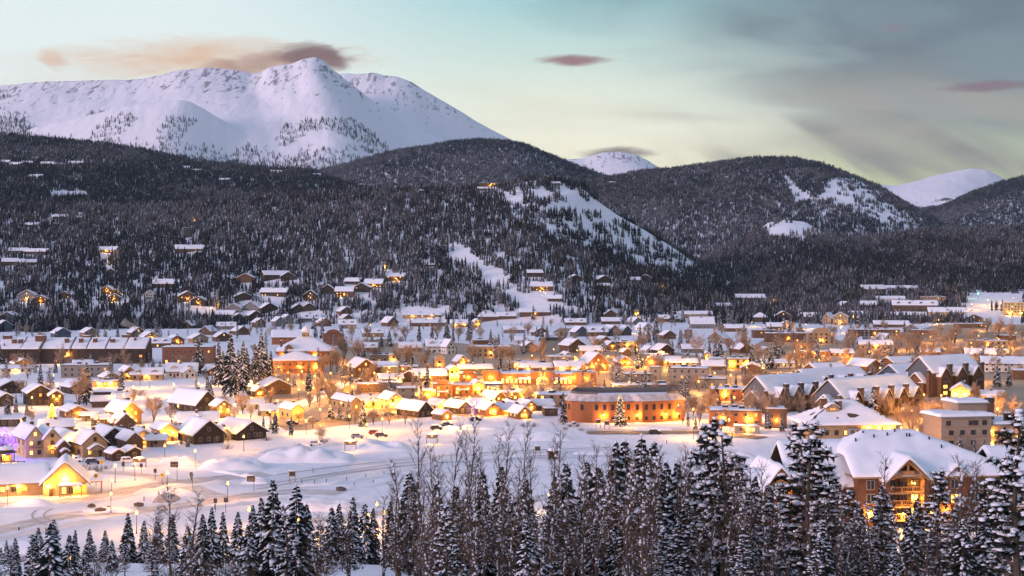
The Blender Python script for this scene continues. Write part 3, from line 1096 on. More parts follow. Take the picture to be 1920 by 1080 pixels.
class Bld:
    def __init__(s, name, X, Y, z, yaw, seed=0):
        s.root = link(name, None, None, (X, Y, z), (0, 0, R(yaw)))
        s.rnd = random.Random(int(X * 7 + Y * 13) + seed)
        s.wall = None

    def part(s, name, mb, mats, parent=None, smooth=False):
        return link(name, mb.mesh(name, mats, smooth), parent or s.root)

    def box(s, name, m, *a, parent=None):
        b = MB()
        b.box(*a)
        return s.part(name, b, [m], parent)

    def gable_wall(s, m, x0, x1, y0, y1, z0, ze, rise, axis='y', name='wall', parent=None):
        """pentagonal prism; ridge along axis"""
        b = MB()
        if axis == 'y':
            cx = (x0 + x1) / 2
            prof = [(x0, z0), (x1, z0), (x1, ze), (cx, ze + rise), (x0, ze)]
            fr = [(x, y0, z) for x, z in prof]
            bk = [(x, y1, z) for x, z in prof]
        else:
            cy = (y0 + y1) / 2
            prof = [(y0, z0), (y1, z0), (y1, ze), (cy, ze + rise), (y0, ze)]
            fr = [(x1, y, z) for y, z in prof]
            bk = [(x0, y, z) for y, z in prof]
        b.face(fr)
        b.face(bk[::-1])
        for k in range(5):
            k2 = (k + 1) % 5
            b.face([fr[k2], fr[k], bk[k], bk[k2]])
        return s.part(name, b, [m], parent)

    def snow(s, parent, zf, x0, x1, y0, y1, t=0.55, nx=10, ny=6, name='snow'):
        """thick rounded blanket over the surface zf(x, y)"""
        rnd = s.rnd
        ex, ey = 0.10, 0.10

        def spread(a, b, n):
            q = [0.0, 0.018, 0.06] + [0.06 + 0.88 * k / n for k in range(1, n)] + [0.94, 0.982, 1.0]
            return [a + (b - a) * k for k in q]
        xs, ys = spread(x0 - ex, x1 + ex, nx), spread(y0 - ey, y1 + ey, ny)
        W_, D_ = (x1 - x0), (y1 - y0)
        b = MB()
        nX, nY = len(xs), len(ys)
        ox, oy = rnd.uniform(0, 99), rnd.uniform(0, 99)
        for j, y in enumerate(ys):
            for i, x in enumerate(xs):
                dd = min(x - xs[0], xs[-1] - x, y - ys[0], ys[-1] - y)
                e = min(1.0, dd / 0.55)
                e = 0.30 + 0.70 * math.sqrt(max(0.0, e * (2 - e)))
                nn = mnoise.noise(Vector(((x + ox) * .28, (y + oy) * .28, 1.7)))
                b.v.append((x, y, zf(x, y) + t * e * (1 + 0.45 * nn)))
        for j in range(nY - 1):
            for i in range(nX - 1):
                a = j * nX + i
                b.f.append((a, a + 1, a + nX + 1, a + nX))
                b.m.append(0)
        # skirt
        ring = [i for i in range(nX)] + [j * nX + nX - 1 for j in range(1, nY)] + [(nY - 1) * nX + i for i in range(nX - 2, -1, -1)] + [j * nX for j in range(nY - 2, 0, -1)]
        n0 = len(b.v)
        for r_ in ring:
            x, y, z = b.v[r_]
            b.v.append((x, y, zf(x, y) - 0.03))
        for k in range(len(ring)):
            k2 = (k + 1) % len(ring)
            b.f.append((ring[k2], ring[k], n0 + k, n0 + k2))
            b.m.append(0)
        return s.part(name, b, [SNOW], parent, True)

    def gable_roof(s, x0, x1, y0, y1, ze, rise, axis='y', ov=0.7, t=0.55, trim=None, parent=None, name='roof', nx=10, ny=6):
        trim = trim or DTRIM
        if axis == 'y':
            half, c = (x1 - x0) / 2, (x0 + x1) / 2
            e0, e1 = y0 - ov, y1 + ov
        else:
            half, c = (y1 - y0) / 2, (y0 + y1) / 2
            e0, e1 = x0 - ov, x1 + ov
        sl = rise / half
        hw = half + ov

        def h(d):
            return ze + rise - sl * abs(d)
        th = 0.22
        b = MB()

        def P(d, e, z):
            return (c + d, e, z) if axis == 'y' else (e, c + d, z)
        for sg in (-1, 1):
            q = [P(0, e0, h(0) + th), P(sg * hw, e0, h(hw) + th), P(sg * hw, e1, h(hw) + th), P(0, e1, h(0) + th)]
            lo = [(x, y, z - th) for x, y, z in q]
            b.face(q if (sg < 0) == (axis == 'y') else q[::-1], 0)
            b.face(lo[::-1], 0)
            for k in range(4):
                k2 = (k + 1) % 4
                b.face([q[k], q[k2], lo[k2], lo[k]], 1)
        r_ = s.part(name, b, [ROOFM, trim], parent)
        # bargeboards at the near gable
        def zf(x, y):
            d = (x - c) if axis == 'y' else (y - c)
            return ze + rise + th + 0.01 - sl * (math.sqrt(d * d + 0.10) - 0.2)
        i = 0.06
        if axis == 'y':
            s.snow(r_, zf, c - hw + i, c + hw - i, e0 + i, e1 - i, t, nx, ny)
        else:
            s.snow(r_, zf, e0 + i, e1 - i, c - hw + i, c + hw - i, t, ny, nx)
        return r_

    def hip_roof(s, x0, x1, y0, y1, ze, rise, ov=0.9, t=0.6, ridge=None, parent=None, n=16, curve=1.0):
        x0, x1, y0, y1 = x0 - ov, x1 + ov, y0 - ov, y1 + ov
        D_ = (y1 - y0) / 2
        W_ = (x1 - x0) / 2
        rl = ridge if ridge is not None else max(0.0, W_ - D_)
        cx, cy = (x0 + x1) / 2, (y0 + y1) / 2
        b = MB()
        A, B, C, D = (x0, y0, ze), (x1, y0, ze), (x1, y1, ze), (x0, y1, ze)
        E, F_ = (cx - rl, cy, ze + rise), (cx + rl, cy, ze + rise)
        b.face([A, B, F_, E], 0)
        b.face([B, C, F_], 0)
        b.face([C, D, E, F_], 0)
        b.face([D, A, E], 0)
        b.face([D, C, B, A], 1)
        r_ = s.part('roof', b, [ROOFM, DTRIM], parent)

        def zf(x, y):
            dx_ = max(0.0, abs(x - cx) - rl) / max(W_ - rl, 1e-3)
            dy_ = abs(y - cy) / D_
            q = max(dx_, dy_)
            return ze + rise * max(0.0, 1 - q) ** curve + 0.06
        s.snow(r_, zf, x0 + .05, x1 - .05, y0 + .05, y1 - .05, t, n, n)
        return r_

    def window(s, face, u, z, w_, h_, lit, trim='w', at=None, parent=None):
        """face: 'f' front (y=at), 'l' left (x=at), 'r' right (x=at)"""
        me = WIN[(lit, trim)]
        if face == 'f':
            return link('window', me, parent or s.root, (u, at - 0.012, z), (0, 0, 0), (w_, 1, h_))
        if face == 'l':
            return link('window', me, parent or s.root, (at - 0.012, u, z), (0, 0, -math.pi / 2), (w_, 1, h_))
        return link('window', me, parent or s.root, (at + 0.012, u, z), (0, 0, math.pi / 2), (w_, 1, h_))

    def window_row(s, face, at, u0, u1, zs, n, w_, h_, lit, trim='w'):
        for z in zs:
            for k in range(n):
                u = u0 + (u1 - u0) * (k + .5) / n
                q = s.rnd.random()
                s.window(face, u, z, w_, h_, 'lit' if q < lit * .38 else ('dim' if q < lit * .75 else 'dark'), trim, at)

    def door(s, u, at, w_=1.1, h_=2.2, z=0.0, face='f'):
        if face == 'f':
            return link('door', DOOR, s.root, (u, at - 0.015, z), (0, 0, 0), (w_, 1, h_))
        return link('door', DOOR, s.root, (at - 0.015, u, z), (0, 0, -math.pi / 2), (w_, 1, h_))

    def chimney(s, x, y, z, w_, d_, h_):
        c = link('chimney', CHIMNEY, s.root, (x, y, z), (0, 0, 0), (w_, d_, h_))
        link('snow_cap', CHIMSNOW, c, (0, 0, 1.0), (0, 0, 0), (1, 1, min(w_, 1.6) / h_))
        return c

    def dormer(s, x, y, z, w_, d_, h_, rise, m, lit='dark', axisface='f'):
        """small gabled dormer whose face is at y, running back d_"""
        dm = s.gable_wall(m, x - w_ / 2, x + w_ / 2, y, y + d_, z - h_ * .6, z + h_, rise, 'y', 'dormer')
        link('window', WIN[(lit, 'w')], dm, (x, y - 0.012, z + 0.1), (0, 0, 0), (w_ * .5, 1, h_ * .75))
        s.gable_roof(x - w_ / 2, x + w_ / 2, y, y + d_, z + h_, rise, 'y', 0.35, 0.4, None, dm, 'dormer_roof', 5, 4)
        return dm

    def lamp(s, x, y, z, watts=500, col=(1.0, 0.42, 0.055)):
        """wall lantern beside a door or on a gable"""
        b = MB()
        b.box(-.10, .10, -.16, .16, .34, .40, 0)
        b.box(-.05, .05, .12, .2, -.1, .34, 0)
        b.box(-.15, .15, -.15, .11, 0, .33, 1)
        o = link('wall_lantern', LANTERN, s.root, (x, y - 0.22, z))
        point_light(o, (0, -0.35, 0.0), watts, col)
        return o


def _lantern():
    b = MB()
    b.box(-.16, .16, -.18, .20, .34, .42, 0)
    b.box(-.05, .05, .12, .2, -.1, .34, 0)
    b.box(-.15, .15, -.15, .11, 0, .34, 1)
    return b.mesh('wall_lantern', [METAL, LAMPG])


LANTERN = _lantern()
ROOFWORD = {'G': 'gabled', 'R': 'long-roofed', 'F': 'flat-roofed', 'H': 'hip-roofed'}


def register(B, name, X, Y, desc, cat, label=None, group=None):
    tag(B.root, label, cat, group)
    BUILDINGS.append(dict(root=B.root, X=X, Y=Y, desc=desc, label=label))


def house(typ, px, py, wpx, hpx, rpx, L, yaw, col, lit=0.2, flags='', pos=None, label=None, name=None):
    """a house from its photo footprint: facade centre px, foot row py, facade width / eave height / roof rise in photo pixels"""
    if pos is None:
        X, Y = flat(px, py)
        z = 0.0
    else:
        X, Y, z = pos
    sc = Y / FPX
    w_, h, r_ = wpx * sc, max(hpx * sc, 2.3), rpx * sc
    cy = math.cos(R(yaw))
    big = typ in 'F' and w_ > 14
    cat = 'building' if (typ == 'F' or h > 8.5) else 'house'
    nm = name or {'G': 'gabled_house', 'R': 'long_house', 'F': 'flat_roofed_building', 'H': 'hip_roofed_house'}[typ]
    B = Bld(nm, X, Y, z, yaw)
    wm = wallmat(col)
    tr = 'd' if col in ('tan', 'white', 'beige', 'yellow') else 'w'
    rnd = B.rnd
    base = -1.2 if pos is None else -5.0
    nst = max(1, int(round(h / 3.1)))
    zs = [0.9 + 3.0 * k for k in range(nst)]
    wh = min(1.5, h / nst * .55)
    ww = 1.15
    trim = TRIMM if col in ('brown', 'log', 'orange brick', 'yellow') else (WTRIM if rnd.random() < .35 else DTRIM)
    nf = max(1, min(12, int(w_ / 3.6)))
    if typ == 'G':
        x0, x1 = -w_ / 2, w_ / 2
        B.gable_wall(wm, x0, x1, 0, L, base, h, r_, 'y')
        B.gable_roof(x0, x1, 0, L, h, r_, 'y', min(.9, .08 * w_), .5 if sc < .35 else .42, trim)
        B.window_row('f', 0, x0 * .86, x1 * .86, zs, max(1, min(4, int(w_ / 2.8))), ww, wh, lit, tr)
        if r_ > 2.2:
            q = rnd.random()
            B.window('f', 0, h + r_ * .18, 1.1, min(1.5, r_ * .4), 'lit' if q < lit else 'dark', tr, 0)
        side = 'l' if yaw > -5 else 'r'
        ns = max(1, min(4, int(L / 5)))
        B.window_row(side, x0 if side == 'l' else x1, 1.2, L - 1.2, zs, ns, ww, wh, lit * .8, tr)
        if 'D' in flags or w_ > 6:
            B.door(x1 * .45 if rnd.random() < .5 else x0 * .45, -0.02)
        if rnd.random() < .55 or 'C' in flags:
            B.chimney(w_ * .18, L * rnd.uniform(.4, .7), h + r_ * .3, .95, .95, r_ * .7 + 1.1)
        if 'P' in flags:
            pw = w_ * .55
            B.gable_wall(wm, -pw / 2, pw / 2, -2.2, 0, h * .55, h * .62, r_ * .42, 'y', 'porch')
            for sx in (-1, 1):
                B.box('porch_post', TRIMM, sx * pw / 2 - .12, sx * pw / 2 + .12, -2.15, -1.91, -.3, h * .55)
            B.gable_roof(-pw / 2, pw / 2, -2.2, -.05, h * .62, r_ * .42, 'y', .4, .4, trim, None, 'porch_roof', 5, 4)
        if 'B' in flags:
            B.box('balcony_floor', TRIMM, x0 * .7, x1 * .7, -1.6, -.01, h * .52, h * .52 + .18)
            rl = MB()
            for k in range(7):
                xx = x0 * .68 + (x1 - x0) * .68 * k / 6
                rl.box(xx - .06, xx + .06, -1.58, -1.48, h * .52 + .18, h * .52 + 1.1)
            rl.box(x0 * .7, x1 * .7, -1.6, -1.46, h * .52 + 1.1, h * .52 + 1.2)
            B.part('balcony_railing', rl, [TRIMM])
    elif typ == 'R':
        x0, x1 = -w_ / 2, w_ / 2
        B.gable_wall(wm, x0, x1, 0, L, base, h, r_, 'x')
        B.gable_roof(x0, x1, 0, L, h, r_, 'x', .8, .5, trim, ny=max(6, int(w_ / 4)))
        B.window_row('f', 0, x0 * .94, x1 * .94, zs, nf, ww, wh, lit, tr)
        B.window_row('l' if yaw > 0 else 'r', x0 if yaw > 0 else x1, 1, L - 1, zs, max(1, int(L / 5)), ww, wh, lit * .7, tr)
        B.door(rnd.uniform(-.3, .3) * w_, -.02)
        nd = flags.count('d')
        for k in range(nd):
            xx = x0 + w_ * (k + .5) / nd
            q = rnd.random()
            B.dormer(xx, L * .10, h + r_ * .12, min(3.0, w_ / nd * .55), L * .36, r_ * .36, r_ * .3, wm, 'lit' if q < lit else 'dark')
        if rnd.random() < .6 or 'C' in flags:
            for k in range(max(1, flags.count('C'))):
                B.chimney(x0 + w_ * ((k + .5) / max(1, flags.count('C'))) * .9, L * .42, h + r_ * .5, 1.0, 1.0, r_ * .5 + 1.2)
    elif typ == 'H':
        x0, x1 = -w_ / 2, w_ / 2
        b = MB()
        b.box(x0, x1, 0, L, base, h)
        B.part('wall', b, [wm])
        B.hip_roof(x0, x1, 0, L, h, r_)
        B.window_row('f', 0, x0 * .94, x1 * .94, zs, nf, ww, wh, lit, tr)
        B.window_row('l' if yaw > 0 else 'r', x0 if yaw > 0 else x1, 1, L - 1, zs, max(1, int(L / 5)), ww, wh, lit * .7, tr)
        B.door(rnd.uniform(-.3, .3) * w_, -.02)
        if 'C' in flags or rnd.random() < .5:
            B.chimney(w_ * .2, L * .5, h + r_ * .4, 1, 1, r_ * .5 + 1.3)
    else:
        x0, x1 = -w_ / 2, w_ / 2
        b = MB()
        b.box(x0, x1, 0, L, base, h)
        B.part('wall', b, [wm])
        # parapet and roof snow
        p = MB()
        pt, ph = .3, .55
        p.box(x0 - .12, x1 + .12, -.12, pt, h, h + ph)
        p.box(x0 - .12, x1 + .12, L - pt, L + .12, h, h + ph)
        p.box(x0 - .12, x0 + pt, pt, L - pt, h, h + ph)
        p.box(x1 - pt, x1 + .12, pt, L - pt, h, h + ph)
        rf = B.part('roof', p, [wm if rnd.random() < .5 else DTRIM])
        B.snow(rf, lambda x, y: h + ph * .35, x0 + pt + .2, x1 - pt - .2, pt + .2, L - pt - .2, .62, max(6, int(w_ / 5)), max(4, int(L / 5)))
        cb = MB()
        B.snow(rf, lambda x, y: h + ph + .01, x0 - .02, x1 + .02, -.02, pt - .06, .32, 10, 1, 'parapet_snow')
        B.snow(rf, lambda x, y: h + ph + .01, x0 - .02, x0 + pt - .06, pt + .1, L - pt - .1, .3, 1, 8, 'parapet_snow')
        B.window_row('f', 0, x0 * .95, x1 * .95, zs, nf, 1.35, wh * 1.05, lit, tr)
        B.window_row('l' if yaw > 0 else 'r', x0 if yaw > 0 else x1, 1, L - 1, zs, max(1, min(6, int(L / 4.5))), 1.2, wh, lit * .7, tr)
        B.door(rnd.uniform(-.35, .35) * w_, -.02, 1.3, 2.3)
        if w_ > 12:
            for k in range(rnd.choice((1, 2, 3))):
                u = MB()
                ux, uy = rnd.uniform(.3, .8) * (x1 - x0) + x0, rnd.uniform(.4, .8) * L
                u.box(ux - 1.1, ux + 1.1, uy - .9, uy + .9, h + .3, h + 1.7, 0)
                u.blob((ux, uy, h + 1.75), 1.25, 1.05, .3, rnd, 0, 0, 1, 8)
                B.part('roof_unit', u, [METAL, SNOW])
        if 'A' in flags:
            aw = MB()
            n = max(1, int(w_ / 7))
            for k in range(n):
                xa, xb = x0 + w_ * (k + .18) / n, x0 + w_ * (k + .82) / n
                aw = MB()
                q = [(xa, -.02, 3.3), (xb, -.02, 3.3), (xb, -1.6, 2.75), (xa, -1.6, 2.75)]
                lo = [(x, y, z - .12) for x, y, z in q]
                aw.face(q[::-1])
                aw.face(lo)
                for i in range(4):
                    aw.face([q[i], q[(i + 1) % 4], lo[(i + 1) % 4], lo[i]])
                ao = B.part('awning', aw, [DTRIM])
                B.snow(ao, lambda x, y: 3.31 + (y + .02) * .344, xa + .12, xb - .12, -1.45, -.15, .3, 6, 3)
        if 'T' in flags:   # stepped false front
            B.box('false_front', wm, -w_ * .30, w_ * .30, -.2, .35, h + ph + .005, h + ph + 1.6)
            ff = MB()
            ff.box(-w_ * .33, w_ * .33, -.28, .43, h + ph + 1.61, h + ph + 1.85)
            B.part('cornice', ff, [WTRIM])
        if 'O' in flags:   # arched front gable
            a = MB()
            n = 14
            rr = w_ * .34
            fr = [(-rr * math.cos(math.pi * k / n), -.22, h + ph + rr * .55 * math.sin(math.pi * k / n)) for k in range(n + 1)]
            bk = [(x, .38, z) for x, y, z in fr]
            a.face(fr[::-1])
            a.face(bk)
            for k in range(n):
                a.face([fr[k], fr[k + 1], bk[k + 1], bk[k]])
            B.part('arched_parapet', a, [wm])
    nl = flags.count('L')
    for k in range(nl):
        xx = -w_ / 2 + w_ * (k + .5) / nl
        B.lamp(xx, -.12, min(h * .75, 3.2), 380 if 'S' not in flags else 1000)
    state = 'brightly lit' if lit >= .45 else ('part-lit' if lit >= .15 else 'unlit')
    size = {1: 'low', 2: 'two-storey'}.get(nst, 'tall')
    names = {c.name.split('.')[0] for c in B.root.children}
    ext = ''
    for fl, word in (('d', 'with dormers'), ('P', 'with a porch'), ('B', 'with a balcony'), ('A', 'with awnings'), ('T', 'with false front'), ('O', 'with arched parapet')):
        if fl in flags:
            ext = ' ' + word
            break
    if not ext and 'chimney' in names:
        ext = ' with a chimney'
    if len(col.split()) > 1 and ext and 'lit' in state and ' ' in state:
        state = state.split()[-1]
    desc = '%s %s %s %s %s%s' % (state, size, col, ROOFWORD[typ], cat, ext)
    register(B, nm, X, Y, desc, cat, label)
    return B

# ------------------------------------------------------------------ landmark buildings
LANDMARKS = {}


def landmark(B, key, label, cat='building'):
    tag(B.root, label, cat)
    LANDMARKS[key] = (B.root.location.x, B.root.location.y)


def condo(px, py, length, depth, h, rise, yaw, wallc, endc, gables, label, key=None, lit=.12, nchim=None):
    """long apartment block: ridge along its front, cross gables with balconies, tall chimney stacks between them; px, py is the near corner"""
    X, Y = flat(px, py)
    B = Bld('apartment_block', X, Y, 0, yaw)
    wm, em = wallmat(wallc), wallmat(endc)
    B.gable_wall(wm, 0, length, 0, depth, -1.2, h, rise, 'x')
    B.gable_roof(0, length, 0, depth, h, rise, 'x', 1.0, .6, TRIMM, ny=14)
    # coloured gable end panel set proud of the end wall
    b = MB()
    b.face([(-.06, .1, h * .62), (-.06, depth - .1, h * .62), (-.06, depth - .1, h), (-.06, depth / 2, h + rise - .1), (-.06, .1, h)][::-1])
    B.part('gable_end', b, [em])
    # lower projecting end bay with its own roof
    ew = depth * .62
    B.gable_wall(wm, -3.2, -.08, depth * .18, depth * .18 + ew, -1.2, h * .58, rise * .62, 'x', 'end_bay')
    B.gable_roof(-3.2, -.3, depth * .18, depth * .18 + ew, h * .58, rise * .62, 'x', .8, .5, TRIMM, None, 'end_bay_roof', 8, 5)
    for z in (1.2, 4.2, 7.0):
        if z + 1.5 < h * .58 + 1.5:
            for u in (.34, .62):
                q = B.rnd.random()
                B.window('l', depth * (.1 + u * .75), z, 1.2, 1.6, 'lit' if q < .75 else 'dark', 'w', -3.2)
    n = gables
    for k in range(n):
        u = length * (k + .55) / n
        gw = length / n * .52
        B.gable_wall(wm, u - gw / 2, u + gw / 2, -2.4, depth * .4, -1.2, h * .86, rise * .55, 'y', 'bay')
        B.gable_roof(u - gw / 2, u + gw / 2, -2.4, depth * .42, h * .86, rise * .55, 'y', .8, .5, TRIMM, None, 'bay_roof', 7, 6)
        for z in np.arange(1.0, h * .8, 3.0):
            q = B.rnd.random()
            B.window('f', u, z, gw * .55, 1.9, 'lit' if q < lit else 'dark', 'd', -2.4)
            B.box('balcony_floor', DTRIM, u - gw * .42, u + gw * .42, -3.8, -2.41, z - .35, z - .2)
            rl = MB()
            for q in range(6):
                xx = u - gw * .41 + gw * .82 * q / 5
                rl.box(xx - .05, xx + .05, -3.78, -3.7, z - .2, z + .72)
            rl.box(u - gw * .42, u + gw * .42, -3.8, -3.68, z + .72, z + .8)
            B.part('balcony_railing', rl, [TRIMM])
        B.chimney(u + length / n * .42, -1.0, -1.0, 2.0, 1.6, h + rise * .5 + 1.2)
    B.chimney(-1.0, 1.2, -1.0, 2.0, 1.6, h + 1.8)
    landmark(B, key or label, label)
    return B


def courthouse():
    X, Y = flat(573, 684)
    B = Bld('courthouse', X, Y, 0, 8)
    wm = wallmat('orange brick')
    b = MB()
    b.box(-17, 17, 0, 26, -1, 8.6)
    B.part('wall', b, [wm])
    B.box('stone_band', WTRIM, -17.1, 17.1, -.1, 26.1, 4.2, 4.55)
    B.hip_roof(-17, 17, 0, 26, 8.6, 8.6, 1.6, .6, 3.0, n=20)
    B.window_row('f', 0, -16, 16, (1.2, 5.3), 9, 1.3, 2.1, .35, 'w')
    B.window_row('l', -17, 1, 25, (1.2, 5.3), 6, 1.3, 2.1, .3, 'w')
    B.dormer(-10.5, -.6, 10.4, 5.0, 5, .3, 2.4, wm, 'dark')
    # cupola
    cz = 16.2
    cup = B.box('cupola', wallmat('white'), -2.6, 2.6, 10.4, 15.6, cz - 2.2, cz + 1.0)
    for k in range(4):
        for sx, sy, rz in ((-1.8 + 1.2 * k, 10.35, 0),):
            link('cupola_window', WIN[('dark', 'w')], cup, (sx, sy - .02, cz + 1.35), (0, 0, 0), (.95, 1, 2.2))
    B.box('cupola_lantern', wallmat('white'), -2.3, 2.3, 10.7, 15.3, cz + 1.0, cz + 4.3, parent=cup)
    d = MB()
    n = 10
    rings = [(2.75, cz + 4.3), (2.7, cz + 4.7), (2.25, cz + 5.9), (1.4, cz + 7.0), (.5, cz + 7.6), (.12, cz + 8.6)]
    for k in range(len(rings) - 1):
        for q in range(n):
            a, a2 = 6.2832 * q / n, 6.2832 * (q + 1) / n
            (r0, z0), (r1, z1) = rings[k], rings[k + 1]
            d.face([(r0 * math.cos(a), 13 + r0 * math.sin(a), z0), (r0 * math.cos(a2), 13 + r0 * math.sin(a2), z0),
                    (r1 * math.cos(a2), 13 + r1 * math.sin(a2), z1), (r1 * math.cos(a), 13 + r1 * math.sin(a), z1)])
    B.part('dome', d, [SNOW], cup, True)
    B.chimney(-15.2, 6, 6, 1.5, 1.5, 9)
    for x in (-14, 6):
        B.lamp(x, -.1, 6.0, 900)
    landmark(B, 'the domed courthouse', 'orange brick courthouse with snowy hip roof and white domed cupola')
    X, Y = flat(556, 700)
    B = Bld('courthouse_annex', X, Y, 0, 8)
    b = MB()
    b.box(-14, 14, 0, 13, -1, 7.4)
    B.part('wall', b, [wm])
    B.hip_roof(-14, 14, 0, 13, 7.4, 4.2, 1.0, .6, 2.0, n=16)
    B.window_row('f', 0, -13, 13, (1.0, 4.3), 7, 1.3, 1.9, .5, 'w')
    B.door(-3, -.02, 1.6, 2.6)
    for x in (-10, 2, 11):
        B.lamp(x, -.1, 3.6, 1100)
    tag(B.root, 'glowing orange annex with a low hip roof standing against the courthouse', 'building')


def brick_offices():
    """long two-storey brick building with a skirt of sloping roof round a flat top"""
    X, Y = flat(1111, 793)
    B = Bld('brick_office_building', X, Y, 0, 12)
    wm = wallmat('orange brick')
    L1, D1, h = 38.5, 24.0, 8.6
    foot = [(0, 0), (6.2, -1.6), (16, -1.6), (19.5, -3.6), (33, -1.8), (L1, .4), (L1 + 3, D1 - 4), (-3, D1), (-9.2, 9.5), (-7.5, 4.2)]
    b = MB()
    n = len(foot)
    for k in range(n):
        (x, y), (x2, y2) = foot[k], foot[(k + 1) % n]
        b.face([(x, y, -1), (x2, y2, -1), (x2, y2, h), (x, y, h)])
    B.part('wall', b, [wm])
    cx, cy = sum(p[0] for p in foot) / n, sum(p[1] for p in foot) / n

    def off(p, q):
        d = Vector((p[0] - cx, p[1] - cy))
        l_ = d.length
        return (p[0] + d.x / l_ * q, p[1] + d.y / l_ * q)
    lo, hi = [off(p, .8) for p in foot], [off(p, -2.6) for p in foot]
    r_ = MB()
    for k in range(n):
        k2 = (k + 1) % n
        r_.face([(*lo[k], h - .1), (*lo[k2], h - .1), (*hi[k2], h + 2.6), (*hi[k], h + 2.6)], 0)
        r_.face([(*foot[k2], h - .25), (*foot[k], h - .25), (*lo[k], h - .25), (*lo[k2], h - .25)][::-1], 1)
        r_.face([(*lo[k], h - .25), (*lo[k2], h - .25), (*lo[k2], h - .1), (*lo[k], h - .1)], 1)
    r_.face([(*p, h + 1.3) for p in hi], 2)
    roof = B.part('roof', r_, [mat('snow_dusted_slates', (0.50, 0.48, 0.50), .85, .35, .5, .4, 2.0), DTRIM, SNOW])
    p2 = MB()
    for k in range(4, n):
        k2 = (k + 1) % n
        p2.face([(*hi[k], h + 1.3), (*hi[k2], h + 1.3), (*hi[k2], h + 3.6), (*hi[k], h + 3.6)])
        p2.face([(*hi[k2], h + 1.3), (*hi[k], h + 1.3), (*hi[k], h + 3.6), (*hi[k2], h + 3.6)])
    B.part('roof_screen', p2, [wallmat('grey')])
    # windows laid along the front faces
    for k in range(5):
        (x, y), (x2, y2) = foot[k], foot[k + 1]
        ln = math.hypot(x2 - x, y2 - y)
        ang = math.atan2(y2 - y, x2 - x)
        m = max(1, int(ln / 3.2))
        for q in range(m):
            t = (q + .5) / m
            for z, hh in ((5.0, 2.3), (1.0, 1.5)):
                if z < 2 and k < 1:
                    continue
                link('window', WIN[('dark', 'd')], B.root, (x + (x2 - x) * t + .02 * math.sin(ang), y + (y2 - y) * t - .02 * math.cos(ang), z), (0, 0, ang), (1.25, 1, hh))
    for (k, t) in ((9, .5), (8, .25), (8, .7)):
        (x, y), (x2, y2) = foot[k], foot[(k + 1) % n]
        ang = math.atan2(y2 - y, x2 - x)
        link('window', WIN[('dark', 'd')], B.root, (x + (x2 - x) * t + .02 * math.sin(ang), y + (y2 - y) * t - .02 * math.cos(ang), 5.0), (0, 0, ang), (1.2, 1, 2.3))
    for x, y in ((4, -1.3), (17.5, -2.8), (29.5, -2.6), (34.6, -1.6)):
        B.lamp(x, y - .3, 3.0, 750)
    landmark(B, 'the long brick offices', 'long two-storey orange brick offices with a sloping skirt roof and dark windows')


def transit_centre():
    X, Y = flat(122, 930)
    B = Bld('visitor_centre', X, Y, 0, 17)
    wm, ym = wallmat('tan'), wallmat('yellow')
    B.gable_wall(ym, -5.6, 5.6, 0, 15, -1, 3.7, 5.4, 'y')
    B.gable_roof(-5.6, 5.6, 0, 15, 3.7, 5.4, 'y', 1.0, .55, TRIMM, nx=12, ny=8)
    wing = B.gable_wall(wm, -24, -5.7, 3.5, 14, -1, 3.8, 3.9, 'x', 'wing')
    B.gable_roof(-24, -5.2, 3.5, 14, 3.8, 3.9, 'x', .9, .55, TRIMM, None, 'wing_roof', 8, 12)
    # entrance canopy
    cn = MB()
    cn.box(-1.6, 4.6, -2.6, -.01, 2.75, 3.05)
    co = B.part('canopy', cn, [TRIMM])
    B.snow(co, lambda x, y: 3.06 + (y + 2.6) * .12, -1.5, 4.5, -2.5, -.2, .5, 8, 4)
    for x in (-1.3, 1.5, 4.3):
        B.box('canopy_post', TRIMM, x - .14, x + .14, -2.5, -2.2, -.4, 2.75)
    pc = MB()
    pc.box(5.7, 9.8, 2.0, 6.5, 3.0, 3.3)
    po = B.part('side_porch', pc, [TRIMM])
    B.snow(po, lambda x, y: 3.31, 5.9, 9.7, 2.1, 6.4, .4, 5, 5)
    for x, y in ((9.5, 2.3), (9.5, 6.2)):
        B.box('porch_post', TRIMM, x - .16, x + .16, y - .16, y + .16, -.5, 3.0)
    B.window_row('f', 0, -1.2, 4.2, (0.5,), 3, 1.2, 2.0, .9, 'd')
    B.window_row('f', 3.5, -23, -9, (1.2,), 5, 1.4, 1.5, .5, 'd')
    B.door(-3.6, -.02, 1.2, 2.3)
    dm = MB()
    dm.face([(0, -.05, 5.0), (.75, -.05, 5.85), (0, -.05, 6.7), (-.75, -.05, 5.85)])
    B.part('diamond_window', dm, [LITW])
    for x, z, wt_ in ((0, 4.6, 900), (-4.4, 3.0, 500), (3.2, 2.3, 500)):
        B.lamp(x, -.1, z, wt_)
    B.lamp(-12, 3.4, 3.0, 700)
    B.lamp(-19, 3.4, 3.0, 700)
    landmark(B, 'the glowing visitor centre', 'glowing yellow visitor centre with a tall front gable and long snowy wing')


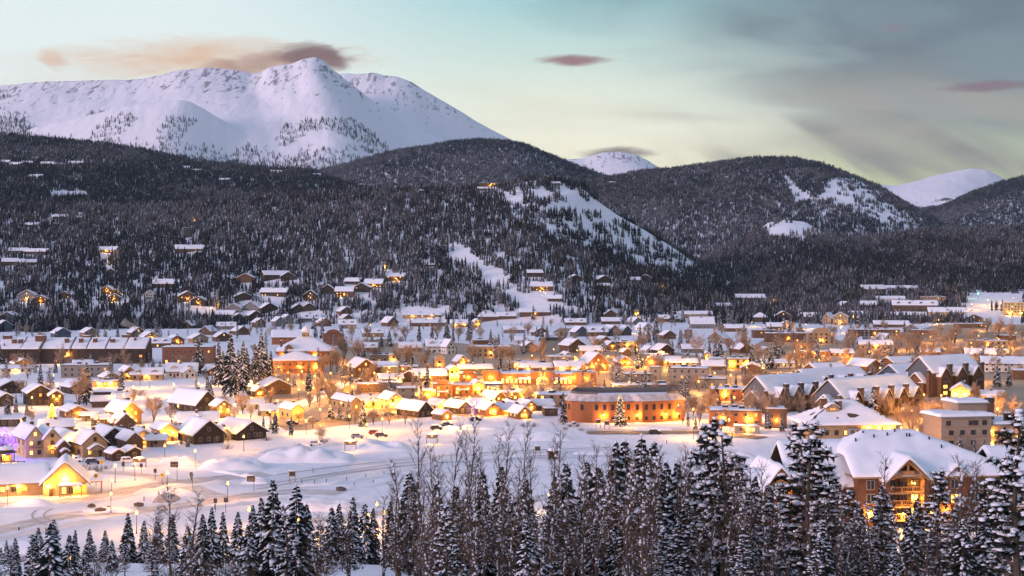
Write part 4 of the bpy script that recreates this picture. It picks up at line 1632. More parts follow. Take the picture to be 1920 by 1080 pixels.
def lodge():
    X, Y = flat(1683, 988)
    B = Bld('timber_lodge', X, Y, 0, 5)
    k_ = FPX / Y
    wm = mat('wall lodge', (0.135, 0.062, 0.032), .85, .2, 1.0, .35, 3.0, stripe=(.25, 'z'))
    # main block
    b = MB()
    b.box(-9.6, 27, 0, 24, -2, 11.9)
    B.part('wall', b, [wm])
    # big sweeping hip roof over the main block
    x0, x1, y0, y1 = -11.2, 28.5, -1.4, 25.5

    def zf(x, y):
        q = max(abs(x - 2.2) - 6.5, 0) / (13.2 if x < 2.2 else 19.5)
        d = abs(y - 13.0) / 13.6
        qq = max(q, d)
        return 12.2 + 8.6 * max(0, 1 - qq) ** .92
    sl = MB()
    nx, ny = 18, 14
    for j in range(ny):
        for i in range(nx):
            x, y = x0 + (x1 - x0) * i / (nx - 1), y0 + (y1 - y0) * j / (ny - 1)
            sl.v.append((x, y, zf(x, y) - .03))
    for j in range(ny - 1):
        for i in range(nx - 1):
            a = j * nx + i
            sl.f.append((a, a + 1, a + nx + 1, a + nx))
            sl.m.append(0)
    sl.box(x0, x1, y0, y0 + .25, 11.75, 12.13, 1)
    sl.box(x0, x0 + .25, y0 + .26, y1, 11.75, 12.13, 1)
    rf = B.part('roof', sl, [ROOFM, TRIMM])
    B.snow(rf, zf, x0, x1, y0, y1, .95, 30, 24)
    for x, y in ((-7.2, 9), (-4.5, 11.5), (-2.2, 10.2), (1.4, 10.8), (3.7, 12), (6.2, 10.5), (6.9, 10.5), (11.4, 9.3), (13.4, 6.5)):
        pz = zf(x, y) + .6
        o = MB()
        o.tube((x, y, pz), (x, y, pz + 1.15), .2, .2, 8, 0, True)
        B.part('vent_pipe', o, [METAL])
    # front timber gable with deep porch bays
    gx0, gx1 = -3.4, 6.0
    cxg = (gx0 + gx1) / 2
    B.box('porch_back_wall', mat('dark_recess', (0.06, 0.035, 0.022), .9, .2, 1.0), gx0 + .3, gx1 - .3, -.32, -.02, -2, 14.4)
    B.gable_roof(gx0, gx1, -3.4, 9.0, 11.9, 4.7, 'y', 1.1, .85, TRIMM, None, 'gable_roof', 12, 8)
    for x in (gx0, gx1):
        B.box('porch_pier', wm, x - .55, x + .55, -3.0, -.33, -2, 11.7)
    tb = MB()
    tb.beam((gx0 - .4, -3.2, 11.75), (cxg, -3.2, 16.1), .5, .6)
    tb.beam((gx1 + .4, -3.2, 11.75), (cxg, -3.2, 16.1), .5, .6)
    tb.beam((gx0 + .8, -3.25, 11.9), (cxg, -3.25, 13.5), .42, .5)
    tb.beam((gx1 - .8, -3.25, 11.9), (cxg, -3.25, 13.5), .42, .5)
    tb.beam((cxg, -3.3, 12.9), (cxg, -3.3, 16.0), .45, .45)
    tb.beam((cxg - 1.6, -3.28, 13.6), (cxg + 1.6, -3.28, 13.6), .4, .4)
    B.part('timber_truss', tb, [mat('honey_timber', (0.40, 0.20, 0.075), .7, .2, 1.5)])
    for z in (2.2, 5.4, 8.6):
        B.box('balcony_floor', TRIMM, gx0 + .56, gx1 - .56, -3.1, -.34, z - .35, z)
        rl = MB()
        for q in range(4):
            xx = gx0 + .7 + (gx1 - gx0 - 1.4) * q / 3
            rl.box(xx - .13, xx + .13, -3.12, -2.9, z, z + 1.25)
        rl.box(gx0 + .56, gx1 - .56, -3.14, -2.88, z + 1.25, z + 1.42)
        for q in range(16):
            xx = gx0 + .7 + (gx1 - gx0 - 1.4) * (q + .5) / 16
            rl.box(xx - .03, xx + .03, -3.04, -2.98, z, z + 1.25)
        B.part('balcony_railing', rl, [MATS['honey_timber']])
        for u, lit in ((-1.4, 'dark'), (1.3, 'dark'), (4.0, 'lit' if z < 6 else 'dark')):
            B.window('f', u, z + .4, 1.9, 2.1, lit, 'd', -.34)
    for u, z, lit in ((-6.6, 8.9, 'dark'), (-6.6, 5.6, 'dark'), (9.0, 8.9, 'dark'), (9.0, 5.4, 'dark'), (-6.6, 2.2, 'lit'), (9.0, 2.2, 'lit'),
                      (14.0, 8.9, 'dark'), (14.0, 5.4, 'lit'), (20, 5.6, 'dark'), (24.5, 5.6, 'dark'), (20, 8.6, 'dark'), (24.5, 8.6, 'dark')):
        B.window('f', u, z, 2.1, 2.4, lit, 'w', 0)
    # small dormer gable and shelf roof beside the main gable
    B.gable_wall(wm, 12.2, 16.2, -.9, 7, 11.6, 12.5, 1.9, 'y', 'dormer')
    B.gable_roof(12.2, 16.2, -.9, 7, 12.5, 1.9, 'y', .8, .8, TRIMM, None, 'dormer_roof', 7, 6)
    B.window('f', 14.2, 11.7, 2.0, 1.3, 'dark', 'w', -.9)
    # far wing with a lower eave
    b = MB()
    b.box(27.1, 44, 2, 22, -2, 10.2)
    B.part('wing', b, [wm])
    B.gable_roof(27.2, 44, 2, 22, 10.2, 6.5, 'x', 1.0, .9, TRIMM, None, 'wing_roof', 12, 8)
    B.window_row('f', 2, 28, 43, (3.0, 6.6), 3, 2.2, 2.2, .15, 'w')
    # detached-looking left wing with its own timber gable
    wx = -28.5
    B.gable_wall(wm, wx - 3.6, wx + 3.6, 2, 16, -2, 9.6, 0.4, 'y', 'side_wing')
    B.box('side_link', wm, wx - 9, wx - 3.61, 5, 15, -2, 9.2)
    B.box('link_wall', wm, wx + 3.61, -9.61, 7, 20, -2, 10)
    B.gable_roof(wx - 3.6, wx + 3.6, -.3, 18, 9.6, 4.9, 'y', .9, .8, TRIMM, None, 'side_wing_roof', 10, 9)
    B.gable_roof(wx - 9, wx - 3, 5, 15, 9.2, 3.0, 'x', .8, .8, TRIMM, None, 'side_link_roof', 8, 6)
    B.gable_roof(wx + 4.6, -8.2, 4.5, 25, 10, 8.2, 'x', 1.4, .9, TRIMM, None, 'link_roof', 12, 8)
    tb = MB()
    tb.beam((wx - 4.2, -.1, 9.3), (wx, -.1, 14.0), .4, .5)
    tb.beam((wx + 4.2, -.1, 9.3), (wx, -.1, 14.0), .4, .5)
    tb.beam((wx - 2.8, -.15, 10.1), (wx, -.15, 11.6), .34, .4)
    tb.beam((wx + 2.8, -.15, 10.1), (wx, -.15, 11.6), .34, .4)
    tb.beam((wx, -.2, 11.0), (wx, -.2, 13.9), .36, .36)
    B.part('side_truss', tb, [MATS['honey_timber']])
    for z in (6.3, 2.9):
        B.box('balcony_floor', TRIMM, wx - 3.3, wx + 3.3, -.1, 1.98, z - .3, z)
        rl = MB()
        for q in range(7):
            xx = wx - 3.2 + 6.4 * q / 6
            rl.box(xx - .1, xx + .1, -.08, .1, z, z + 1.1)
        rl.box(wx - 3.3, wx + 3.3, -.1, .12, z + 1.1, z + 1.25)
        B.part('balcony_railing', rl, [MATS['honey_timber']])
        B.window('f', wx - 1.4, z + .3, 2.0, 2.2, 'dark', 'd', 2)
        B.window('f', wx + 1.5, z + .3, 1.4, 2.2, 'dim', 'd', 2)
    for x, y, z, wt_ in ((3.8, -.7, 10.4, 260), (4.2, -.7, 7.0, 420), (0.0, -3.3, 3.6, 900), (8.0, -.2, 3.2, 600), (-7, -.2, 3.4, 500), (12, -.2, 4.0, 450), (20, 1.6, 3, 380), (wx + 2, 1.8, 8.4, 180), (wx - 1, -.3, 3.0, 500)):
        B.lamp(x, y, z, wt_)
    landmark(B, 'the timber lodge', 'large timber lodge with huge smooth snow roof and trussed balcony gable', 'lodge')


def hip_hall():
    X, Y = flat(1600, 822)
    B = Bld('conference_hall', X, Y, 0, 4)
    wm = wallmat('tan')
    b = MB()
    b.box(-16.5, 16, 0, 22, -1, 4.9)
    B.part('wall', b, [wm])
    B.hip_roof(-16.5, 16, 0, 22, 4.9, 7.6, 1.6, .65, 4.0, n=20, curve=1.25)
    B.window_row('f', 0, 4, 15, (1.0,), 5, 1.7, 2.6, 1.0, 'd')
    B.window_row('f', 0, -15, -1, (1.2,), 4, 1.5, 1.8, .3, 'd')
    B.box('stone_porch', wallmat('grey'), -2.4, 1.6, -3.5, -.01, -1, 4.0)
    for x in (-1.4, .6):
        B.window('f', x, 2.3, 1.1, 1.2, 'dark', 'w', -3.5)
    for x, y, h_ in ((-8.4, 9, 4.4), (-3.4, 7, 3.6), (-1.5, 12, 3.2), (5, 13, 3.6)):
        B.chimney(x, y, 9.2, 2.1, 2.0, h_)
    B.dormer(-6, 5.2, 9.6, 4.6, 4, .9, 1.5, wm, 'dim')
    for x in (5.5, 9.5, 13.5):
        B.lamp(x, -.1, 3.9, 700)
    landmark(B, 'the hip-roofed hall', 'broad tan hall with a sweeping snowy hip roof and four chimneys')


def beige_block():
    X, Y = flat(1812, 848)
    B = Bld('modern_apartment_house', X, Y, 0, 10)
    wm = wallmat('beige')
    b = MB()
    b.box(-9, 9, 0, 13, -1.2, 11.6)
    B.part('wall', b, [wm])
    rf = MB()
    rf.box(-9.9, 9.9, -.9, 13.9, 11.61, 12.05)
    r_ = B.part('roof', rf, [wallmat('grey')])
    B.snow(r_, lambda x, y: 12.06, -9.8, 9.8, -.8, 13.8, 1.0, 12, 8)
    b = MB()
    b.box(1, 11.6, 7.5, 18, 12.06, 15.4)
    up = B.part('upper_storey', b, [wm])
    rf = MB()
    rf.box(.2, 12.2, 6.8, 18.6, 15.41, 15.8)
    r2 = B.part('upper_roof', rf, [wallmat('grey')], up)
    B.snow(r2, lambda x, y: 15.81, .3, 12.1, 6.9, 18.5, .9, 8, 8)
    B.chimney(12.8, 8, -1, 2.2, 2.2, 18.4)
    B.box('trim_band', TRIMM, -9.06, 9.06, -.06, 13.06, 5.0, 5.25)
    B.box('trim_band', TRIMM, -9.06, 9.06, -.06, 13.06, 8.4, 8.6)
    b = MB()
    b.box(9.05, 26, 2, 16, -1.2, 8.6)
    B.part('side_wing', b, [wm])
    rf = MB()
    rf.box(8.9, 27, 1, 17, 8.61, 9.0)
    r3 = B.part('side_roof', rf, [wallmat('grey')])
    B.snow(r3, lambda x, y: 9.01, 10.4, 26.8, 1.1, 16.9, .9, 10, 8)
    for u, z in ((-6.5, 9.0), (1.6, 9.0), (3.4, 9.0), (2.4, 5.8), (-5.5, 5.8), (-1.5, 5.8), (6.5, 5.8), (2.4, 2.4), (-5.5, 2.4), (6.5, 9.0)):
        B.window('f', u, z, 1.6, 1.6, 'dark', 'd', 0)
    for z in (9.0, 5.8, 2.4):
        B.window('r', 3.5, z, 1.7, 1.6, 'dim' if z < 7 else 'dark', 'd', 9)
    for k, u in enumerate((12, 16.5, 21, 24)):
        for z in (1.5, 5.0):
            B.window('f', u, z, 2.0, 1.7, 'dim' if (k + int(z)) % 3 == 0 else 'dark', 'd', 2)
            if k < 3:
                B.box('balcony', wallmat('tan'), u - 1.5, u + 1.5, .3, 1.98, z - .5, z + .55)
    for x, z in ((10, 6.5), (10, 2.5), (18.5, 4)):
        B.lamp(x, 1.9, z, 420)
    B.chimney(17, 4, 9.0, 1.8, 1.8, 3.4)
    landmark(B, 'the beige apartments', 'beige modern apartment house with stacked flat roofs under thick snow')


def left_condo():
    X, Y = flat(135, 682)
    B = Bld('apartment_block', X, Y, 0, 3)
    wm, dm = wallmat('dark brown'), wallmat('brown')
    L, D, h = 94.0, 18.0, 9.6
    x0 = -L / 2
    segs = [(0, 15), (15.4, 27), (27.4, 46), (46.4, 56), (56.4, 68), (68.4, 80), (80.4, 94)]
    b = MB()
    b.box(x0, -x0, 0, D, -1, h)
    B.part('wall', b, [wm])
    for k, (a, c) in enumerate(segs):
        dy = (0, -1.8, 0.6, 0.6, 0.3, 0.3, -1.2)[k]
        xa, xb = x0 + a, x0 + c
        q = [(xa, dy - .8, h + .05), (xb, dy - .8, h + .05), (xb, D * .75, h + 6.2), (xa, D * .75, h + 6.2)]
        lo = [(x, y, z - .25) for x, y, z in q]
        r_ = MB()
        r_.face(q, 0)
        r_.face(lo[::-1], 0)
        for i in range(4):
            i2 = (i + 1) % 4
            r_.face([q[i2], q[i], lo[i], lo[i2]], 1)
        r_.face([(xa, D * .75, h), (xb, D * .75, h), (xb, D * .75, h + 6.0), (xa, D * .75, h + 6.0)][::-1], 1)
        ro = B.part('roof', r_, [ROOFM, TRIMM])
        sl = 6.15 / (D * .75 - dy + .8)
        B.snow(ro, lambda x, y, dy=dy, sl=sl: h + .06 + (y - dy + .8) * sl, xa + .1, xb - .1, dy - .75, D * .75 - .1, .6, 8, 8)
        if dy < 0:
            B.box('bay', wm, xa + .3, xb - .3, dy, -.01, -1, h - .2)
        # brown party wall sticking up between the roofs
        pw = MB()
        pts = [(dy - 1.2, h - 2), (dy - 1.2, h + .5), (D * .75 + .2, h + 7.2), (D * .75 + .2, h - 2)]
        fr = [(xb + .02, y, z) for y, z in pts]
        bk = [(xb + .38, y, z) for y, z in pts]
        pw.face(fr)
        pw.face(bk[::-1])
        for i in range(4):
            pw.face([fr[(i + 1) % 4], fr[i], bk[i], bk[(i + 1) % 4]])
        B.part('party_wall', pw, [dm])
        n = max(1, int((c - a) / 5))
        for i in range(n):
            for z in (1.0, 4.0, 6.8):
                qq = B.rnd.random()
                B.window('f', xa + (c - a) * (i + .5) / n, z, 2.0, 1.7, 'dim' if qq < .10 else 'dark', 'd', min(0, dy))
    for x, y, w_, h_ in ((-38, 6, 2.6, 3.6), (-34, 6, 2.6, 3.6), (-22, 8, 6.2, 5.0), (-5, 7, 2.4, 3.6), (4, 7, 2.4, 3.6), (13, 7, 2.4, 3.6), (24, 7, 2.8, 3.2), (31, 14, 5, 3), (38, 9, 1.2, 3.4), (-44, 12, 5.5, 3.5), (6, 14, 5, 2.5)):
        B.chimney(x, y, h + y * .36, w_, 2.2, h_)
    landmark(B, 'the chimneyed apartments', 'long dark brown apartment block with stepped snow roofs and many chimneys')


def shop_block():
    """orange brick main street block with arched entrance"""
    X, Y = flat(1008, 722)
    B = Bld('main_street_block', X, Y, 0, -5)
    wm = wallmat('orange brick')
    sc = Y / FPX
    x0, x1 = -102 * sc, 108 * sc
    h = 19 * sc
    b = MB()
    b.box(x0, x1, 0, 22, -1, h)
    B.part('wall', b, [wm])
    for xa, xb, hh in ((x0 - .3, x0 + 8, h + 2.0), (-11 * sc, 30 * sc, h + 1.6), (x1 - 11, x1 + .3, h + 1.3)):
        B.box('parapet_bay', wm, xa, xb, -.7, 5.5, -1, hh)
        B.box('cornice', WTRIM, xa - .2, xb + .2, -.9, 5.7, hh + .01, hh + .35)
    p = MB()
    p.box(x0, x1, -.1, .3, h, h + .6)
    p.box(x0, x1, 21.7, 22.1, h, h + .6)
    rf = B.part('roof', p, [wm])
    B.snow(rf, lambda x, y: h + .3, x0 + .4, x1 - .4, 6, 21.5, .8, 24, 8)
    B.snow(rf, lambda x, y: h + .31, x0 + 8.4, -11 * sc - .4, .5, 5.8, .7, 12, 4)
    B.snow(rf, lambda x, y: h + .31, 30 * sc + .4, x1 - 11.4, .5, 5.8, .7, 12, 4)
    n = 16
    for k in range(n):
        u = x0 + 9 + (x1 - x0 - 21) * (k + .5) / n
        if -12 * sc < u < 31 * sc:
            continue
        B.window('f', u, .8, 1.5, 2.6, 'lit', 'w', 0)
    cx = 9.5 * sc
    ar = MB()
    pts = [(cx - 3.2, .3), (cx + 3.2, .3)] + [(cx + 3.2 * math.cos(a), 2.4 + 2.2 * math.sin(a)) for a in np.linspace(0, math.pi, 11)]
    ar.face([(x, -.74, z) for x, z in pts])
    B.part('arched_window', ar, [LITW])
    for s_ in (-1, 1):
        xa, xb = cx + s_ * 9.5 - 3.2, cx + s_ * 9.5 + 3.2
        aw = MB()
        q = [(xa, -.03, 3.9), (xb, -.03, 3.9), (xb, -2.2, 3.0), (xa, -2.2, 3.0)]
        lo = [(x, y, z - .15) for x, y, z in q]
        aw.face(q[::-1])
        aw.face(lo)
        for i in range(4):
            aw.face([q[i], q[(i + 1) % 4], lo[(i + 1) % 4], lo[i]])
        ao = B.part('awning', aw, [DTRIM])
        B.snow(ao, lambda x, y: 3.92 + (y + .03) * .415, xa + .1, xb - .1, -2.05, -.15, .35, 6, 3)
    for u in (x0 + 4, x0 + 14, x0 + 24, cx, cx + 16, x1 - 14, x1 - 5):
        B.lamp(u, -.95, 4.0 if u != cx else 5.6, 650)
    for k in range(6):
        u = MB()
        ux = x0 + 10 + k * 8.5
        u.box(ux - 1.2, ux + 1.2, 11, 13, h + .5, h + 1.8)
        B.part('roof_unit', u, [METAL])
    landmark(B, 'the arched orange shops', 'orange brick main street block with a glowing arched entrance and snowy awnings')


def gazebo():
    X, Y = flat(11, 866)
    B = Bld('gazebo', X, Y, 0, 10)
    for k in range(6):
        a = math.pi / 3 * k + .3
        B.box('post', TRIMM, 2.5 * math.cos(a) - .15, 2.5 * math.cos(a) + .15, 2.5 * math.sin(a) - .15, 2.5 * math.sin(a) + .15, -.3, 2.9)
    B.box('base_wall', wallmat('tan'), -1.7, 1.7, -1.7, 1.7, -.3, 2.2)
    r_ = MB()
    ring = [(3.4 * math.cos(math.pi / 3 * k + .3), 3.4 * math.sin(math.pi / 3 * k + .3), 2.9) for k in range(6)]
    for k in range(6):
        r_.face([ring[k], ring[(k + 1) % 6], (0, 0, 5.0)])
    r_.face(ring[::-1])
    ro = B.part('roof', r_, [ROOFM])
    sb = MB()
    sb.blob((0, 0, 4.2), 3.1, 3.1, 1.0, B.rnd, 0, 0, 0, 10)
    B.part('snow', sb, [SNOW], ro, True)
    B.window_row('f', -1.7, -1.6, 1.6, (.6,), 2, 1.0, 1.3, 1, 'd')
    B.lamp(0, -2.3, 2.2, 420)
    tag(B.root, 'small lit gazebo with pointed snowy roof beside the yellow balcony house', 'gazebo')


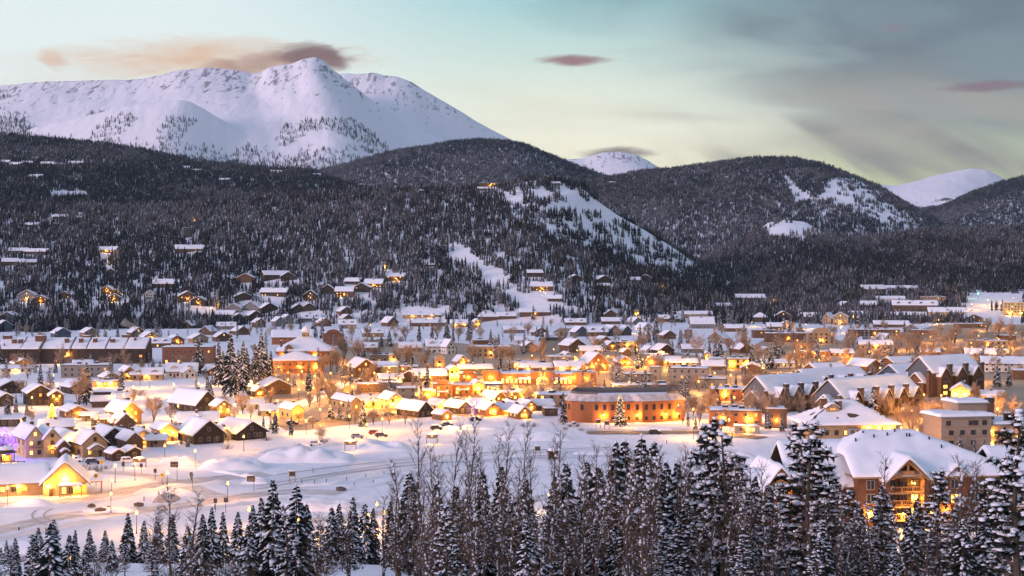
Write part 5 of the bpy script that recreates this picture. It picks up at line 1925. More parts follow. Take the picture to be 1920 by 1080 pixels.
# ------------------------------------------------------------------ houses read off the photograph
# type, centre px, foot py, facade width px, eave height px, roof rise px, depth m, yaw, wall colour, lit share, flags
TOWN = '''
F 352 682 94 30 0 16 6 red brick|.25|
F 160 708 88 22 0 15 8 grey|.3|
F 197 726 46 10 0 8 8 tan|1|ALLS
G 243 713 20 16 9 13 20 tan|.4|L
R 274 713 58 11 10 11 8 tan|.4|ddL
R 340 708 56 12 13 12 10 white|.35|ddCL
G 356 709 24 10 8 7 20 white|.3|
G 76 760 44 24 13 14 20 dark brown|.15|C
G 106 762 26 20 9 9 14 dark brown|.6|L
G 22 738 38 15 9 13 25 dark brown|.1|
G 12 762 26 16 8 12 25 dark brown|.05|
G 150 738 34 13 10 14 30 dark brown|.05|
F 205 750 58 13 0 8 6 dark brown|.15|
R 193 764 40 12 7 9 14 brown|.0|
R 226 756 30 8 7 8 12 brown|.1|
G 146 785 36 14 9 13 25 brown|.4|LC
G 246 797 40 24 19 17 28 brown|.5|L
G 236 806 34 14 15 9 26 brown|.0|
R 192 797 30 9 5 6 10 brown|.0|
R 166 790 26 6 4 5 8 grey|.0|
G 388 773 46 16 23 22 36 dark brown|.0|
G 420 784 28 22 11 9 22 log|.8|LL
F 18 800 42 9 0 9 8 dark brown|.1|
R 106 812 60 12 10 10 15 brown|.1|
G 128 836 30 18 10 12 26 brown|.2|
G 214 836 40 18 15 13 30 dark brown|.1|
G 270 836 32 18 11 11 22 tan|.3|L
G 236 832 24 16 9 10 30 dark brown|.0|
G 316 828 34 22 11 12 20 tan|.9|LL
R 372 806 70 15 14 12 12 dark brown|.15|dC
G 392 832 58 19 24 17 24 dark brown|.15|D
G 423 826 22 13 9 8 20 grey|.2|
F 432 812 44 13 0 10 8 orange brick|.5|L
G 472 824 62 14 19 17 32 dark brown|.05|
G 66 858 34 36 21 16 26 yellow|.6|B
G 98 857 30 34 18 14 24 yellow|.5|BL
G 120 858 22 20 11 9 22 brown|.2|PL
G 178 857 46 26 20 13 26 tan|.1|P
G 146 850 34 22 14 12 28 dark brown|.0|
G 253 846 30 20 14 12 24 brown|.4|D
G 222 864 24 13 7 6 30 dark brown|.0|
G 252 860 26 9 7 6 28 dark brown|.0|
R 292 838 34 9 6 8 10 beige|.0|
R 548 646 76 14 12 20 6 orange brick|.0|
F 625 648 38 22 0 16 8 red brick|.0|O
G 522 739 48 15 12 15 16 log|.45|
G 488 744 20 10 8 9 24 brown|.6|L
G 668 770 20 16 9 22 22 tan|.2|
G 558 786 24 18 9 13 24 yellow|.4|L
R 520 780 58 10 9 9 14 yellow|.4|L
R 470 768 46 9 6 9 14 white|.0|
G 686 708 38 20 14 20 14 brown|.5|BL
R 722 700 52 12 8 12 10 brown|.3|L
F 752 704 72 15 0 16 8 dark grey|.1|
G 768 716 42 9 11 16 -22 brown|.1|
R 806 716 60 12 10 13 6 brown|.4|L
R 734 718 42 7 7 9 12 white|.0|
F 692 736 42 14 0 10 8 brown|.1|
F 730 731 46 12 0 12 8 grey|.0|
F 765 750 38 20 0 12 8 grey|.0|
F 802 754 30 20 0 12 8 orange brick|.5|LS
R 700 764 52 12 8 10 14 tan|.6|LLdS
G 742 771 26 22 11 12 18 yellow|.9|LLS
G 798 782 32 13 15 15 34 dark brown|.0|
G 832 770 24 10 9 10 26 yellow|.5|LS
G 838 788 22 9 7 7 30 brown|.1|L
G 872 776 28 12 11 11 30 dark brown|.0|
R 905 770 46 9 10 10 16 white|.1|
G 938 756 26 9 11 12 34 brown|.1|
G 925 780 28 12 12 11 24 orange brick|.5|LS
R 950 778 26 10 10 9 18 orange brick|.6|L
F 830 746 34 24 0 12 4 orange brick|.9|ATLLS
F 866 742 38 18 0 12 4 orange brick|.9|ALLS
G 897 740 24 16 9 11 10 yellow|.9|LS
F 925 736 36 14 0 12 2 tan|.6|AL
G 852 714 20 20 7 12 12 yellow|.7|LLS
R 892 704 62 13 6 9 10 blue-grey|.1|
F 878 718 32 16 0 12 4 orange brick|.2|OL
R 820 662 40 13 12 11 8 white|.2|dd
G 846 664 18 14 13 12 16 white|.0|
F 921 670 76 19 0 18 6 beige|.2|L
F 903 650 30 11 0 12 6 brown|.0|
F 824 694 20 21 0 12 6 tan|.3|TL
G 868 686 20 8 11 10 14 orange brick|.8|LS
F 722 680 56 13 0 12 6 beige|.1|
F 738 684 18 18 0 10 6 yellow|.2|L
G 650 592 24 8 8 12 22 brown|.1|
R 584 604 36 6 8 10 14 grey|.0|
G 653 605 22 8 7 12 24 brown|.1|
R 652 616 32 8 8 10 8 grey|.1|dd
R 737 612 36 8 8 11 12 brown|.1|
R 803 612 68 7 5 12 6 brown|.1|
R 862 614 34 8 6 10 4 tan|.5|LL
G 896 614 13 11 5 8 14 yellow|.4|L
H 916 602 36 8 11 14 10 brown|.1|
R 792 596 72 5 4 11 4 tan|.4|LL
G 506 586 32 8 9 12 24 dark brown|.0|
G 541 608 22 10 8 11 24 grey|.0|
G 526 612 20 10 8 11 24 grey|.0|
G 489 614 20 10 7 11 24 brown|.1|
G 610 612 24 8 8 11 20 brown|.1|
R 700 632 40 8 7 11 10 tan|.1|
R 770 660 42 8 9 11 6 grey|.0|
R 690 660 36 8 8 11 10 beige|.2|
R 1003 594 56 8 6 12 4 brown|.2|L
G 1145 596 24 7 8 12 14 brown|.2|
F 1194 594 8 11 0 4 4 yellow|1|L
R 1043 639 40 7 7 11 8 grey|.0|
G 1015 630 26 8 8 11 18 brown|.0|
G 1082 661 34 14 11 15 26 brown|.1|C
G 1091 631 26 9 10 12 22 blue-grey|.0|
R 1121 631 38 9 9 11 8 brown|.2|dd
G 1152 630 26 9 11 14 24 dark grey|.0|
G 1176 629 18 9 9 11 20 dark grey|.0|
G 1136 649 24 10 8 12 20 brown|.3|L
G 1148 656 18 9 7 10 20 brown|.5|L
F 1176 654 44 12 0 12 4 tan|.3|L
G 1222 664 22 7 8 11 16 white|.1|
G 1250 667 30 11 10 14 18 dark brown|.0|
R 1342 644 52 10 10 12 -4 grey|.1|
F 1292 633 12 14 0 6 6 dark grey|.2|
G 1256 636 24 8 8 11 14 brown|.0|
R 1214 620 32 6 6 10 4 white|.0|
R 1146 608 34 6 6 10 6 brown|.1|
R 1196 609 36 6 6 10 4 grey|.1|
R 1303 597 66 8 5 12 2 tan|.1|
R 1318 616 44 9 12 14 2 grey|.0|
H 1426 604 24 9 8 12 -6 brown|.2|
R 1406 566 56 8 6 14 -6 brown|.1|
G 995 660 22 11 8 11 18 blue-grey|.0|
F 1052 696 46 26 0 14 6 grey|.0|
F 982 690 62 9 0 13 2 tan|.5|LLS
R 1004 698 62 9 6 10 4 brown|.5|LL
G 1122 696 40 15 19 20 14 orange brick|.6|LLSC
R 1068 699 52 12 8 10 6 tan|.5|LLS
G 1096 702 28 8 7 7 10 brown|.3|L
G 1172 687 26 9 9 12 8 orange brick|.5|LLS
G 1222 687 22 10 10 16 -24 orange brick|.4|LS
R 1248 686 58 9 7 11 -4 brown|.3|L
G 1176 668 16 8 6 9 12 brown|.2|
F 1232 674 48 8 0 11 0 tan|.2|L
R 1282 688 50 8 6 10 -4 tan|.3|L
G 1326 680 20 10 10 11 -4 yellow|.3|L
F 1372 692 84 18 0 14 -4 yellow|.3|LLLS
R 1340 694 44 8 9 10 -4 brown|.1|
G 1410 700 40 10 8 12 -12 brown|.0|
F 1292 724 70 32 0 16 -14 grey|.1|
F 1229 712 20 22 0 8 -6 grey|.2|
F 1198 720 54 17 0 14 6 grey|.1|
F 1335 728 52 16 0 12 -12 grey|.1|
F 1216 740 128 16 0 13 6 grey|.05|
F 1384 752 98 20 0 15 -4 orange brick|.3|LLS
F 1143 752 92 17 0 15 4 orange brick|.9|LLS
F 1043 764 74 22 0 15 5 beige|.2|
F 966 752 50 14 0 13 5 brown|.3|LL
G 984 786 28 11 12 10 24 brown|.8|L
G 968 774 22 10 10 10 28 brown|.2|
G 996 772 24 10 10 10 28 brown|.5|L
R 1020 770 36 9 8 9 12 brown|.2|
F 1034 780 24 12 0 8 8 brown|.1|
F 1380 800 96 28 0 14 -6 orange brick|.4|LLS
F 1401 813 46 9 0 6 -6 grey|.9|L
F 1456 803 38 34 0 13 -8 brown|.4|L
R 1668 566 58 6 4 14 -8 white|.0|
R 1716 584 82 12 8 14 -10 brown|.2|dddd
R 1776 598 68 13 8 13 -12 yellow|.6|dLLS
R 1704 598 80 7 5 12 -6 dark brown|.0|
R 1826 604 58 7 5 12 -12 brown|.2|
F 1822 615 60 7 0 12 -12 brown|.2|
F 1904 592 42 24 0 14 -14 yellow|.5|LLS
F 1750 566 46 9 0 12 -10 tan|.1|
G 1469 602 30 10 8 12 -4 brown|.2|
R 1518 603 30 9 7 11 -6 brown|.1|d
R 1550 608 26 11 8 11 -6 tan|.2|
G 1576 610 28 16 8 12 -14 tan|.4|L
R 1606 598 26 8 6 10 -8 brown|.5|L
G 1476 616 26 8 6 11 -4 tan|.2|L
R 1452 620 26 8 6 10 -4 brown|.2|
R 1588 580 40 6 6 12 -8 brown|.2|
R 1630 578 30 6 7 12 -8 brown|.0|
F 1640 631 92 12 0 14 -6 dark brown|.2|L
R 1672 614 64 6 6 11 -6 brown|.1|
G 1708 624 26 8 8 11 -14 grey|.0|
F 1732 628 42 8 0 11 -8 red brick|.1|
F 1478 642 80 16 0 15 -2 brown|.15|L
F 1540 645 50 20 0 14 -6 tan|.1|OL
R 1642 655 60 9 7 11 -8 tan|.2|L
R 1666 644 34 8 8 10 -8 white|.0|
F 1528 668 58 8 0 12 -4 orange brick|.3|LS
R 1580 668 40 6 6 9 -4 tan|.2|
F 1852 655 72 15 0 14 -12 tan|.3|L
F 1886 640 36 10 0 12 -12 brown|.1|
R 1850 672 74 8 9 12 -12 tan|.1|
R 1886 698 84 16 11 16 -14 white|.0|
F 1916 712 30 16 0 12 -14 brown|.1|
R 1745 668 34 8 5 10 -8 brown|.1|
G 1801 752 34 20 11 11 -20 yellow|.6|LLS
R 1862 752 40 10 7 9 -14 tan|.5|LL
R 1460 690 60 9 5 11 -2 white|.0|
G 1640 700 40 14 11 16 30 brown|.0|
R 1700 694 60 14 9 12 24 brown|.0|
R 1560 704 70 12 9 12 24 brown|.0|
G 1438 668 24 9 8 11 4 grey|.0|
R 30 700 62 9 4 11 6 white|.1|L
G 44 690 30 9 8 11 26 brown|.3|L
G 118 634 30 10 9 12 28 blue-grey|.0|
G 172 634 28 11 8 12 30 beige|.1|
R 260 632 42 9 7 12 10 brown|.1|
G 284 640 28 9 9 12 28 tan|.3|L
G 10 622 26 12 9 12 26 blue-grey|.0|
R 300 652 38 9 8 11 10 brown|.1|
G 332 646 28 9 8 11 24 brown|.4|L
G 376 643 30 9 8 12 24 tan|.2|
G 420 640 28 9 8 11 24 brown|.1|
R 384 628 36 7 7 11 10 brown|.0|
R 424 618 34 7 6 11 8 grey|.0|
R 456 628 40 8 6 11 8 brown|.0|
R 350 616 30 6 6 10 8 brown|.0|
G 448 604 26 8 8 11 22 brown|.0|
G 480 600 26 8 8 11 22 dark brown|.0|
G 560 586 26 8 8 11 18 dark brown|.0|
G 404 704 30 9 8 10 22 brown|.2|
R 155 694 34 9 8 10 14 white|.1|
G 210 716 30 9 8 10 24 beige|.1|
R 965 625 40 7 6 11 4 grey|.0|
R 1380 622 40 7 6 11 0 brown|.1|
F 1436 634 44 14 0 14 0 brown|.1|
R 1258 604 44 6 6 11 0 brown|.1|
R 950 600 36 6 6 11 4 brown|.2|
R 1080 610 40 6 6 11 4 brown|.1|
R 985 646 36 8 6 10 6 white|.1|
G 1066 680 26 10 9 11 14 tan|.2|L
R 1110 666 44 9 7 11 6 tan|.3|L
R 1300 662 40 8 7 11 0 grey|.1|
R 1400 662 44 8 7 11 -4 brown|.0|
'''
# houses among the trees on the slopes: px, foot py, width px, eave px, rise px, colour, lit
SLOPE = '''
G 50 566 32 12 9 grey|.6
G 76 570 26 9 6 brown|.4
G 200 552 24 9 7 brown|.6
G 214 566 22 8 6 dark brown|.7
G 282 562 20 10 7 white|.0
G 352 566 34 10 9 brown|.4
G 372 574 30 10 7 dark brown|.4
G 457 564 32 8 7 dark brown|.0
G 438 586 30 8 8 grey|.0
G 470 584 30 8 9 grey|.0
G 14 606 34 12 9 blue-grey|.2
R 420 598 36 8 7 brown|.3
R 306 540 38 8 8 brown|.1
G 460 530 34 9 8 brown|.0
R 356 473 52 6 7 brown|.2
F 352 446 14 18 0 dark grey|.0
R 200 474 36 5 6 brown|.8
G 208 514 20 4 6 dark brown|.0
R 34 476 34 6 5 brown|.0
R 66 478 44 6 5 dark brown|.0
R 24 498 38 7 6 brown|.2
R 56 498 34 6 5 brown|.1
R 58 426 24 4 4 brown|.3
G 95 418 16 5 5 white|.0
R 112 411 30 4 4 dark brown|.0
R 150 411 14 3 2 brown|.0
R 28 312 24 4 4 brown|.2
R 52 309 22 4 3 brown|.0
R 88 311 24 4 4 brown|.7
R 66 300 16 3 3 brown|.0
R 106 311 20 3 3 brown|.2
R 142 309 26 3 4 white|.0
R 8 308 18 4 4 brown|.4
R 66 334 24 3 4 white|.0
R 346 318 18 4 3 white|.0
R 366 321 22 2 2 tan|.3
R 420 340 22 3 3 white|.0
R 470 341 16 3 2 tan|.1
R 520 326 22 4 3 white|.0
R 592 331 16 3 3 white|.0
R 676 350 16 3 2 white|.0
F 920 351 40 7 0 brown|.5
R 912 357 30 3 3 brown|.1
R 784 362 20 4 2 dark brown|.0
R 822 366 18 3 3 white|.0
R 1040 347 20 3 3 brown|.0
R 520 524 50 8 7 dark brown|.0
G 540 526 26 8 8 dark brown|.0
R 512 556 52 8 7 dark brown|.3
G 582 564 26 10 9 dark brown|.4
G 614 552 26 9 9 dark brown|.0
R 645 558 34 12 8 brown|.9
G 678 548 30 9 8 dark brown|.3
R 700 540 34 8 8 brown|.6
R 742 528 36 9 6 brown|.4
R 660 534 30 6 6 dark brown|.0
R 805 500 24 4 5 brown|.0
F 721 506 7 12 0 brown|.9
R 1004 520 30 8 5 dark brown|.0
R 1016 546 40 9 8 brown|.6
R 1040 566 26 6 6 dark brown|.0
G 1080 528 24 6 6 dark brown|.0
G 1134 532 30 8 7 dark brown|.0
R 1190 530 22 5 5 brown|.0
G 1210 528 22 7 6 dark brown|.0
F 1248 534 13 11 0 tan|.3
R 1130 540 30 4 4 brown|.0
R 1150 345 14 3 2 brown|.0
G 120 560 22 7 6 brown|.2
G 580 584 24 8 7 dark brown|.0
R 1360 580 30 6 5 brown|.3
R 1640 548 50 6 7 brown|.0
R 1690 545 60 5 4 white|.0
'''


def parse(line):
    a, lit, *fl = line.split('|')
    q = a.split(None, 6)
    return q, float(lit), (fl[0] if fl else '')


def build_town():
    courthouse()
    brick_offices()
    transit_centre()
    lodge()
    hip_hall()
    beige_block()
    left_condo()
    shop_block()
    gazebo()
    condo(1443, 775, 40, 14, 8.6, 6.2, 40, 'brown', 'blue-grey', 4, 'brown apartment block with blue-grey gable end, chimney stacks and lit end windows', 'the lit-end apartment row', .1)
    condo(1582, 786, 50, 15, 8.8, 6.6, 38, 'brown', 'blue-grey', 5, 'brown apartment row with blue-grey gable behind the hip-roofed hall', 'the hall-side apartments', .1)
    condo(1748, 745, 34, 15, 12.0, 6.6, 32, 'brown', 'blue-grey', 3, 'tall brick apartment block with two blue-grey gables and towering chimneys', 'the tall brick apartments', .2)
    condo(1690, 728, 38, 15, 6.0, 5.2, 34, 'brown', 'blue-grey', 3, 'brown apartment block tucked between the taller gabled apartment rows', 'the tucked-in apartment block', .1)
    condo(1520, 734, 42, 15, 5.0, 5.0, 34, 'brown', 'brown', 3, 'brown apartment block behind the lit-end apartment row', 'the rear apartment block', .05)
    for line in TOWN.strip().splitlines():
        a, lit, *fl = line.split('|')
        t, px, py, w_, h, r_, L, rest = a.split(None, 7)
        yaw, col = rest.split(None, 1)
        yaw = float(yaw)
        if t == 'G' and 14 <= yaw and float(px) < 900:
            yaw += 8
        flg = fl[0] if fl else ''
        pick = random.Random(int(px) * 31 + int(py)).random()
        if t == 'R' and float(py) < 665 and float(w_) < 60 and 'd' not in flg:
            if pick < .42:
                t, w_, r_ = 'G', str(float(w_) * .62), str(float(r_) + 2)
                yaw, L = yaw + (24 if pick < .3 else -24), '14'
            elif pick < .75:
                flg += 'dd' if pick < .6 else 'd'
        fl = [flg]
        pos = None
        if float(py) < 612:
            pos = pix_to_ground(float(px), float(py), 900)
            HOUSE_SPOTS.append((pos[0], pos[1], max(9.0, float(w_) * pos[1] / FPX * .6)))
        house(t, float(px), float(py), float(w_), float(h), float(r_), float(L), yaw, col, float(lit), fl[0] if fl else '', pos)
    for line in SLOPE.strip().splitlines():
        a, lit = line.split('|')
        t, px, py, w_, h, r_, col = a.split(None, 6)
        px, py = float(px), float(py)
        pos = pix_to_ground(px, py, 900)
        L = 9.0 if float(w_) * pos[1] / FPX < 16 else 13.0
        HOUSE_SPOTS.append((pos[0], pos[1], max(7.0, float(w_) * pos[1] / FPX * .5)))
        lit = float(lit)
        house(t, px, py, float(w_), float(h), float(r_), L, random.Random(int(px)).uniform(-12, 28), col, lit, 'L' if lit > .35 else '', pos)

# ------------------------------------------------------------------ roads, snow banks
def ribbon(name, pts, width, matl, z=0.03, label=None):
    """flat strip along photo points on the town floor"""
    P = [Vector((*flat(px, py), 0)) for px, py in pts]
    Q = []
    for k in range(len(P) - 1):
        for t in np.linspace(0, 1, 9)[:-1]:
            p0, p1, p2, p3 = P[max(0, k - 1)], P[k], P[k + 1], P[min(len(P) - 1, k + 2)]
            Q.append(.5 * ((2 * p1) + (p2 - p0) * t + (2 * p0 - 5 * p1 + 4 * p2 - p3) * t * t + (3 * p1 - p0 - 3 * p2 + p3) * t ** 3))
    Q.append(P[-1])
    b = MB()
    rnd = random.Random(len(pts))
    L, Rr = [], []
    for k, q in enumerate(Q):
        d = (Q[min(k + 1, len(Q) - 1)] - Q[max(0, k - 1)]).normalized()
        n = Vector((-d.y, d.x, 0))
        L.append(q + n * width / 2 * rnd.uniform(.85, 1.12))
        Rr.append(q - n * width / 2 * rnd.uniform(.85, 1.12))
    for k in range(len(Q) - 1):
        b.face([(p.x, p.y, z) for p in (L[k], Rr[k], Rr[k + 1], L[k + 1])][::-1] if False else [(p.x, p.y, z) for p in (Rr[k], Rr[k + 1], L[k + 1], L[k])])
    o = link(name, b.mesh(name, [matl]))
    tag(o, label or 'packed snow road', 'road', kind='structure')
    return o


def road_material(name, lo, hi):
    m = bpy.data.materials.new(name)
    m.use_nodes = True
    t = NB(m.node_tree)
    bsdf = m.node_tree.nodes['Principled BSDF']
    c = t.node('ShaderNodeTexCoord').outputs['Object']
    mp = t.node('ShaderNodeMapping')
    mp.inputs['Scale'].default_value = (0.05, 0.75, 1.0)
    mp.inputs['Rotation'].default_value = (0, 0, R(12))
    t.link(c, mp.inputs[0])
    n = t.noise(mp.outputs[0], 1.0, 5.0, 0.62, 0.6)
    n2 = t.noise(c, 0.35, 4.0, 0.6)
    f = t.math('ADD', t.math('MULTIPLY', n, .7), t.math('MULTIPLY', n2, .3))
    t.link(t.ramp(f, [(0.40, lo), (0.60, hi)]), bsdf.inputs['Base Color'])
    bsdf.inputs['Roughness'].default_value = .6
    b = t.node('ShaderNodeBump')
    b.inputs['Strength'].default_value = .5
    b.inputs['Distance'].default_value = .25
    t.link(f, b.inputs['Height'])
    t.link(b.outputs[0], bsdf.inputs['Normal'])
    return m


def mound(px, py, wpx, depth, h, label, name='snow_bank', matl=None, seed=0, X=None, Y=None):
    """plowed heap: noisy height field fading to the ground at its edge"""
    if X is None:
        X, Y = flat(px, py)
        w_ = wpx * Y / FPX
    else:
        w_ = wpx
    nx, ny = max(14, int(w_ / 1.3)), 14
    b = MB()
    for j in range(ny):
        for i in range(nx):
            u, v = 2 * i / (nx - 1) - 1, 2 * j / (ny - 1) - 1
            x, y = u * w_ / 2, v * depth / 2
            n1 = mnoise.noise(Vector((x * .16 + seed * 9.1, y * .16, seed)))
            n2 = mnoise.noise(Vector((x * .55 + seed, y * .55, 3.3)))
            n3 = mnoise.noise(Vector((x * 1.4 + seed, y * 1.4, 7.7)))
            e = max(0.0, 1 - abs(u) ** 2.6) * max(0.0, 1 - abs(v) ** 2.0)
            z = h * e ** .8 * (.72 + .55 * n1 + .30 * n2 + .12 * n3) - .12
            if i in (0, nx - 1) or j in (0, ny - 1):
                z = -.3
            b.v.append((x, y, max(z, -.3)))
    for j in range(ny - 1):
        for i in range(nx - 1):
            a = j * nx + i
            b.f.append((a, a + 1, a + nx + 1, a + nx))
            b.m.append(0)
    o = link(name, b.mesh(name, [matl or SNOW], True), None, (X, Y, 0))
    tag(o, label, 'snow bank', 'plowed snow banks')
    return o


def berm(pts, h, wd, label, seed=0):
    """low plowed ridge of lumpy snow along photo points"""
    P = [Vector((*flat(px, py), 0)) for px, py in pts]
    b = MB()
    rows = []
    for k in range(len(P) - 1):
        n = max(2, int((P[k + 1] - P[k]).length / 1.6))
        for i in range(n + (k == len(P) - 2)):
            rows.append((P[k].lerp(P[k + 1], i / n), (P[k + 1] - P[k]).normalized()))
    prof = [(-1, -.15), (-.7, .35), (-.25, .95), (.25, 1), (.7, .4), (1, -.15)]
    c0 = P[0]
    for k, (p, d) in enumerate(rows):
        n = Vector((-d.y, d.x, 0))
        f = .6 + .8 * (mnoise.noise(Vector((k * .5, seed, 0))) + .4)
        f *= min(1, (k + .3) / 2, (len(rows) - k - .7) / 2)
        for u, z in prof:
            q = p + n * u * wd / 2 * (1 + .3 * mnoise.noise(Vector((k * .7, u * 3, seed + 5.)))) - c0
            b.v.append((q.x, q.y, z * h * max(f, .05)))
    m = len(prof)
    for k in range(len(rows) - 1):
        for i in range(m - 1):
            a = k * m + i
            b.f.append((a, a + 1, a + m + 1, a + m))
            b.m.append(0)
    o = link('snow_berm', b.mesh('snow_berm', [SNOW], True), None, c0)
    tag(o, label, 'snow berm', 'plowed snow berms')


# ------------------------------------------------------------------ street lamps and signs
def lamp_meshes():
    p = MB()
    p.tube((0, 0, -.4), (0, 0, .5), .16, .12, 8)
    p.tube((0, 0, .5), (0, 0, 4.4), .085, .065, 6)
    p.box(-.2, .2, -.2, .2, 4.38, 4.46)
    g = MB()
    rnd = random.Random(1)
    n = 8
    for k in range(n):
        a, a2 = 6.2832 * k / n, 6.2832 * (k + 1) / n
        for (r0, z0), (r1, z1) in (((.16, 4.46), (.34, 4.72)), ((.34, 4.72), (.30, 5.02)), ((.30, 5.02), (.12, 5.2))):
            g.face([(r0 * math.cos(a), r0 * math.sin(a), z0), (r0 * math.cos(a2), r0 * math.sin(a2), z0), (r1 * math.cos(a2), r1 * math.sin(a2), z1), (r1 * math.cos(a), r1 * math.sin(a), z1)])
    c = MB()
    for k in range(n):
        a, a2 = 6.2832 * k / n, 6.2832 * (k + 1) / n
        c.face([(.30 * math.cos(a), .30 * math.sin(a), 5.2), (.30 * math.cos(a2), .30 * math.sin(a2), 5.2), (0, 0, 5.48)])
    return p.mesh('post', [METAL]), g.mesh('globe', [LAMPG]), c.mesh('cap', [METAL])


LP, LG, LC = lamp_meshes()
LAMPGG = emit('green_lamp_glow', (0.10, 1.0, 0.35), 30.0)


def street_lamp(px, py, watts=1500, col=(1.0, 0.42, 0.055), label=None, scale=1.0, ground=False):
    """lamp whose globe shows at a photo point"""
    if ground:
        X, Y, z = pix_to_ground(px, py, 900)
    else:
        Y = FPX * (CAMZ - 4.8 * scale) / (py - YH)
        X, z = (px - 960) / FPX * Y, 0.0
    root = link('street_lamp', None, None, (X, Y, z), (0, 0, 0), (scale,) * 3)
    link('post', LP, root)
    g = link('globe', LG, root)
    link('cap', LC, root)
    if col[1] > col[0]:
        g.data = LG.copy()
        g.data.materials[0] = LAMPGG
    point_light(root, (0, 0, 5.75), watts, col, .3)
    tag(root, label, 'street lamp', 'lit street lamps')
    LAMPS.append((root, px, py, X, Y))
    return root


LAMPS = []
LAMPC = [(1.0, 0.42, 0.055), (1.0, 0.37, 0.035), (1.0, 0.47, 0.09), (1.0, 0.40, 0.045)]
LAMP_PX = '''138 857;309 836;366 846;253 870;216 874;314 887;209 901;208 926;14 915;427 907;256 962;467 956;457 819;177 655;127 668;12 678;280 710;
326 723;403 706;450 775;240 776;428 803;642 690;566 697;600 682;528 664;578 737;560 731;616 724;574 790;655 781;688 797;717 786;747 762;484 739;727 697;702 700;
838 783;840 687;856 700;905 714;930 716;950 714;878 729;858 730;815 735;846 748;880 746;921 656;878 677;953 683;694 610;540 700;590 706;620 700;
1038 655;1082 657;1130 657;1155 657;1193 616;1198 643;962 686;998 667;1017 661;1050 690;1073 692;1190 680;1205 674;1250 677;1065 727;1040 718;987 743;1345 749;
1367 788;1410 604;1330 692;1400 690;1290 690;1160 697;1140 668;1240 660;1511 608;1576 615;1604 596;1575 680;1620 672;1733 741;1775 746;1792 626;1850 652;
1700 644;1730 626;1870 634;1905 624;1560 684;1500 670;1780 692;1690 802;1720 790;1710 770;1742 768;1765 742;1840 610;1880 606;1650 690;1536 676;1685 660;1660 664;1820 640;1890 660;1840 700;
1760 600;910 742;935 748;960 740;830 755;1000 742;1100 718;1180 716;1310 716;1355 770;1300 798;690 968;720 962;640 972;707 946;1030 928;500 985;560 976;130 1046;60 1050;350 1004;820 960;1285 905;1660 985;1690 1010;1610 900;
540 712;610 712;660 704;690 720;755 692;780 740;800 704;870 706;890 756;915 728;970 728;1020 738;1060 738;1120 740;1150 724;1210 690;1230 750;1270 700;1340 700;1370 704;1420 720;1430 690;1440 764;1380 770;1300 768;
1470 684;1490 660;1520 656;1545 668;1600 680;1630 660;1640 646;1675 676;1720 672;1750 660;1745 632;1800 660;1815 676;1860 680;1880 650;1900 640;1835 630;1775 640;1720 806;1700 822;1680 830;1735 792;1755 776;1790 764;1830 760;1870 768;1905 772;
1150 700;1100 690;1080 676;1220 668;1290 676;940 700;900 690;860 690;820 700;750 712;730 690;700 690;60 746;100 704;232 742;334 762;362 790;172 782;304 804;120 824;470 724;506 772;372 720;250 726;40 790;200 770;440 760;500 690;520 752;640 756;600 768;700 748;660 732'''


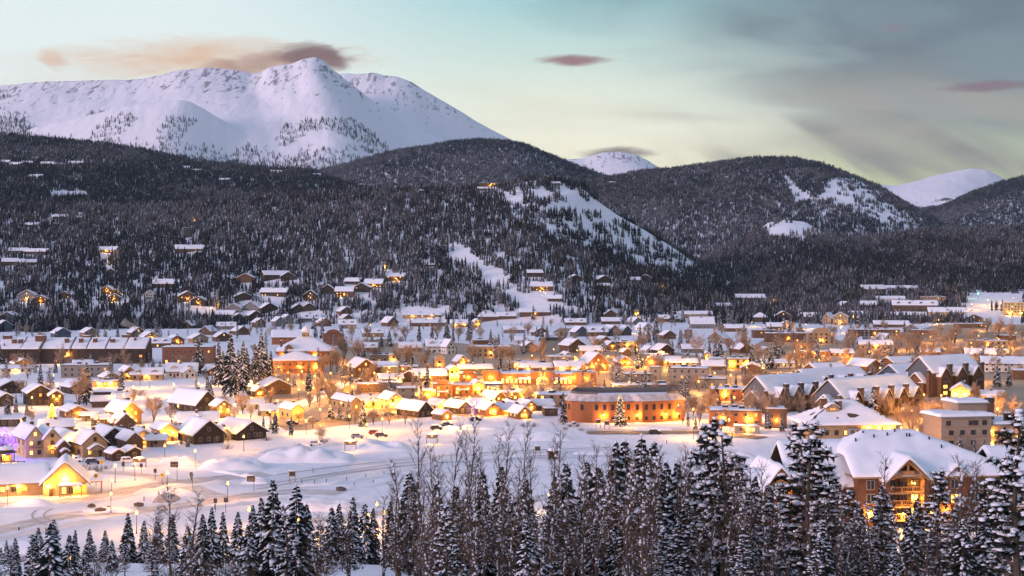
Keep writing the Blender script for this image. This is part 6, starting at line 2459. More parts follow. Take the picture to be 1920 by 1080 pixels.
def sign(px, py, kind, label, h=3.0):
    X, Y = flat(px, py)
    root = link({'diamond': 'warning_sign', 'board': 'notice_board', 'tall': 'direction_sign', 'flag': 'feather_flag', 'shelter': 'lit_shelter', 'kiosk': 'kiosk', 'plate': 'parking_sign'}[kind], None, None, (X, Y, 0))
    wood, pale = TRIMM, WTRIM
    if kind in ('diamond', 'plate', 'tall', 'flag'):
        b = MB()
        b.tube((0, 0, -.4), (0, 0, h), .07, .06, 6)
        link('post', b.mesh('post', [METAL]), root)
    if kind == 'diamond':
        b = MB()
        s_ = .75
        fr = [(0, -.1, h - s_), (s_, -.1, h), (0, -.1, h + s_), (-s_, -.1, h)]
        bk = [(x, -.07, z) for x, y, z in fr]
        b.face(fr)
        b.face(bk[::-1])
        for k in range(4):
            b.face([fr[(k + 1) % 4], fr[k], bk[k], bk[(k + 1) % 4]])
        p = link('panel', b.mesh('panel', [mat('sign_yellow', (.75, .48, .03), .5, .05, 1.0)]), root)
        q = MB()
        q.box(-.1, .1, -.115, -.1, h - .3, h + .12)
        q.face([(-.28, -.112, h + .08), (.28, -.112, h + .08), (0, -.112, h + .42)])
        link('symbol', q.mesh('symbol', [METAL]), p)
    elif kind == 'plate':
        b = MB()
        b.box(-.45, .45, -.12, -.08, h - .7, h + .5)
        link('panel', b.mesh('panel', [DTRIM]), root)
    elif kind == 'tall':
        b = MB()
        b.box(-1.9, .35, -.2, -.08, h - 1.2, h + .4)
        p = link('panel', b.mesh('panel', [DTRIM]), root)
        q = MB()
        q.box(-1.7, .2, -.215, -.2, h - .55, h - .35)
        q.box(-1.7, -.3, -.215, -.2, h - .95, h - .78)
        link('lettering', q.mesh('lettering', [WTRIM]), p)
        s_ = MB()
        s_.blob((-.78, -.14, h + .5), 1.15, .2, .2, random.Random(2), 0, 0, 0, 6)
        link('snow', s_.mesh('snow', [SNOW], True), p)
    elif kind == 'flag':
        b = MB()
        pts = [(0, h - .4), (.15, h + 1.9), (-.15, h + 2.4), (-.75, h + 2.3), (-.85, h + 1.6), (-.5, h + .4), (-.12, h - .4)]
        b.face([(x, -.05, z) for x, z in pts][::-1])
        b.face([(x, -.02, z) for x, z in pts])
        p = link('cloth', b.mesh('cloth', [METAL]), root)
        q = MB()
        for k, z in enumerate((.6, 1.15, 1.7)):
            q.box(-.55, -.1, -.07, -.055, h + z, h + z + .22)
        link('lettering', q.mesh('lettering', [WTRIM]), p)
    elif kind == 'board':
        for x in (-.85, .85):
            b = MB()
            b.box(x - .1, x + .1, -.1, .1, -.4, h)
            link('post', b.mesh('post', [wood]), root)
        b = MB()
        b.box(-.74, .74, -.08, .06, h - 1.5, h - .15)
        p = link('panel', b.mesh('panel', [DTRIM]), root)
        s_ = MB()
        s_.blob((0, 0, h + .05), 1.1, .25, .22, random.Random(2), 0, 0, 0, 6)
        link('snow', s_.mesh('snow', [SNOW], True), root)
    elif kind == 'shelter':
        for x in (-1.9, 1.9):
            b = MB()
            b.box(x - .12, x + .12, -.12, .12, -.5, h - .1)
            link('post', b.mesh('post', [wood]), root)
        b = MB()
        b.box(-2.2, 2.2, -.5, .5, h - .1, h + .1)
        b.box(-1.7, 1.7, -.08, .08, h - 1.1, h - .12)
        p = link('roof', b.mesh('roof', [wood]), root)
        s_ = MB()
        s_.blob((0, 0, h + .25), 2.5, .8, .45, random.Random(4), 0, 0, 0, 10)
        link('snow', s_.mesh('snow', [SNOW], True), p)
        q = MB()
        q.box(-.3, .3, -.3, -.1, h - .35, h - .2)
        l_ = link('lamp', q.mesh('lamp', [LAMPG]), root)
        point_light(root, (0, -.9, h + 1.2), 420)
    elif kind == 'kiosk':
        for x in (-1.5, 1.5):
            for y in (-.9, .9):
                b = MB()
                b.box(x - .13, x + .13, y - .13, y + .13, -.4, 2.6)
                link('post', b.mesh('post', [wood]), root)
        b = MB()
        b.box(-1.36, 1.36, -.75, .75, .4, 1.25)
        b.box(-1.36, 1.36, -.1, .1, 1.3, 2.5)
        link('counter', b.mesh('counter', [DTRIM]), root)
        b = MB()
        rf = [(-2, -1.4, 2.61), (2, -1.4, 2.61), (2, 1.4, 2.61), (-2, 1.4, 2.61)]
        for k in range(4):
            b.face([rf[k], rf[(k + 1) % 4], (0, 0, 3.6)])
        b.face(rf[::-1])
        p = link('roof', b.mesh('roof', [DTRIM]), root)
        s_ = MB()
        s_.blob((0, 0, 3.15), 1.9, 1.4, .75, random.Random(4), 0, 0, 0, 10)
        link('snow', s_.mesh('snow', [SNOW], True), p)
    tag(root, label, {'diamond': 'sign', 'board': 'notice board', 'tall': 'sign', 'flag': 'flag', 'shelter': 'shelter', 'kiosk': 'kiosk', 'plate': 'sign'}[kind])


# ------------------------------------------------------------------ cars
def car_template(kind):
    """body, windows, wheels, lights and a blanket of snow; about 4.7 m long, along x"""
    L, W_, = 4.7, 1.85
    prof = {'suv': [(-2.3, .45), (-2.35, 1.05), (-2.1, 1.15), (-1.9, 1.75), (.55, 1.8), (1.15, 1.15), (2.2, 1.0), (2.35, .75), (2.3, .45)],
            'pickup': [(-2.6, .5), (-2.6, 1.1), (-.55, 1.12), (-.45, 1.8), (.75, 1.82), (1.25, 1.2), (2.4, 1.1), (2.5, .8), (2.45, .5)]}[kind]
    b = MB()
    fr = [(x, -W_ / 2, z) for x, z in prof]
    bk = [(x, W_ / 2, z) for x, z in prof]
    b.face(fr)
    b.face(bk[::-1])
    n = len(prof)
    for k in range(n):
        b.face([fr[(k + 1) % n], fr[k], bk[k], bk[(k + 1) % n]])
    g = MB()
    for sy in (-1, 1):
        y = sy * (W_ / 2 + .012)
        wins = [(-1.75, -.7), (-.6, .5)] if kind == 'suv' else [(-.35, .7)]
        for xa, xb in wins:
            q = [(xa, y, 1.2), (xb + .25 if xb > .3 else xb, y, 1.2), (xb, y, 1.66), (xa, y, 1.66)]
            g.face(q if sy < 0 else q[::-1])
    wh = MB()
    rim = MB()
    for k in range(12):
        a, a2 = 6.2832 * k / 12, 6.2832 * (k + 1) / 12
        c0, s0, c1, s1 = math.cos(a) * .36, math.sin(a) * .36, math.cos(a2) * .36, math.sin(a2) * .36
        wh.face([(c0, -.12, s0), (c1, -.12, s1), (c1, .12, s1), (c0, .12, s0)])
        wh.face([(0, -.12, 0), (c1, -.12, s1), (c0, -.12, s0)][::-1])
        wh.face([(0, .12, 0), (c1, .12, s1), (c0, .12, s0)])
    sn = MB()
    r_ = random.Random(5)
    if kind == 'suv':
        sn.blob((-.65, 0, 1.82), 1.45, .95, .30, r_, 0, 0, 0, 10)
        sn.blob((1.65, 0, 1.08), .75, .9, .24, r_, 0, 0.1, 0, 8)
    else:
        sn.blob((.15, 0, 1.84), .8, .95, .28, r_, 0, 0, 0, 10)
        sn.blob((1.8, 0, 1.15), .75, .9, .24, r_, 0, 0, 0, 8)
        sn.blob((-1.6, 0, 1.1), 1.0, .9, .3, r_, 0, 0, 0, 8)
    hl = MB()
    hl.box(-.05, .05, -.18, .18, -.09, .09)
    return b, g, wh, sn, hl


CARM = {'black': mat('car black', (.02, .02, .022), .3, .1, 1., spec=.5), 'silver': mat('car silver', (.35, .35, .37), .3, .1, 1., spec=.5),
        'white': mat('car white', (.7, .7, .7), .35, .05, 1., spec=.5), 'red': mat('car red', (.2, .03, .025), .3, .1, 1., spec=.5), 'blue': mat('car blue', (.03, .05, .11), .3, .1, 1., spec=.5)}
TYRE = mat('tyre', (.02, .02, .02), .9, .1, 1.)
CART = {}
for _kind in ('suv', 'pickup'):
    _b, _g, _wh, _sn, _hl = car_template(_kind)
    CART[_kind] = dict(body={c: _b.mesh('body', [m]) for c, m in CARM.items()}, glass=_g.mesh('side_windows', [GLASS]), wheel=_wh.mesh('wheel', [TYRE]), snow=_sn.mesh('snow', [SNOW], True), light=_hl.mesh('headlight', [WTRIM]))


def car(px, py, yaw, kind, colour, label):
    X, Y = flat(px, py)
    t = CART[kind]
    root = link('parked_car' if kind == 'suv' else 'pickup_truck', None, None, (X, Y, 0.02), (0, 0, R(yaw)))
    b = link('body', t['body'][colour], root)
    link('side_windows', t['glass'], root)
    link('snow', t['snow'], root)['kind'] = 'stuff'
    for x in (-1.45, 1.5):
        for y in (-.86, .86):
            link('wheel', t['wheel'], root, (x, y, .36))
    for y in (-.65, .65):
        link('headlight', t['light'], root, (2.33 if kind == 'suv' else 2.5, y, .82))
    tag(root, label, 'car' if kind == 'suv' else 'pickup', 'parked vehicles')


def fairy_tree(px, py, hpx, kind, m, label, light=None, watts=300, n=420):
    """tree wound with glowing bulbs"""
    X, Y = flat(px, py)
    h = hpx * Y / FPX
    o = plant(kind, X, Y, 0, h, label, None, 1.25)
    o['category'] = 'lit tree'
    b = MB()
    rnd = random.Random(int(px))
    for k in range(n):
        f = rnd.uniform(.08, .99)
        rr = 2.0 * (1 - f) ** .8 + .12 if kind.startswith('spruce') else 2.9 * math.sin(math.pi * min(1, f * .9 + .12)) ** .8
        a = rnd.uniform(0, 6.283)
        rr *= rnd.uniform(.75, 1.1)
        c = (rr * math.cos(a), rr * math.sin(a), 10 * f)
        s_ = .10
        b.face([(c[0] - s_, c[1], c[2]), (c[0], c[1] - s_, c[2]), (c[0], c[1], c[2] + s_ * 1.3)])
        b.face([(c[0] + s_, c[1], c[2]), (c[0], c[1], c[2] + s_ * 1.3), (c[0], c[1] - s_, c[2])])
    link('light_bulbs', b.mesh('light_bulbs', [m]), o)
    if light:
        point_light(o, (0, -3.2, 4.0), watts, light)


def posts():
    spots = [(587, 886), (566, 906), (590, 907), (612, 906), (650, 902), (686, 897), (720, 891), (664, 912), (700, 908), (737, 904), (1086, 863), (1250, 832), (1406, 858), (1000, 850),
             (860, 790), (880, 788), (905, 786), (930, 784), (955, 782), (36, 1000), (86, 1000), (298, 930), (270, 940), (424, 912), (403, 955), (35, 998)]
    b = MB()
    b.box(-.09, .09, -.09, .09, -.4, 1.35)
    b.box(-.1, .1, -.1, .1, 1.36, 1.5, 1)
    me = b.mesh('marker_post', [DTRIM, SNOW])
    for px, py in spots:
        X, Y = flat(px, py)
        o = link('marker_post', me, None, (X, Y, 0))
        near_lot = 560 < px < 760
        tag(o, 'thin dark marker post capped with snow along the plowed lot' if near_lot else 'thin dark marker post capped with snow at a street edge', 'post', 'marker posts')


def details():
    road = road_material('packed_road_snow', (.46, .42, .41, 1), (.74, .72, .76, 1))
    lot = road_material('plowed_lot_snow', (.66, .67, .73, 1), (.80, .82, .88, 1))
    ribbon('road', [(-80, 1012), (40, 984), (130, 966), (230, 960), (330, 950), (430, 934), (540, 922), (640, 925)], 8.5, road, .036, 'packed snow road sweeping round the turning loop')
    ribbon('street', [(-30, 950), (60, 945), (150, 938), (240, 920), (330, 906), (420, 896), (500, 888)], 10.5, road, .045, 'brown packed snow street in front of the visitor centre')
    ribbon('lane', [(185, 886), (260, 890), (330, 905), (390, 925), (430, 940)], 6.0, road, .055, 'packed snow lane past the warning signs')
    ribbon('lower_road', [(-60, 1064), (40, 1050), (140, 1042), (260, 1028), (400, 1004), (540, 984), (660, 968), (780, 956), (900, 950), (1040, 930)], 7.0, road, .065, 'lamp-lit road at the foot of the near slope')
    ribbon('parking_lot', [(470, 915), (620, 890), (760, 868), (900, 858), (1060, 850), (1230, 842)], 26, lot, .02, 'plowed snow parking lot')
    ribbon('side_street', [(470, 846), (560, 838), (660, 826), (760, 812), (860, 800)], 6.5, lot, .05, 'snowy side street below the cabins')
    ribbon('main_street', [(1100, 806), (1200, 806), (1300, 806), (1420, 815)], 7, road, .07, 'snowy street in front of the brick offices')
    ribbon('cross_street', [(540, 768), (600, 742), (640, 722), (668, 708)], 8, lot, .08, 'snowy street climbing past the courthouse')
    glow_tint = road_material('glow_tinted_street_snow', (.20, .135, .09, 1), (.36, .26, .175, 1))  # packed street snow, coloured amber-brown to imitate the lamps' warm glow
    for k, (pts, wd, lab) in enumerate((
            ([(520, 716), (600, 708), (700, 696), (800, 692), (900, 690)], 17, 'glow-tinted street past the courthouse annex'),
            ([(770, 768), (840, 752), (920, 742), (1010, 734), (1110, 728), (1200, 746)], 20, 'glow-tinted main street below the arched shops'),
            ([(930, 690), (1010, 680), (1100, 672), (1200, 678), (1300, 694), (1400, 704)], 18, 'glow-tinted street behind the arched shops'),
            ([(960, 664), (1050, 660), (1150, 660), (1230, 664)], 14, 'glow-tinted street of the upper houses'),
            ([(1210, 764), (1320, 764), (1430, 776)], 16, 'glow-tinted lane behind the brick offices'),
            ([(1440, 690), (1540, 682), (1640, 676), (1760, 660), (1940, 640)], 22, 'glow-tinted street behind the apartment rows'),
            ([(1460, 650), (1560, 658), (1700, 646), (1820, 630), (1940, 614)], 22, 'glow-tinted street of the far shops'),
            ([(1640, 862), (1690, 812), (1725, 778), (1770, 752), (1850, 756), (1940, 770)], 15, 'glow-tinted drive between the hall and the apartments'),
            ([(470, 748), (530, 744), (600, 738)], 16, 'glow-tinted street in front of the log cabin'),
            ([(520, 800), (580, 792), (660, 784), (740, 780)], 14, 'glow-tinted street below the yellow cabins'),
            ([(960, 770), (985, 720), (1010, 680), (1035, 640), (1060, 616)], 14, 'glow-tinted cross street climbing behind the shops'),
            ([(1230, 770), (1262, 710), (1245, 650), (1232, 620)], 13, 'glow-tinted cross street beside the grey blocks'),
            ([(660, 712), (690, 672), (720, 636)], 13, 'glow-tinted cross street beside the big cottonwoods'),
            ([(1770, 700), (1750, 660), (1735, 625)], 16, 'glow-tinted cross street among the lit bare trees'),
            ([(1880, 700), (1860, 660), (1850, 625)], 16, 'glow-tinted cross street beside the far yellow block'),
            ([(1100, 812), (1200, 812), (1310, 812), (1430, 822)], 9, 'glow-tinted street in front of the brick offices'))):
        ribbon('street', pts, wd, glow_tint, .085 + .011 * k, lab)
    # trodden snow of the town centre, amber lamp glow put into its colour
    glow_ground = road_material('glow_tinted_trodden_snow', (.33, .22, .135, 1), (.52, .395, .28, 1))
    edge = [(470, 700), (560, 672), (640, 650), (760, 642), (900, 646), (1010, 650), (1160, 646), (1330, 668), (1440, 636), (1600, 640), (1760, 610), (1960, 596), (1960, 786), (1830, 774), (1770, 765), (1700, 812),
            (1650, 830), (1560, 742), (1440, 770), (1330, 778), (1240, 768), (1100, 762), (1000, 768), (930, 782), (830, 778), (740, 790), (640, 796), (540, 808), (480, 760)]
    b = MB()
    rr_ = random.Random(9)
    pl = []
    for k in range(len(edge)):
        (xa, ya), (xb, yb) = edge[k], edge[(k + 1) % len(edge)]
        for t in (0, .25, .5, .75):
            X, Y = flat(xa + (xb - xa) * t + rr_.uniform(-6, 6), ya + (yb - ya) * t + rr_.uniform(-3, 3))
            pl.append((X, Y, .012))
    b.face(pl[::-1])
    o = link('glow_tinted_ground', b.mesh('glow_tinted_ground', [glow_ground]))
    tag(o, 'trodden snow of the town centre, tinted with lamp glow', 'ground', kind='structure')
    rut = mat('tyre_track_snow', (.50, .455, .43), .7, .25, .4, .5, 3.0)
    for k, (pts, lab) in enumerate((
            ([(-60, 1010), (50, 986), (150, 967), (250, 962), (350, 950), (450, 934), (560, 922)], 'road'), ([(-60, 1002), (50, 978), (150, 960), (250, 955), (350, 944), (450, 929), (560, 917)], 'road'),
            ([(-20, 952), (70, 947), (160, 939), (250, 920), (340, 906), (430, 897)], 'street'), ([(-20, 946), (70, 941), (160, 933), (250, 914), (340, 901), (430, 892)], 'street'),
            ([(100, 990), (60, 968), (90, 948), (160, 936), (250, 925)], 'turning loop'), ([(120, 988), (82, 968), (110, 950), (180, 939), (262, 928)], 'turning loop'),
            ([(480, 912), (620, 888), (760, 868), (900, 860), (1060, 852)], 'lot'), ([(480, 918), (620, 893), (760, 873), (900, 864), (1060, 856)], 'lot'),
            ([(520, 890), (660, 872), (800, 858), (960, 846), (1180, 838)], 'lot'), ([(560, 898), (700, 880), (840, 866), (1000, 850), (1220, 846)], 'lot'),
            ([(-50, 1066), (60, 1050), (180, 1040), (320, 1018), (470, 994), (620, 974), (780, 957)], 'lower road'))):
        ribbon('tyre_track', pts, .55, rut, .30 * 0 + .075 + .004 * k, 'tyre track pressed into the %s' % lab)
    for k, (pts, lab) in enumerate((([(-40, 962), (60, 957), (150, 948), (240, 932)], 'snow berm along the street in front of the visitor centre'), ([(250, 926), (330, 914), (430, 904)], 'snow berm along the street by the direction sign'),
                                    ([(-40, 1020), (80, 996), (200, 976), (320, 966)], 'snow berm along the outer edge of the turning loop'), ([(360, 960), (470, 944), (580, 932)], 'snow berm between the loop and the lot'),
                                    ([(180, 1046), (300, 1032), (430, 1010)], 'snow berm along the lower road'), ([(480, 850), (570, 842), (640, 834)], 'snow berm along the side street by the cabins'))):
        berm(pts, .95, 1.8, lab, 20 + k * 2.3)
    dirty = mat('dirty_snow', (.42, .36, .33), .9, .3, .6, .4, 2.0)
    for k, (px, py, w_, d_, h, lab, mt_) in enumerate((
            (575, 862, 190, 16, 5.4, 'largest plowed snow bank, smooth and rounded, beside the parking lot', None),
            (440, 876, 130, 14, 4.2, 'long plowed snow bank between the lamps and the lot', None),
            (716, 842, 116, 13, 3.9, 'lumpy snow bank behind the lit shelter', None),
            (312, 938, 46, 8, 3.4, 'dirty brown heap of plowed snow in the turning loop', dirty),
            (336, 868, 76, 10, 3.0, 'pointed snow heap beside the lit street lamps', None),
            (40, 1032, 150, 9, 3.0, 'snow bank walling the lower road', None),
            (1000, 822, 150, 15, 3.3, 'broad snow bank in front of the small brown huts', None),
            (1400, 866, 90, 12, 3.4, 'rounded snow bank beside the timber lodge', None),
            (600, 952, 150, 12, 3.4, 'snow bank along the lower road below the parking lot', None),
            (1225, 806, 80, 6, 1.7, 'low snow bank in front of the brick offices', None),
            (374, 740, 60, 10, 2.6, 'snow heap near the victorian houses', None),
            (270, 868, 50, 8, 1.9, 'low snow heap beside the brown sheds', None),
            (60, 948, 110, 7, 2.0, 'snow bank in front of the visitor centre', None),
            (205, 958, 110, 6, 1.3, 'low snow island in the turning loop', None),
            (480, 905, 60, 6, 1.4, 'small snow heap beside the brown direction sign', None),
            (1130, 850, 120, 8, 1.2, 'low snow drift across the parking lot', None),
            (880, 804, 120, 9, 1.8, 'long low snow bank behind the parking lot', None))):
        mound(px, py, w_, d_, h, lab, 'snow_bank', mt_, k + 1)
    for k, (pts, lab) in enumerate((([(560, 912), (620, 909), (690, 899), (760, 889)], 'thin snow berm lined with marker posts on the far side'),
                                    ([(640, 918), (700, 911), (780, 899)], 'thin snow berm lined with marker posts near the logs'),
                                    ([(395, 882), (450, 892), (500, 902)], 'snow berm curving past the black flag'),
                                    ([(790, 870), (900, 860), (1040, 852)], 'snow berm crossing the open lot by the kiosk'))):
        berm(pts, .8, 2.0, lab, k * 3.1)
    for p in LAMP_PX.replace('\n', '').strip(';').split(';'):
        px, py = map(float, p.split())
        street_lamp(px, py, (2150 if 480 < px < 1450 else 2700) if py < 800 else 800, LAMPC[int(px) % 4])
    street_lamp(1800, 556, 3500, label=None, scale=1.5, ground=True)
    for p in ((218, 556), (408, 580), (1450, 573), (204, 492), (1240, 545), (365, 420), (1590, 556), (1640, 556)):
        street_lamp(*p, 1500, ground=True)
    for p in ((1852, 574), (1876, 580), (1900, 570), (1822, 582)):
        street_lamp(*p, 2600, scale=1.5, ground=True)
    street_lamp(1834, 562, 260, (0.10, 1.0, 0.35), None, 1.6, True)
    street_lamp(1846, 601, 700, (0.10, 1.0, 0.35))
    sign(191, 886, 'diamond', 'yellow diamond warning sign beside the willow thicket', 3.2)
    sign(180, 912, 'diamond', 'yellow diamond warning sign by the visitor centre porch', 3.0)
    sign(304, 908, 'diamond', 'yellow diamond warning sign beside the tall brown direction sign', 2.6)
    sign(332, 902, 'tall', 'tall brown direction sign with pale lettering on a single post', 5.2)
    sign(361, 917, 'flag', 'black feather flag with pale lettering near the parking entrance', 2.4)
    sign(476, 922, 'tall', 'brown direction sign at the edge of the parking lot', 4.0)
    sign(548, 904, 'board', 'small brown notice board on two posts in the lot', 3.2)
    sign(1008, 857, 'board', 'brown notice board beside the snow-capped kiosk', 3.6)
    sign(1138, 806, 'board', 'brown notice board in front of the brick offices', 3.4)
    sign(1122, 803, 'board', 'snow-topped notice board beside the flat office wall', 3.4)
    sign(265, 888, 'plate', 'small brown parking sign near the twin warning signs', 2.6)
    sign(231, 886, 'plate', 'small brown parking sign beside the bright lamp', 2.6)
    sign(291, 900, 'plate', 'small brown parking sign between the lamps', 2.8)
    sign(404, 960, 'plate', 'small brown parking sign in front of the tall spruces', 3.0)
    sign(423, 962, 'plate', 'small brown parking sign beside the lamp at the loop', 3.4)
    sign(657, 846, 'shelter', 'lit shelter with thick snow roof between two snow banks', 3.2)
    sign(810, 832, 'shelter', 'lit shelter with thick snow roof at the back of the lot', 3.0)
    sign(262, 876, 'shelter', 'lit snow-topped shelter at the curve of the street', 2.6)
    sign(1037, 862, 'kiosk', 'small open wooden kiosk under a snow cap in the lot', 3)
    for a in ((655, 716, 12, 'suv', 'black', 'black car beside a dark pickup in the courthouse street'), (673, 717, 8, 'pickup', 'black', 'dark pickup parked in the courthouse street'),
              (607, 733, 25, 'suv', 'black', 'dark car driving up the courthouse street'), (670, 822, 8, 'suv', 'silver', 'silver car parked behind the snow banks'),
              (703, 815, -10, 'suv', 'red', 'dark red car parked behind the lumpy snow bank'), (592, 836, 5, 'suv', 'white', 'white car half hidden behind the largest snow bank'),
              (818, 806, 12, 'suv', 'black', 'black car under thick snow below the brown huts'), (838, 800, 20, 'suv', 'blue', 'blue car parked below the dark barn'),
              (892, 790, 15, 'suv', 'black', 'black car parked near the blue lit gable'), (144, 866, -12, 'pickup', 'white', 'snow-buried pickup beside the porch of the tan house'),
              (240, 868, 20, 'suv', 'white', 'white van-like car parked at the brown sheds'), (1228, 814, 4, 'suv', 'black', 'black car driving past the brick offices'),
              (735, 714, 15, 'suv', 'black', 'black car beside the low white house'), (770, 712, 5, 'suv', 'silver', 'silver car parked near the dark grey shop'),
              (715, 820, 6, 'suv', 'blue', 'blue car behind the lumpy snow bank'), (1075, 800, 10, 'pickup', 'silver', 'silver pickup under snow at the corner of the brick offices'),
              (175, 870, 10, 'suv', 'blue', 'blue car under snow beside the willow thicket'), (1500, 690, 0, 'suv', 'silver', 'silver car in the lane behind the apartments')):
        car(*a)
    # more vehicles along three streets
    for (pts, place), cols in (((((548, 797), (588, 791), (640, 786), (700, 782), (730, 780)), 'street below the yellow cabins'), ('black', 'silver', 'white', 'red', 'blue')),
                               ((((860, 752), (905, 746), (950, 741), (1030, 735), (1085, 732)), 'main street below the arched shops'), ('silver', 'black', 'blue', 'white', 'red')),
                               ((((960, 688), (1020, 681), (1130, 676), (1195, 680), (1270, 692)), 'street behind the arched shops'), ('white', 'blue', 'black', 'silver', 'red'))):
        for (px, py), cname in zip(pts, cols):
            car(px, py, 8 if px < 1000 else -6, 'suv', cname, '%s snow-topped car parked along the %s' % (cname, place))
    # dark rocks showing through the snow of the turning loop
    rk = mat('rock', (.10, .085, .075), .9, .3, 1.0, .5, 2.0)
    for k, (px, py, s_, lab) in enumerate(((188, 960, 1.7, 'larger dark boulder in the snow island'), (204, 957, 1.0, 'small dark boulder beside the larger one in the snow island'), (259, 950, 1.5, 'dark boulder beside the dirty snow heap'),
                                           (172, 952, 1.2, 'flat dark boulder at the end of the snow island'), (640, 920, 1.8, 'dark snow-dusted log pile stone beside the berm'))):
        X, Y = flat(px, py)
        b = MB()
        b.blob((0, 0, .45), s_, s_ * .6, .75, random.Random(k), 0, 0, 0, 7)
        o = link('boulder', b.mesh('boulder', [rk]), None, (X, Y, 0))
        tag(o, lab, 'boulder', 'boulders by the road')
    gold = emit('gold_bulbs', (1.0, .62, .06), 9.0)
    violet = emit('violet_bulbs', (.22, .08, 1.0), 7.0)
    white = emit('pale_bulbs', (.75, .85, 1.0), 7.0)
    fairy_tree(97, 799, 42, 'spruce1', gold, 'spruce wrapped top to bottom in golden lights', (1.0, .6, .1), 900, 900)
    fairy_tree(8, 862, 62, 'bare0', violet, 'bare tree wrapped in violet lights beside the gazebo', (.25, .1, 1.0), 900, 800)
    fairy_tree(894, 776, 26, 'spruce2', violet, 'small spruce covered in violet-blue lights among the huts', (.2, .1, 1.0), 160, 260)
    fairy_tree(1163, 800, 60, 'spruce0', emit('warm_bulbs', (1.0, .62, .16), 4.0), 'snowy spruce lit from below in front of the brick offices', (1.0, .45, .07), 520, 90)
    posts()
    # fence by the gazebo
    X, Y = flat(15, 872)
    root = link('wooden_fence', None, None, (X, Y, 0), (0, 0, R(6)))
    tag(root, 'low dark wooden fence in front of the gazebo', 'fence')
    pm, rm = MB(), MB()
    pm.box(-.09, .09, -.09, .09, -.3, 1.3)
    rm.box(-5, 5, -.05, .05, 0, .18)
    pme, rme = pm.mesh('post', [DTRIM]), rm.mesh('rail', [DTRIM])
    for k in range(6):
        link('post', pme, root, (-5 + 2 * k, 0, 0))
    for z in (.45, .95):
        link('rail', rme, root, (0, -.15, z))


# ------------------------------------------------------------------ town and near trees
CONIFERS = '''162 760 84;228 737 46;8 682 40;170 690 30;104 700 32;30 775 36;14 778 40;50 780 30;432 744 126;410 726 90;456 738 100;372 704 70;386 712 26;398 724 26;285 708 30;300 708 32;
184 804 28;174 800 22;490 708 86;508 714 58;579 735 54;597 730 42;532 720 20;552 726 22;588 634 44;604 636 40;563 634 34;640 646 38;516 814 48;546 818 40;620 788 36;636 788 30;653 790 42;680 800 50;778 756 30;
702 716 18;786 714 32;786 656 52;810 646 42;838 646 46;880 636 50;730 650 32;715 652 26;697 650 26;1056 796 62;1198 740 28;1204 740 25;1190 668 30;982 664 30;1350 678 46;1330 672 34;1410 694 52;1432 704 46;
1446 694 52;1380 722 22;1372 758 28;1340 812 34;1420 800 48;1120 596 36;1085 598 30;1000 600 28;1230 624 34;1260 606 38;1280 606 34;1330 614 46;1350 618 40;1366 614 34;1175 604 26;1160 604 24;1670 668 26;1678 668 22;
1728 668 22;1745 668 24;1766 668 22;1648 666 22;1548 748 36;1762 744 48;1870 726 42;1892 726 42;1456 686 58;1654 826 28;1682 822 28;1776 846 36;1800 850 38;1826 856 32;1892 866 46;1870 860 40;1846 852 30;
486 780 20;494 804 26;508 806 22;340 834 20;352 838 22;470 742 60;462 716 66;418 716 60;28 850 24;212 856 26;240 838 26;260 812 22;440 745 70;426 735 80;447 730 76;380 700 46;362 700 40;480 716 70;500 700 50;
1290 800 30;1304 806 26;1090 760 22;1030 748 20;1440 806 40;1466 810 36;1490 808 34;1520 800 30;1700 760 34;1660 745 30;1600 752 28;1505 760 32;920 650 34;935 654 30;1015 640 28;1060 640 30;1200 640 34;1215 644 30;
1275 648 32;1290 644 30;1395 640 34;1445 640 34;1500 628 30;1600 640 28;1625 615 34;1610 612 30;1580 600 34;1540 610 30;1500 600 34'''
BARES = '''148 764 78;115 698 56;52 710 50;86 748 40;288 794 62;322 794 42;360 766 38;455 776 46;206 694 36;190 694 32;60 796 36;30 694 40;250 760 30;216 806 30;672 682 62;645 678 52;765 694 60;746 690 46;792 694 42;
702 680 38;620 700 56;606 704 46;632 698 46;644 706 46;886 678 42;940 684 42;960 684 40;603 834 46;666 796 36;730 796 44;700 796 34;760 796 30;650 750 32;560 796 36;586 804 32;470 786 34;1000 672 36;1015 676 34;
1116 664 42;1306 672 54;1342 656 42;1370 670 46;1400 668 48;1422 680 44;1100 750 42;1086 750 34;1226 750 44;1262 746 44;1280 796 58;1312 796 50;1332 786 62;1412 796 82;1440 800 78;1425 746 62;1500 694 46;1520 694 46;
1480 694 42;1550 696 42;1590 694 42;1616 690 46;1640 696 42;1680 656 42;1700 660 46;1720 660 46;1750 650 42;1790 646 46;1870 640 52;1895 646 52;1850 626 38;1820 656 42;1780 670 42;1910 696 50;1470 796 72;1500 796 68;
1530 792 58;1570 786 52;1602 786 50;1640 782 62;1665 788 62;1690 808 66;1710 820 74;1740 808 72;1730 838 66;1760 808 62;1832 752 40;1870 786 48;1900 786 48;1880 766 42;420 770 36;440 792 36;130 800 30;240 700 34;
960 640 36;990 630 34;1050 646 36;1160 640 34;1210 650 36;1290 650 38;1350 640 38;1390 650 40;1460 664 42;1240 618 30;900 640 36;860 640 36;820 636 34;760 640 36;740 632 34;690 640 36;660 640 40;1600 650 40;1560 640 36;
1660 628 34;1500 640 34;1480 628 32;380 690 40;340 690 30;60 680 40;90 672 36;205 672 34;236 676 32;266 700 30;10 722 34;40 744 40;1010 760 30;1290 740 40;1400 740 52;1360 800 46;1300 780 44;1820 770 40;1850 780 44'''
_U = ['', 'first', 'second', 'third', 'fourth', 'fifth', 'sixth', 'seventh', 'eighth', 'ninth', 'tenth', 'eleventh', 'twelfth', 'thirteenth', 'fourteenth', 'fifteenth', 'sixteenth', 'seventeenth', 'eighteenth', 'nineteenth']
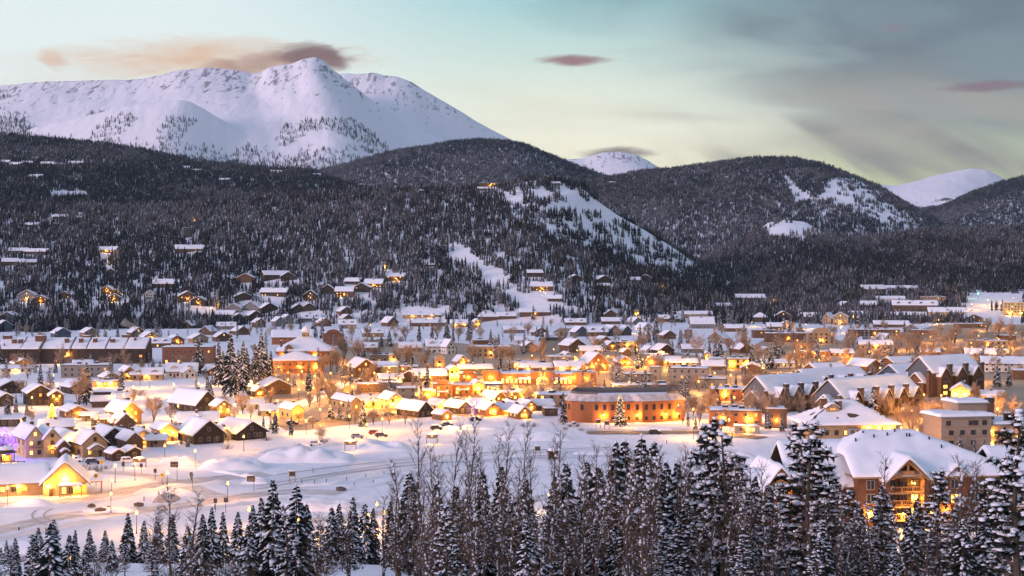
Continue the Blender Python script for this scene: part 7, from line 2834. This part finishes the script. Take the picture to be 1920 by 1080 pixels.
ORD = _U[1:] + ['twentieth'] + ['twenty-' + u for u in _U[1:10]] + ['thirtieth'] + ['thirty-' + u for u in _U[1:10]]


def near_landmark(X, Y):
    return min(LANDMARKS.items(), key=lambda kv: (kv[1][0] - X) ** 2 + ((kv[1][1] - Y) * .7) ** 2)[0]


def town_trees():
    r = random.Random(21)
    for p in CONIFERS.replace('\n', '').split(';'):
        px, py, h = map(float, p.split())
        X, Y, z = (*flat(px, py), 0.0) if py > 612 else pix_to_ground(px, py, 900)
        hm = h * Y / FPX
        tall = 'tall' if hm > 14 else ('small' if hm < 8 else 'snowy')
        kind = r.choice(('spruce0', 'spruce1', 'spruce2', 'spruce2', 'spruce3'))
        plant(kind, X, Y, z, hm, '%s spruce dusted with snow near %s' % (tall, near_landmark(X, Y)), 'spruces in town', r.uniform(.8, 1.05), r)
    for p in BARES.replace('\n', '').split(';'):
        px, py, h = map(float, p.split())
        X, Y, z = (*flat(px, py), 0.0) if py > 612 else pix_to_ground(px, py, 900)
        hm = h * Y / FPX
        plant('bare%d' % r.randrange(4), X, Y, z, hm, '%s bare frosted cottonwood near %s' % ('tall' if hm > 13 else 'small', near_landmark(X, Y)), 'bare trees in town', r.uniform(.75, 1.0), r)
    # scattered conifers between the upper houses
    zones = [(0, 470, 572, 640, 70), (470, 960, 572, 618, 34), (960, 1440, 574, 622, 40), (1440, 1720, 570, 612, 20)]
    hs = [(b['X'], b['Y']) for b in BUILDINGS]
    for x0, x1, y0, y1, n in zones:
        k = 0
        while k < n:
            px, py = r.uniform(x0, x1), r.uniform(y0, y1)
            X, Y, z = pix_to_ground(px, py, 900)
            if any(abs(hx - X) < 9 and -2 < (hy - Y) < 26 for hx, hy in hs):
                if r.random() < .8:
                    k += .25
                    continue
            k += 1
            if r.random() < .72:
                plant('pine%d' % r.randrange(3), X, Y, z, r.uniform(8, 15), 'snow-dusted pine between the houses at the forest edge', 'pines at the forest edge', r.uniform(.75, 1.0), r)
            else:
                plant('pine%d' % r.randrange(3), X, Y, z, r.uniform(5, 9), 'young pine between the houses at the forest edge', 'pines at the forest edge', .9, r)
    for k in range(64):
        px, py = r.uniform(1450, 1920), r.uniform(628, 700)
        X, Y = flat(px, py)
        if any((hx - X) ** 2 + (hy + 5 - Y) ** 2 < 8 ** 2 for hx, hy in hs):
            continue
        plant('bare%d' % r.randrange(4), X, Y, 0, r.uniform(9, 14), 'bare cottonwood by the lamp-lit street near %s' % near_landmark(X, Y), 'bare trees in town', r.uniform(.8, 1.0), r)
    n = 0
    while n < 110:
        px, py = r.uniform(470, 1330), r.uniform(650, 772)
        X, Y = flat(px, py)
        if any((hx - X) ** 2 + (hy + 5 - Y) ** 2 < 7.5 ** 2 for hx, hy in hs) or (px > 880 and 715 < py < 724):
            continue
        n += 1
        q = r.random()
        if q < .5:
            plant('bare%d' % r.randrange(4), X, Y, 0, r.uniform(6, 11), 'bare street tree in the glow near %s' % near_landmark(X, Y), 'bare trees in town', r.uniform(.85, 1.1), r)
        else:
            pn = q < .8
            plant(('pine%d' % r.randrange(3)) if pn else ('spruce%d' % r.randrange(4)), X, Y, 0, r.uniform(6, 13), 'snowy %s among the shops near %s' % ('pine' if pn else 'spruce', near_landmark(X, Y)), 'conifers in town yards', r.uniform(.85, 1.1), r)
    n = 0
    while n < 240:
        px, py = r.uniform(0, 1920), 612 + 190 * r.random() ** 1.5
        X, Y = flat(px, py)
        if px < 1300 and py > 760:
            continue
        if any((hx - X) ** 2 + (hy + 6 - Y) ** 2 < 9.5 ** 2 for hx, hy in hs):
            continue
        n += 1
        if r.random() < .50:
            asp = r.random() < .62
            plant(('aspen%d' if asp else 'bare%d') % r.randrange(4), X, Y, 0, r.uniform(8, 13.5), '%s in a yard near %s' % ('slim bare aspen' if asp else 'bare frosted tree', near_landmark(X, Y)), 'bare trees in town', r.uniform(.85, 1.15), r)
        else:
            pn = r.random() < .45
            plant(('pine%d' % r.randrange(3)) if pn else ('spruce%d' % r.randrange(4)), X, Y, 0, r.uniform(8, 15), 'snowy %s in a yard near %s' % ('pine' if pn else 'spruce', near_landmark(X, Y)), 'conifers in town yards', r.uniform(.85, 1.1), r)
    for px, py, h in ((168, 882, 14), (184, 884, 14), (150, 880, 12), (200, 880, 10), (426, 842, 12), (500, 826, 10), (560, 838, 8), (610, 832, 14), (254, 740, 16), (264, 742, 14), (400, 790, 12), (330, 800, 14), (1060, 806, 8), (1090, 808, 8), (1000, 800, 10), (980, 800, 8)):
        X, Y = flat(px, py)
        plant('shrub%d' % r.randrange(2), X, Y, 0, h * Y / FPX, 'brown willow thicket poking out of the snow near %s' % near_landmark(X, Y), 'willow thickets', 1.3, r)


NEAR = '''spruce0 12 1012 150;spruce3 95 978 96;spruce1 130 1000 110;pine2 60 1005 104;spruce0 30 1022 118;spruce1 160 1020 120;spruce3 352 985 130;spruce0 380 962 118;spruce1 575 940 120;pine1 535 950 108;spruce3 465 985 112;spruce3 72 988 165;spruce0 101 972 120;pine0 104 985 112;spruce2 141 992 200;spruce2 168 990 205;spruce1 197 992 190;spruce2 240 960 190;spruce1 240 966 196;spruce0 270 975 175;spruce2 323 962 170;
spruce1 296 972 190;spruce0 397 950 140;spruce2 418 958 150;spruce3 446 958 160;spruce0 512 897 118;spruce1 556 905 112;spruce2 490 930 130;spruce0 474 945 150;spruce1 622 948 150;spruce2 636 942 165;spruce0 662 930 180;spruce1 684 940 190;
spruce2 732 937 185;spruce2 700 950 210;pine1 655 965 120;pine0 600 985 118;spruce1 768 880 150;spruce0 780 905 160;pine2 745 970 130;spruce2 820 900 190;spruce1 855 905 180;
spruce0 905 880 170;spruce2 940 870 190;spruce1 985 890 165;spruce0 1062 866 160;spruce2 1040 888 185;spruce1 1100 858 170;spruce3 1122 872 160;spruce0 1155 825 150;spruce2 1172 822 160;spruce1 1203 812 140;spruce0 1226 826 150;spruce2 1250 862 170;
spruce1 1270 860 165;spruce3 1295 880 160;pine0 1322 800 120;pine1 1352 788 115;spruce1 1338 830 135;pine2 1385 860 130;spruce0 1416 890 150;spruce2 1440 905 170;pine1 1500 798 105;pine0 1522 796 100;pine2 1540 850 120;spruce2 1470 905 190;
pine0 1592 922 112;spruce1 1655 905 150;pine2 1650 930 100;spruce3 1610 940 130;pine1 1762 884 98;pine0 1745 955 110;spruce0 1705 950 150;spruce2 1720 930 160;pine2 1800 932 120;spruce2 1850 905 150;pine1 1838 940 105;pine0 1912 775 82;pine2 1895 880 95;spruce1 1875 910 140;
pine1 1560 900 105;pine2 1448 912 120;spruce1 1375 905 150;spruce3 1200 880 160;pine0 870 930 130;pine1 960 940 120;pine2 1030 945 112;pine0 1090 950 125;pine1 1160 930 118;pine2 1240 930 115;pine0 1290 940 110'''
ASPENS = '''752 930 118;790 778 112;850 792 118;872 772 110;884 800 125;938 788 116;944 812 120;985 782 118;1036 798 110;1030 820 125;1110 830 120;1140 838 118;1185 850 115;1240 850 120;1272 870 118;1330 860 110;1365 850 104;1405 870 105;1430 862 112;
292 948 108;322 902 110;360 916 112;285 960 120;716 925 115;650 936 112;612 960 108;600 1000 100;820 830 118;910 838 125;1005 850 118;1075 858 112;1300 850 112;1210 838 108;1060 880 105;830 880 100;960 870 104;
1470 905 100;1590 930 95;1680 920 104;1790 905 100;1814 870 108;1850 862 112;1876 890 108;1830 880 100;1640 940 98;1560 930 96;1700 960 92;1740 950 95;1890 930 90;1520 930 92;890 880 98;1120 900 96;1170 900 98;1000 900 92;1385 920 92'''


def near_trees():
    r = random.Random(5)
    for p in NEAR.replace('\n', '').split(';'):
        kind, px, top, Y = p.split()
        px, top, Y = float(px), float(top), float(Y)
        X = (px - 960) / FPX * Y
        g = float(terr(X, Y))
        h = CAMZ + (YH - top) * Y / FPX - g
        side = 'in front of the timber lodge' if px > 1400 else ('on the wooded slope below the lot' if px > 740 else 'on the snowy slope below the loop')
        big = 'tall' if h > 11 else 'young'
        nm = 'lodgepole pine loaded with snow' if kind.startswith('pine') else 'spruce with snow-laden boughs'
        plant(kind, X, Y, g, h, '%s %s %s' % (big, nm, side), 'conifers on the near slope', r.uniform(1.0, 1.25), r)
    # fill below the named trees
    for k in range(74):
        px = r.uniform(760, 1930) if k < 60 else r.uniform(0, 760)
        Y = r.uniform(84, 190)
        X = (px - 960) / FPX * Y
        g = float(terr(X, Y))
        top = (r.uniform(930, 1030) if px < 1540 else r.uniform(965, 1040)) if px > 760 else r.uniform(995, 1060)
        h = max(3.0, CAMZ + (YH - top) * Y / FPX - g)
        side = 'in front of the timber lodge' if px > 1400 else ('on the wooded slope below the lot' if px > 740 else 'on the snowy slope below the loop')
        kind = r.choice(('pine0', 'pine1', 'pine2', 'spruce0', 'spruce1', 'spruce3'))
        nm = 'lodgepole pine loaded with snow' if kind.startswith('pine') else 'spruce with snow-laden boughs'
        plant(kind, X, Y, g, h, '%s %s %s' % ('tall' if h > 11 else 'young', nm, side), 'conifers on the near slope', r.uniform(1.0, 1.35), r)
    for p in ASPENS.replace('\n', '').split(';'):
        px, top, Y = map(float, p.split())
        X = (px - 960) / FPX * Y
        g = float(terr(X, Y))
        h = CAMZ + (YH - top) * Y / FPX - g
        side = 'in front of the timber lodge' if px > 1400 else ('on the wooded slope below the lot' if px > 740 else 'on the snowy slope below the loop')
        plant('aspen%d' % r.randrange(4), X, Y, g, h, 'slender bare aspen with snow in its forks %s' % side, 'aspens on the near slope', 10.5 / h, r)
    for k in range(46):
        px, Y = r.uniform(745, 1320) if k < 32 else r.uniform(1320, 1920), r.uniform(86, 130)
        X = (px - 960) / FPX * Y
        g = float(terr(X, Y))
        h = CAMZ + (YH - r.uniform(830, 990)) * Y / FPX - g
        side = 'in front of the timber lodge' if px > 1400 else 'on the wooded slope below the lot'
        plant('aspen%d' % r.randrange(4), X, Y, g, h, 'slender bare aspen with snow in its forks %s' % side, 'aspens on the near slope', 10.5 / h, r)
    for k in range(70):
        px, Y = r.uniform(-20, 1930), r.uniform(96, 215)
        X = (px - 960) / FPX * Y
        g = float(terr(X, Y))
        side = 'in front of the timber lodge' if px > 1400 else ('on the wooded slope below the lot' if px > 740 else 'on the snowy slope below the loop')
        plant('shrub%d' % r.randrange(2), X, Y, g, r.uniform(1.6, 3.4), 'leafless shrub dusted with snow %s' % side, 'shrubs on the near slope', 1.0, r)


def write_labels():
    """tell look-alike houses apart by how far along they stand from a landmark one can find"""
    groups = {}
    for b in BUILDINGS:
        if b['label']:
            continue
        groups.setdefault(b['desc'], []).append(b)
    for desc, bs in groups.items():
        if len(bs) == 1:
            b = bs[0]
            b['root']['label'] = '%s near %s' % (desc, near_landmark(b['X'], b['Y']))
            continue
        for b in bs:
            best = None
            for key, (lx, ly) in LANDMARKS.items():
                d = math.hypot(lx - b['X'], ly - b['Y'])
                rank = sum(1 for c in bs if math.hypot(lx - c['X'], ly - c['Y']) < d - 1e-6)
                s_ = rank * 60 + d
                if best is None or s_ < best[0]:
                    best = (s_, rank, key)
            _, rank, key = best
            b['root']['label'] = '%s, %s out from %s' % (desc, ORD[rank], key)
    pts = [(root, base, X, Y, h) for root, base, X, Y, h in PLANTED]
    for root, base, X, Y, h in pts:
        g = root.get('group', '')
        if base == 'shrub' or not g:
            continue
        rad = 5.0 if 'near slope' in g else 12.0
        nb = [(math.hypot(X - q[2], Y - q[3]), q[1], q[4]) for q in pts if q[0] is not root and abs(X - q[2]) < rad and abs(Y - q[3]) < rad]
        words = {'spruce': 'a spruce', 'pine': 'a pine', 'aspen': 'an aspen', 'bare': 'a bare tree', 'shrub': 'a shrub'}
        if not nb:
            root['label'] += ', standing alone'
        else:
            d, kb, hb = min(nb)
            root['label'] += ', beside %s' % words[kb].replace(' ', ' taller ' if hb > h * 1.15 else (' shorter ' if hb < h / 1.15 else ' '), 1).replace('an taller', 'a taller').replace('an shorter', 'a shorter')
        root['label'] = root['label'].replace(' with snow in its forks', '').replace(' with snow-laden boughs', '').replace(' loaded with snow', '').replace(' dusted with snow', '')
    for root, px, py, X, Y in LAMPS:
        key = near_landmark(X, Y)
        g = root.children[1].data.materials[0].name
        root['label'] = ('green-glowing street lamp near %s' if 'green' in g else 'glowing street lamp on a dark post near %s') % key


def steam_plume():
    """wisp of steam drifting off an apartment chimney"""
    X, Y = flat(262, 682)
    b = MB()
    rnd = random.Random(8)
    n = 9
    for k in range(n):
        t = k / (n - 1)
        cx, cz, rr = -13.5 * t, 17.0 + 11.0 * t + 1.2 * math.sin(t * 5), .55 + 2.1 * t
        for q in range(10):
            a = 6.2832 * q / 10
            s_ = rr * rnd.uniform(.75, 1.25)
            b.v.append((cx + s_ * math.cos(a) * .65, s_ * math.sin(a), cz + s_ * math.cos(a) * .85))
    for k in range(n - 1):
        for q in range(10):
            q2 = (q + 1) % 10
            b.f.append((k * 10 + q, k * 10 + q2, k * 10 + 10 + q2, k * 10 + 10 + q))
            b.m.append(0)
    b.f.append(tuple(range(9, -1, -1)))
    b.f.append(tuple(range((n - 1) * 10, n * 10)))
    b.m.extend([0, 0])
    m = bpy.data.materials.new('steam')
    m.use_nodes = True
    m.node_tree.nodes.clear()
    v = m.node_tree.nodes.new('ShaderNodeVolumePrincipled')
    v.inputs['Color'].default_value = (.95, .93, .95, 1)
    v.inputs['Density'].default_value = .16
    out = m.node_tree.nodes.new('ShaderNodeOutputMaterial')
    m.node_tree.links.new(v.outputs[0], out.inputs['Volume'])
    o = link('steam', b.mesh('steam', [m], True), None, (X, Y + 9, 0))
    tag(o, 'wisp of pale steam drifting from an apartment chimney', 'steam', kind='stuff')


def build_haze(density):
    """one closed box of pale air round the whole valley"""
    b = MB()
    b.box(-9000, 9000, -260, 13900, -12, 1150)
    o = link('haze', b.mesh('haze', []))
    m = bpy.data.materials.new('valley_air')
    m.use_nodes = True
    nt = m.node_tree
    nt.nodes.clear()
    v = nt.nodes.new('ShaderNodeVolumePrincipled')
    v.inputs['Color'].default_value = (0.50, 0.74, 1.0, 1)
    v.inputs['Density'].default_value = density
    v.inputs['Anisotropy'].default_value = 0.0
    out = nt.nodes.new('ShaderNodeOutputMaterial')
    nt.links.new(v.outputs[0], out.inputs['Volume'])
    o.data.materials.append(m)
    tag(o, 'thin cold blue air filling the whole valley', 'haze', kind='stuff')
build_town()
details()
town_trees()
near_trees()
steam_plume()
build_forests()
build_haze(1.9e-5)
write_labels()
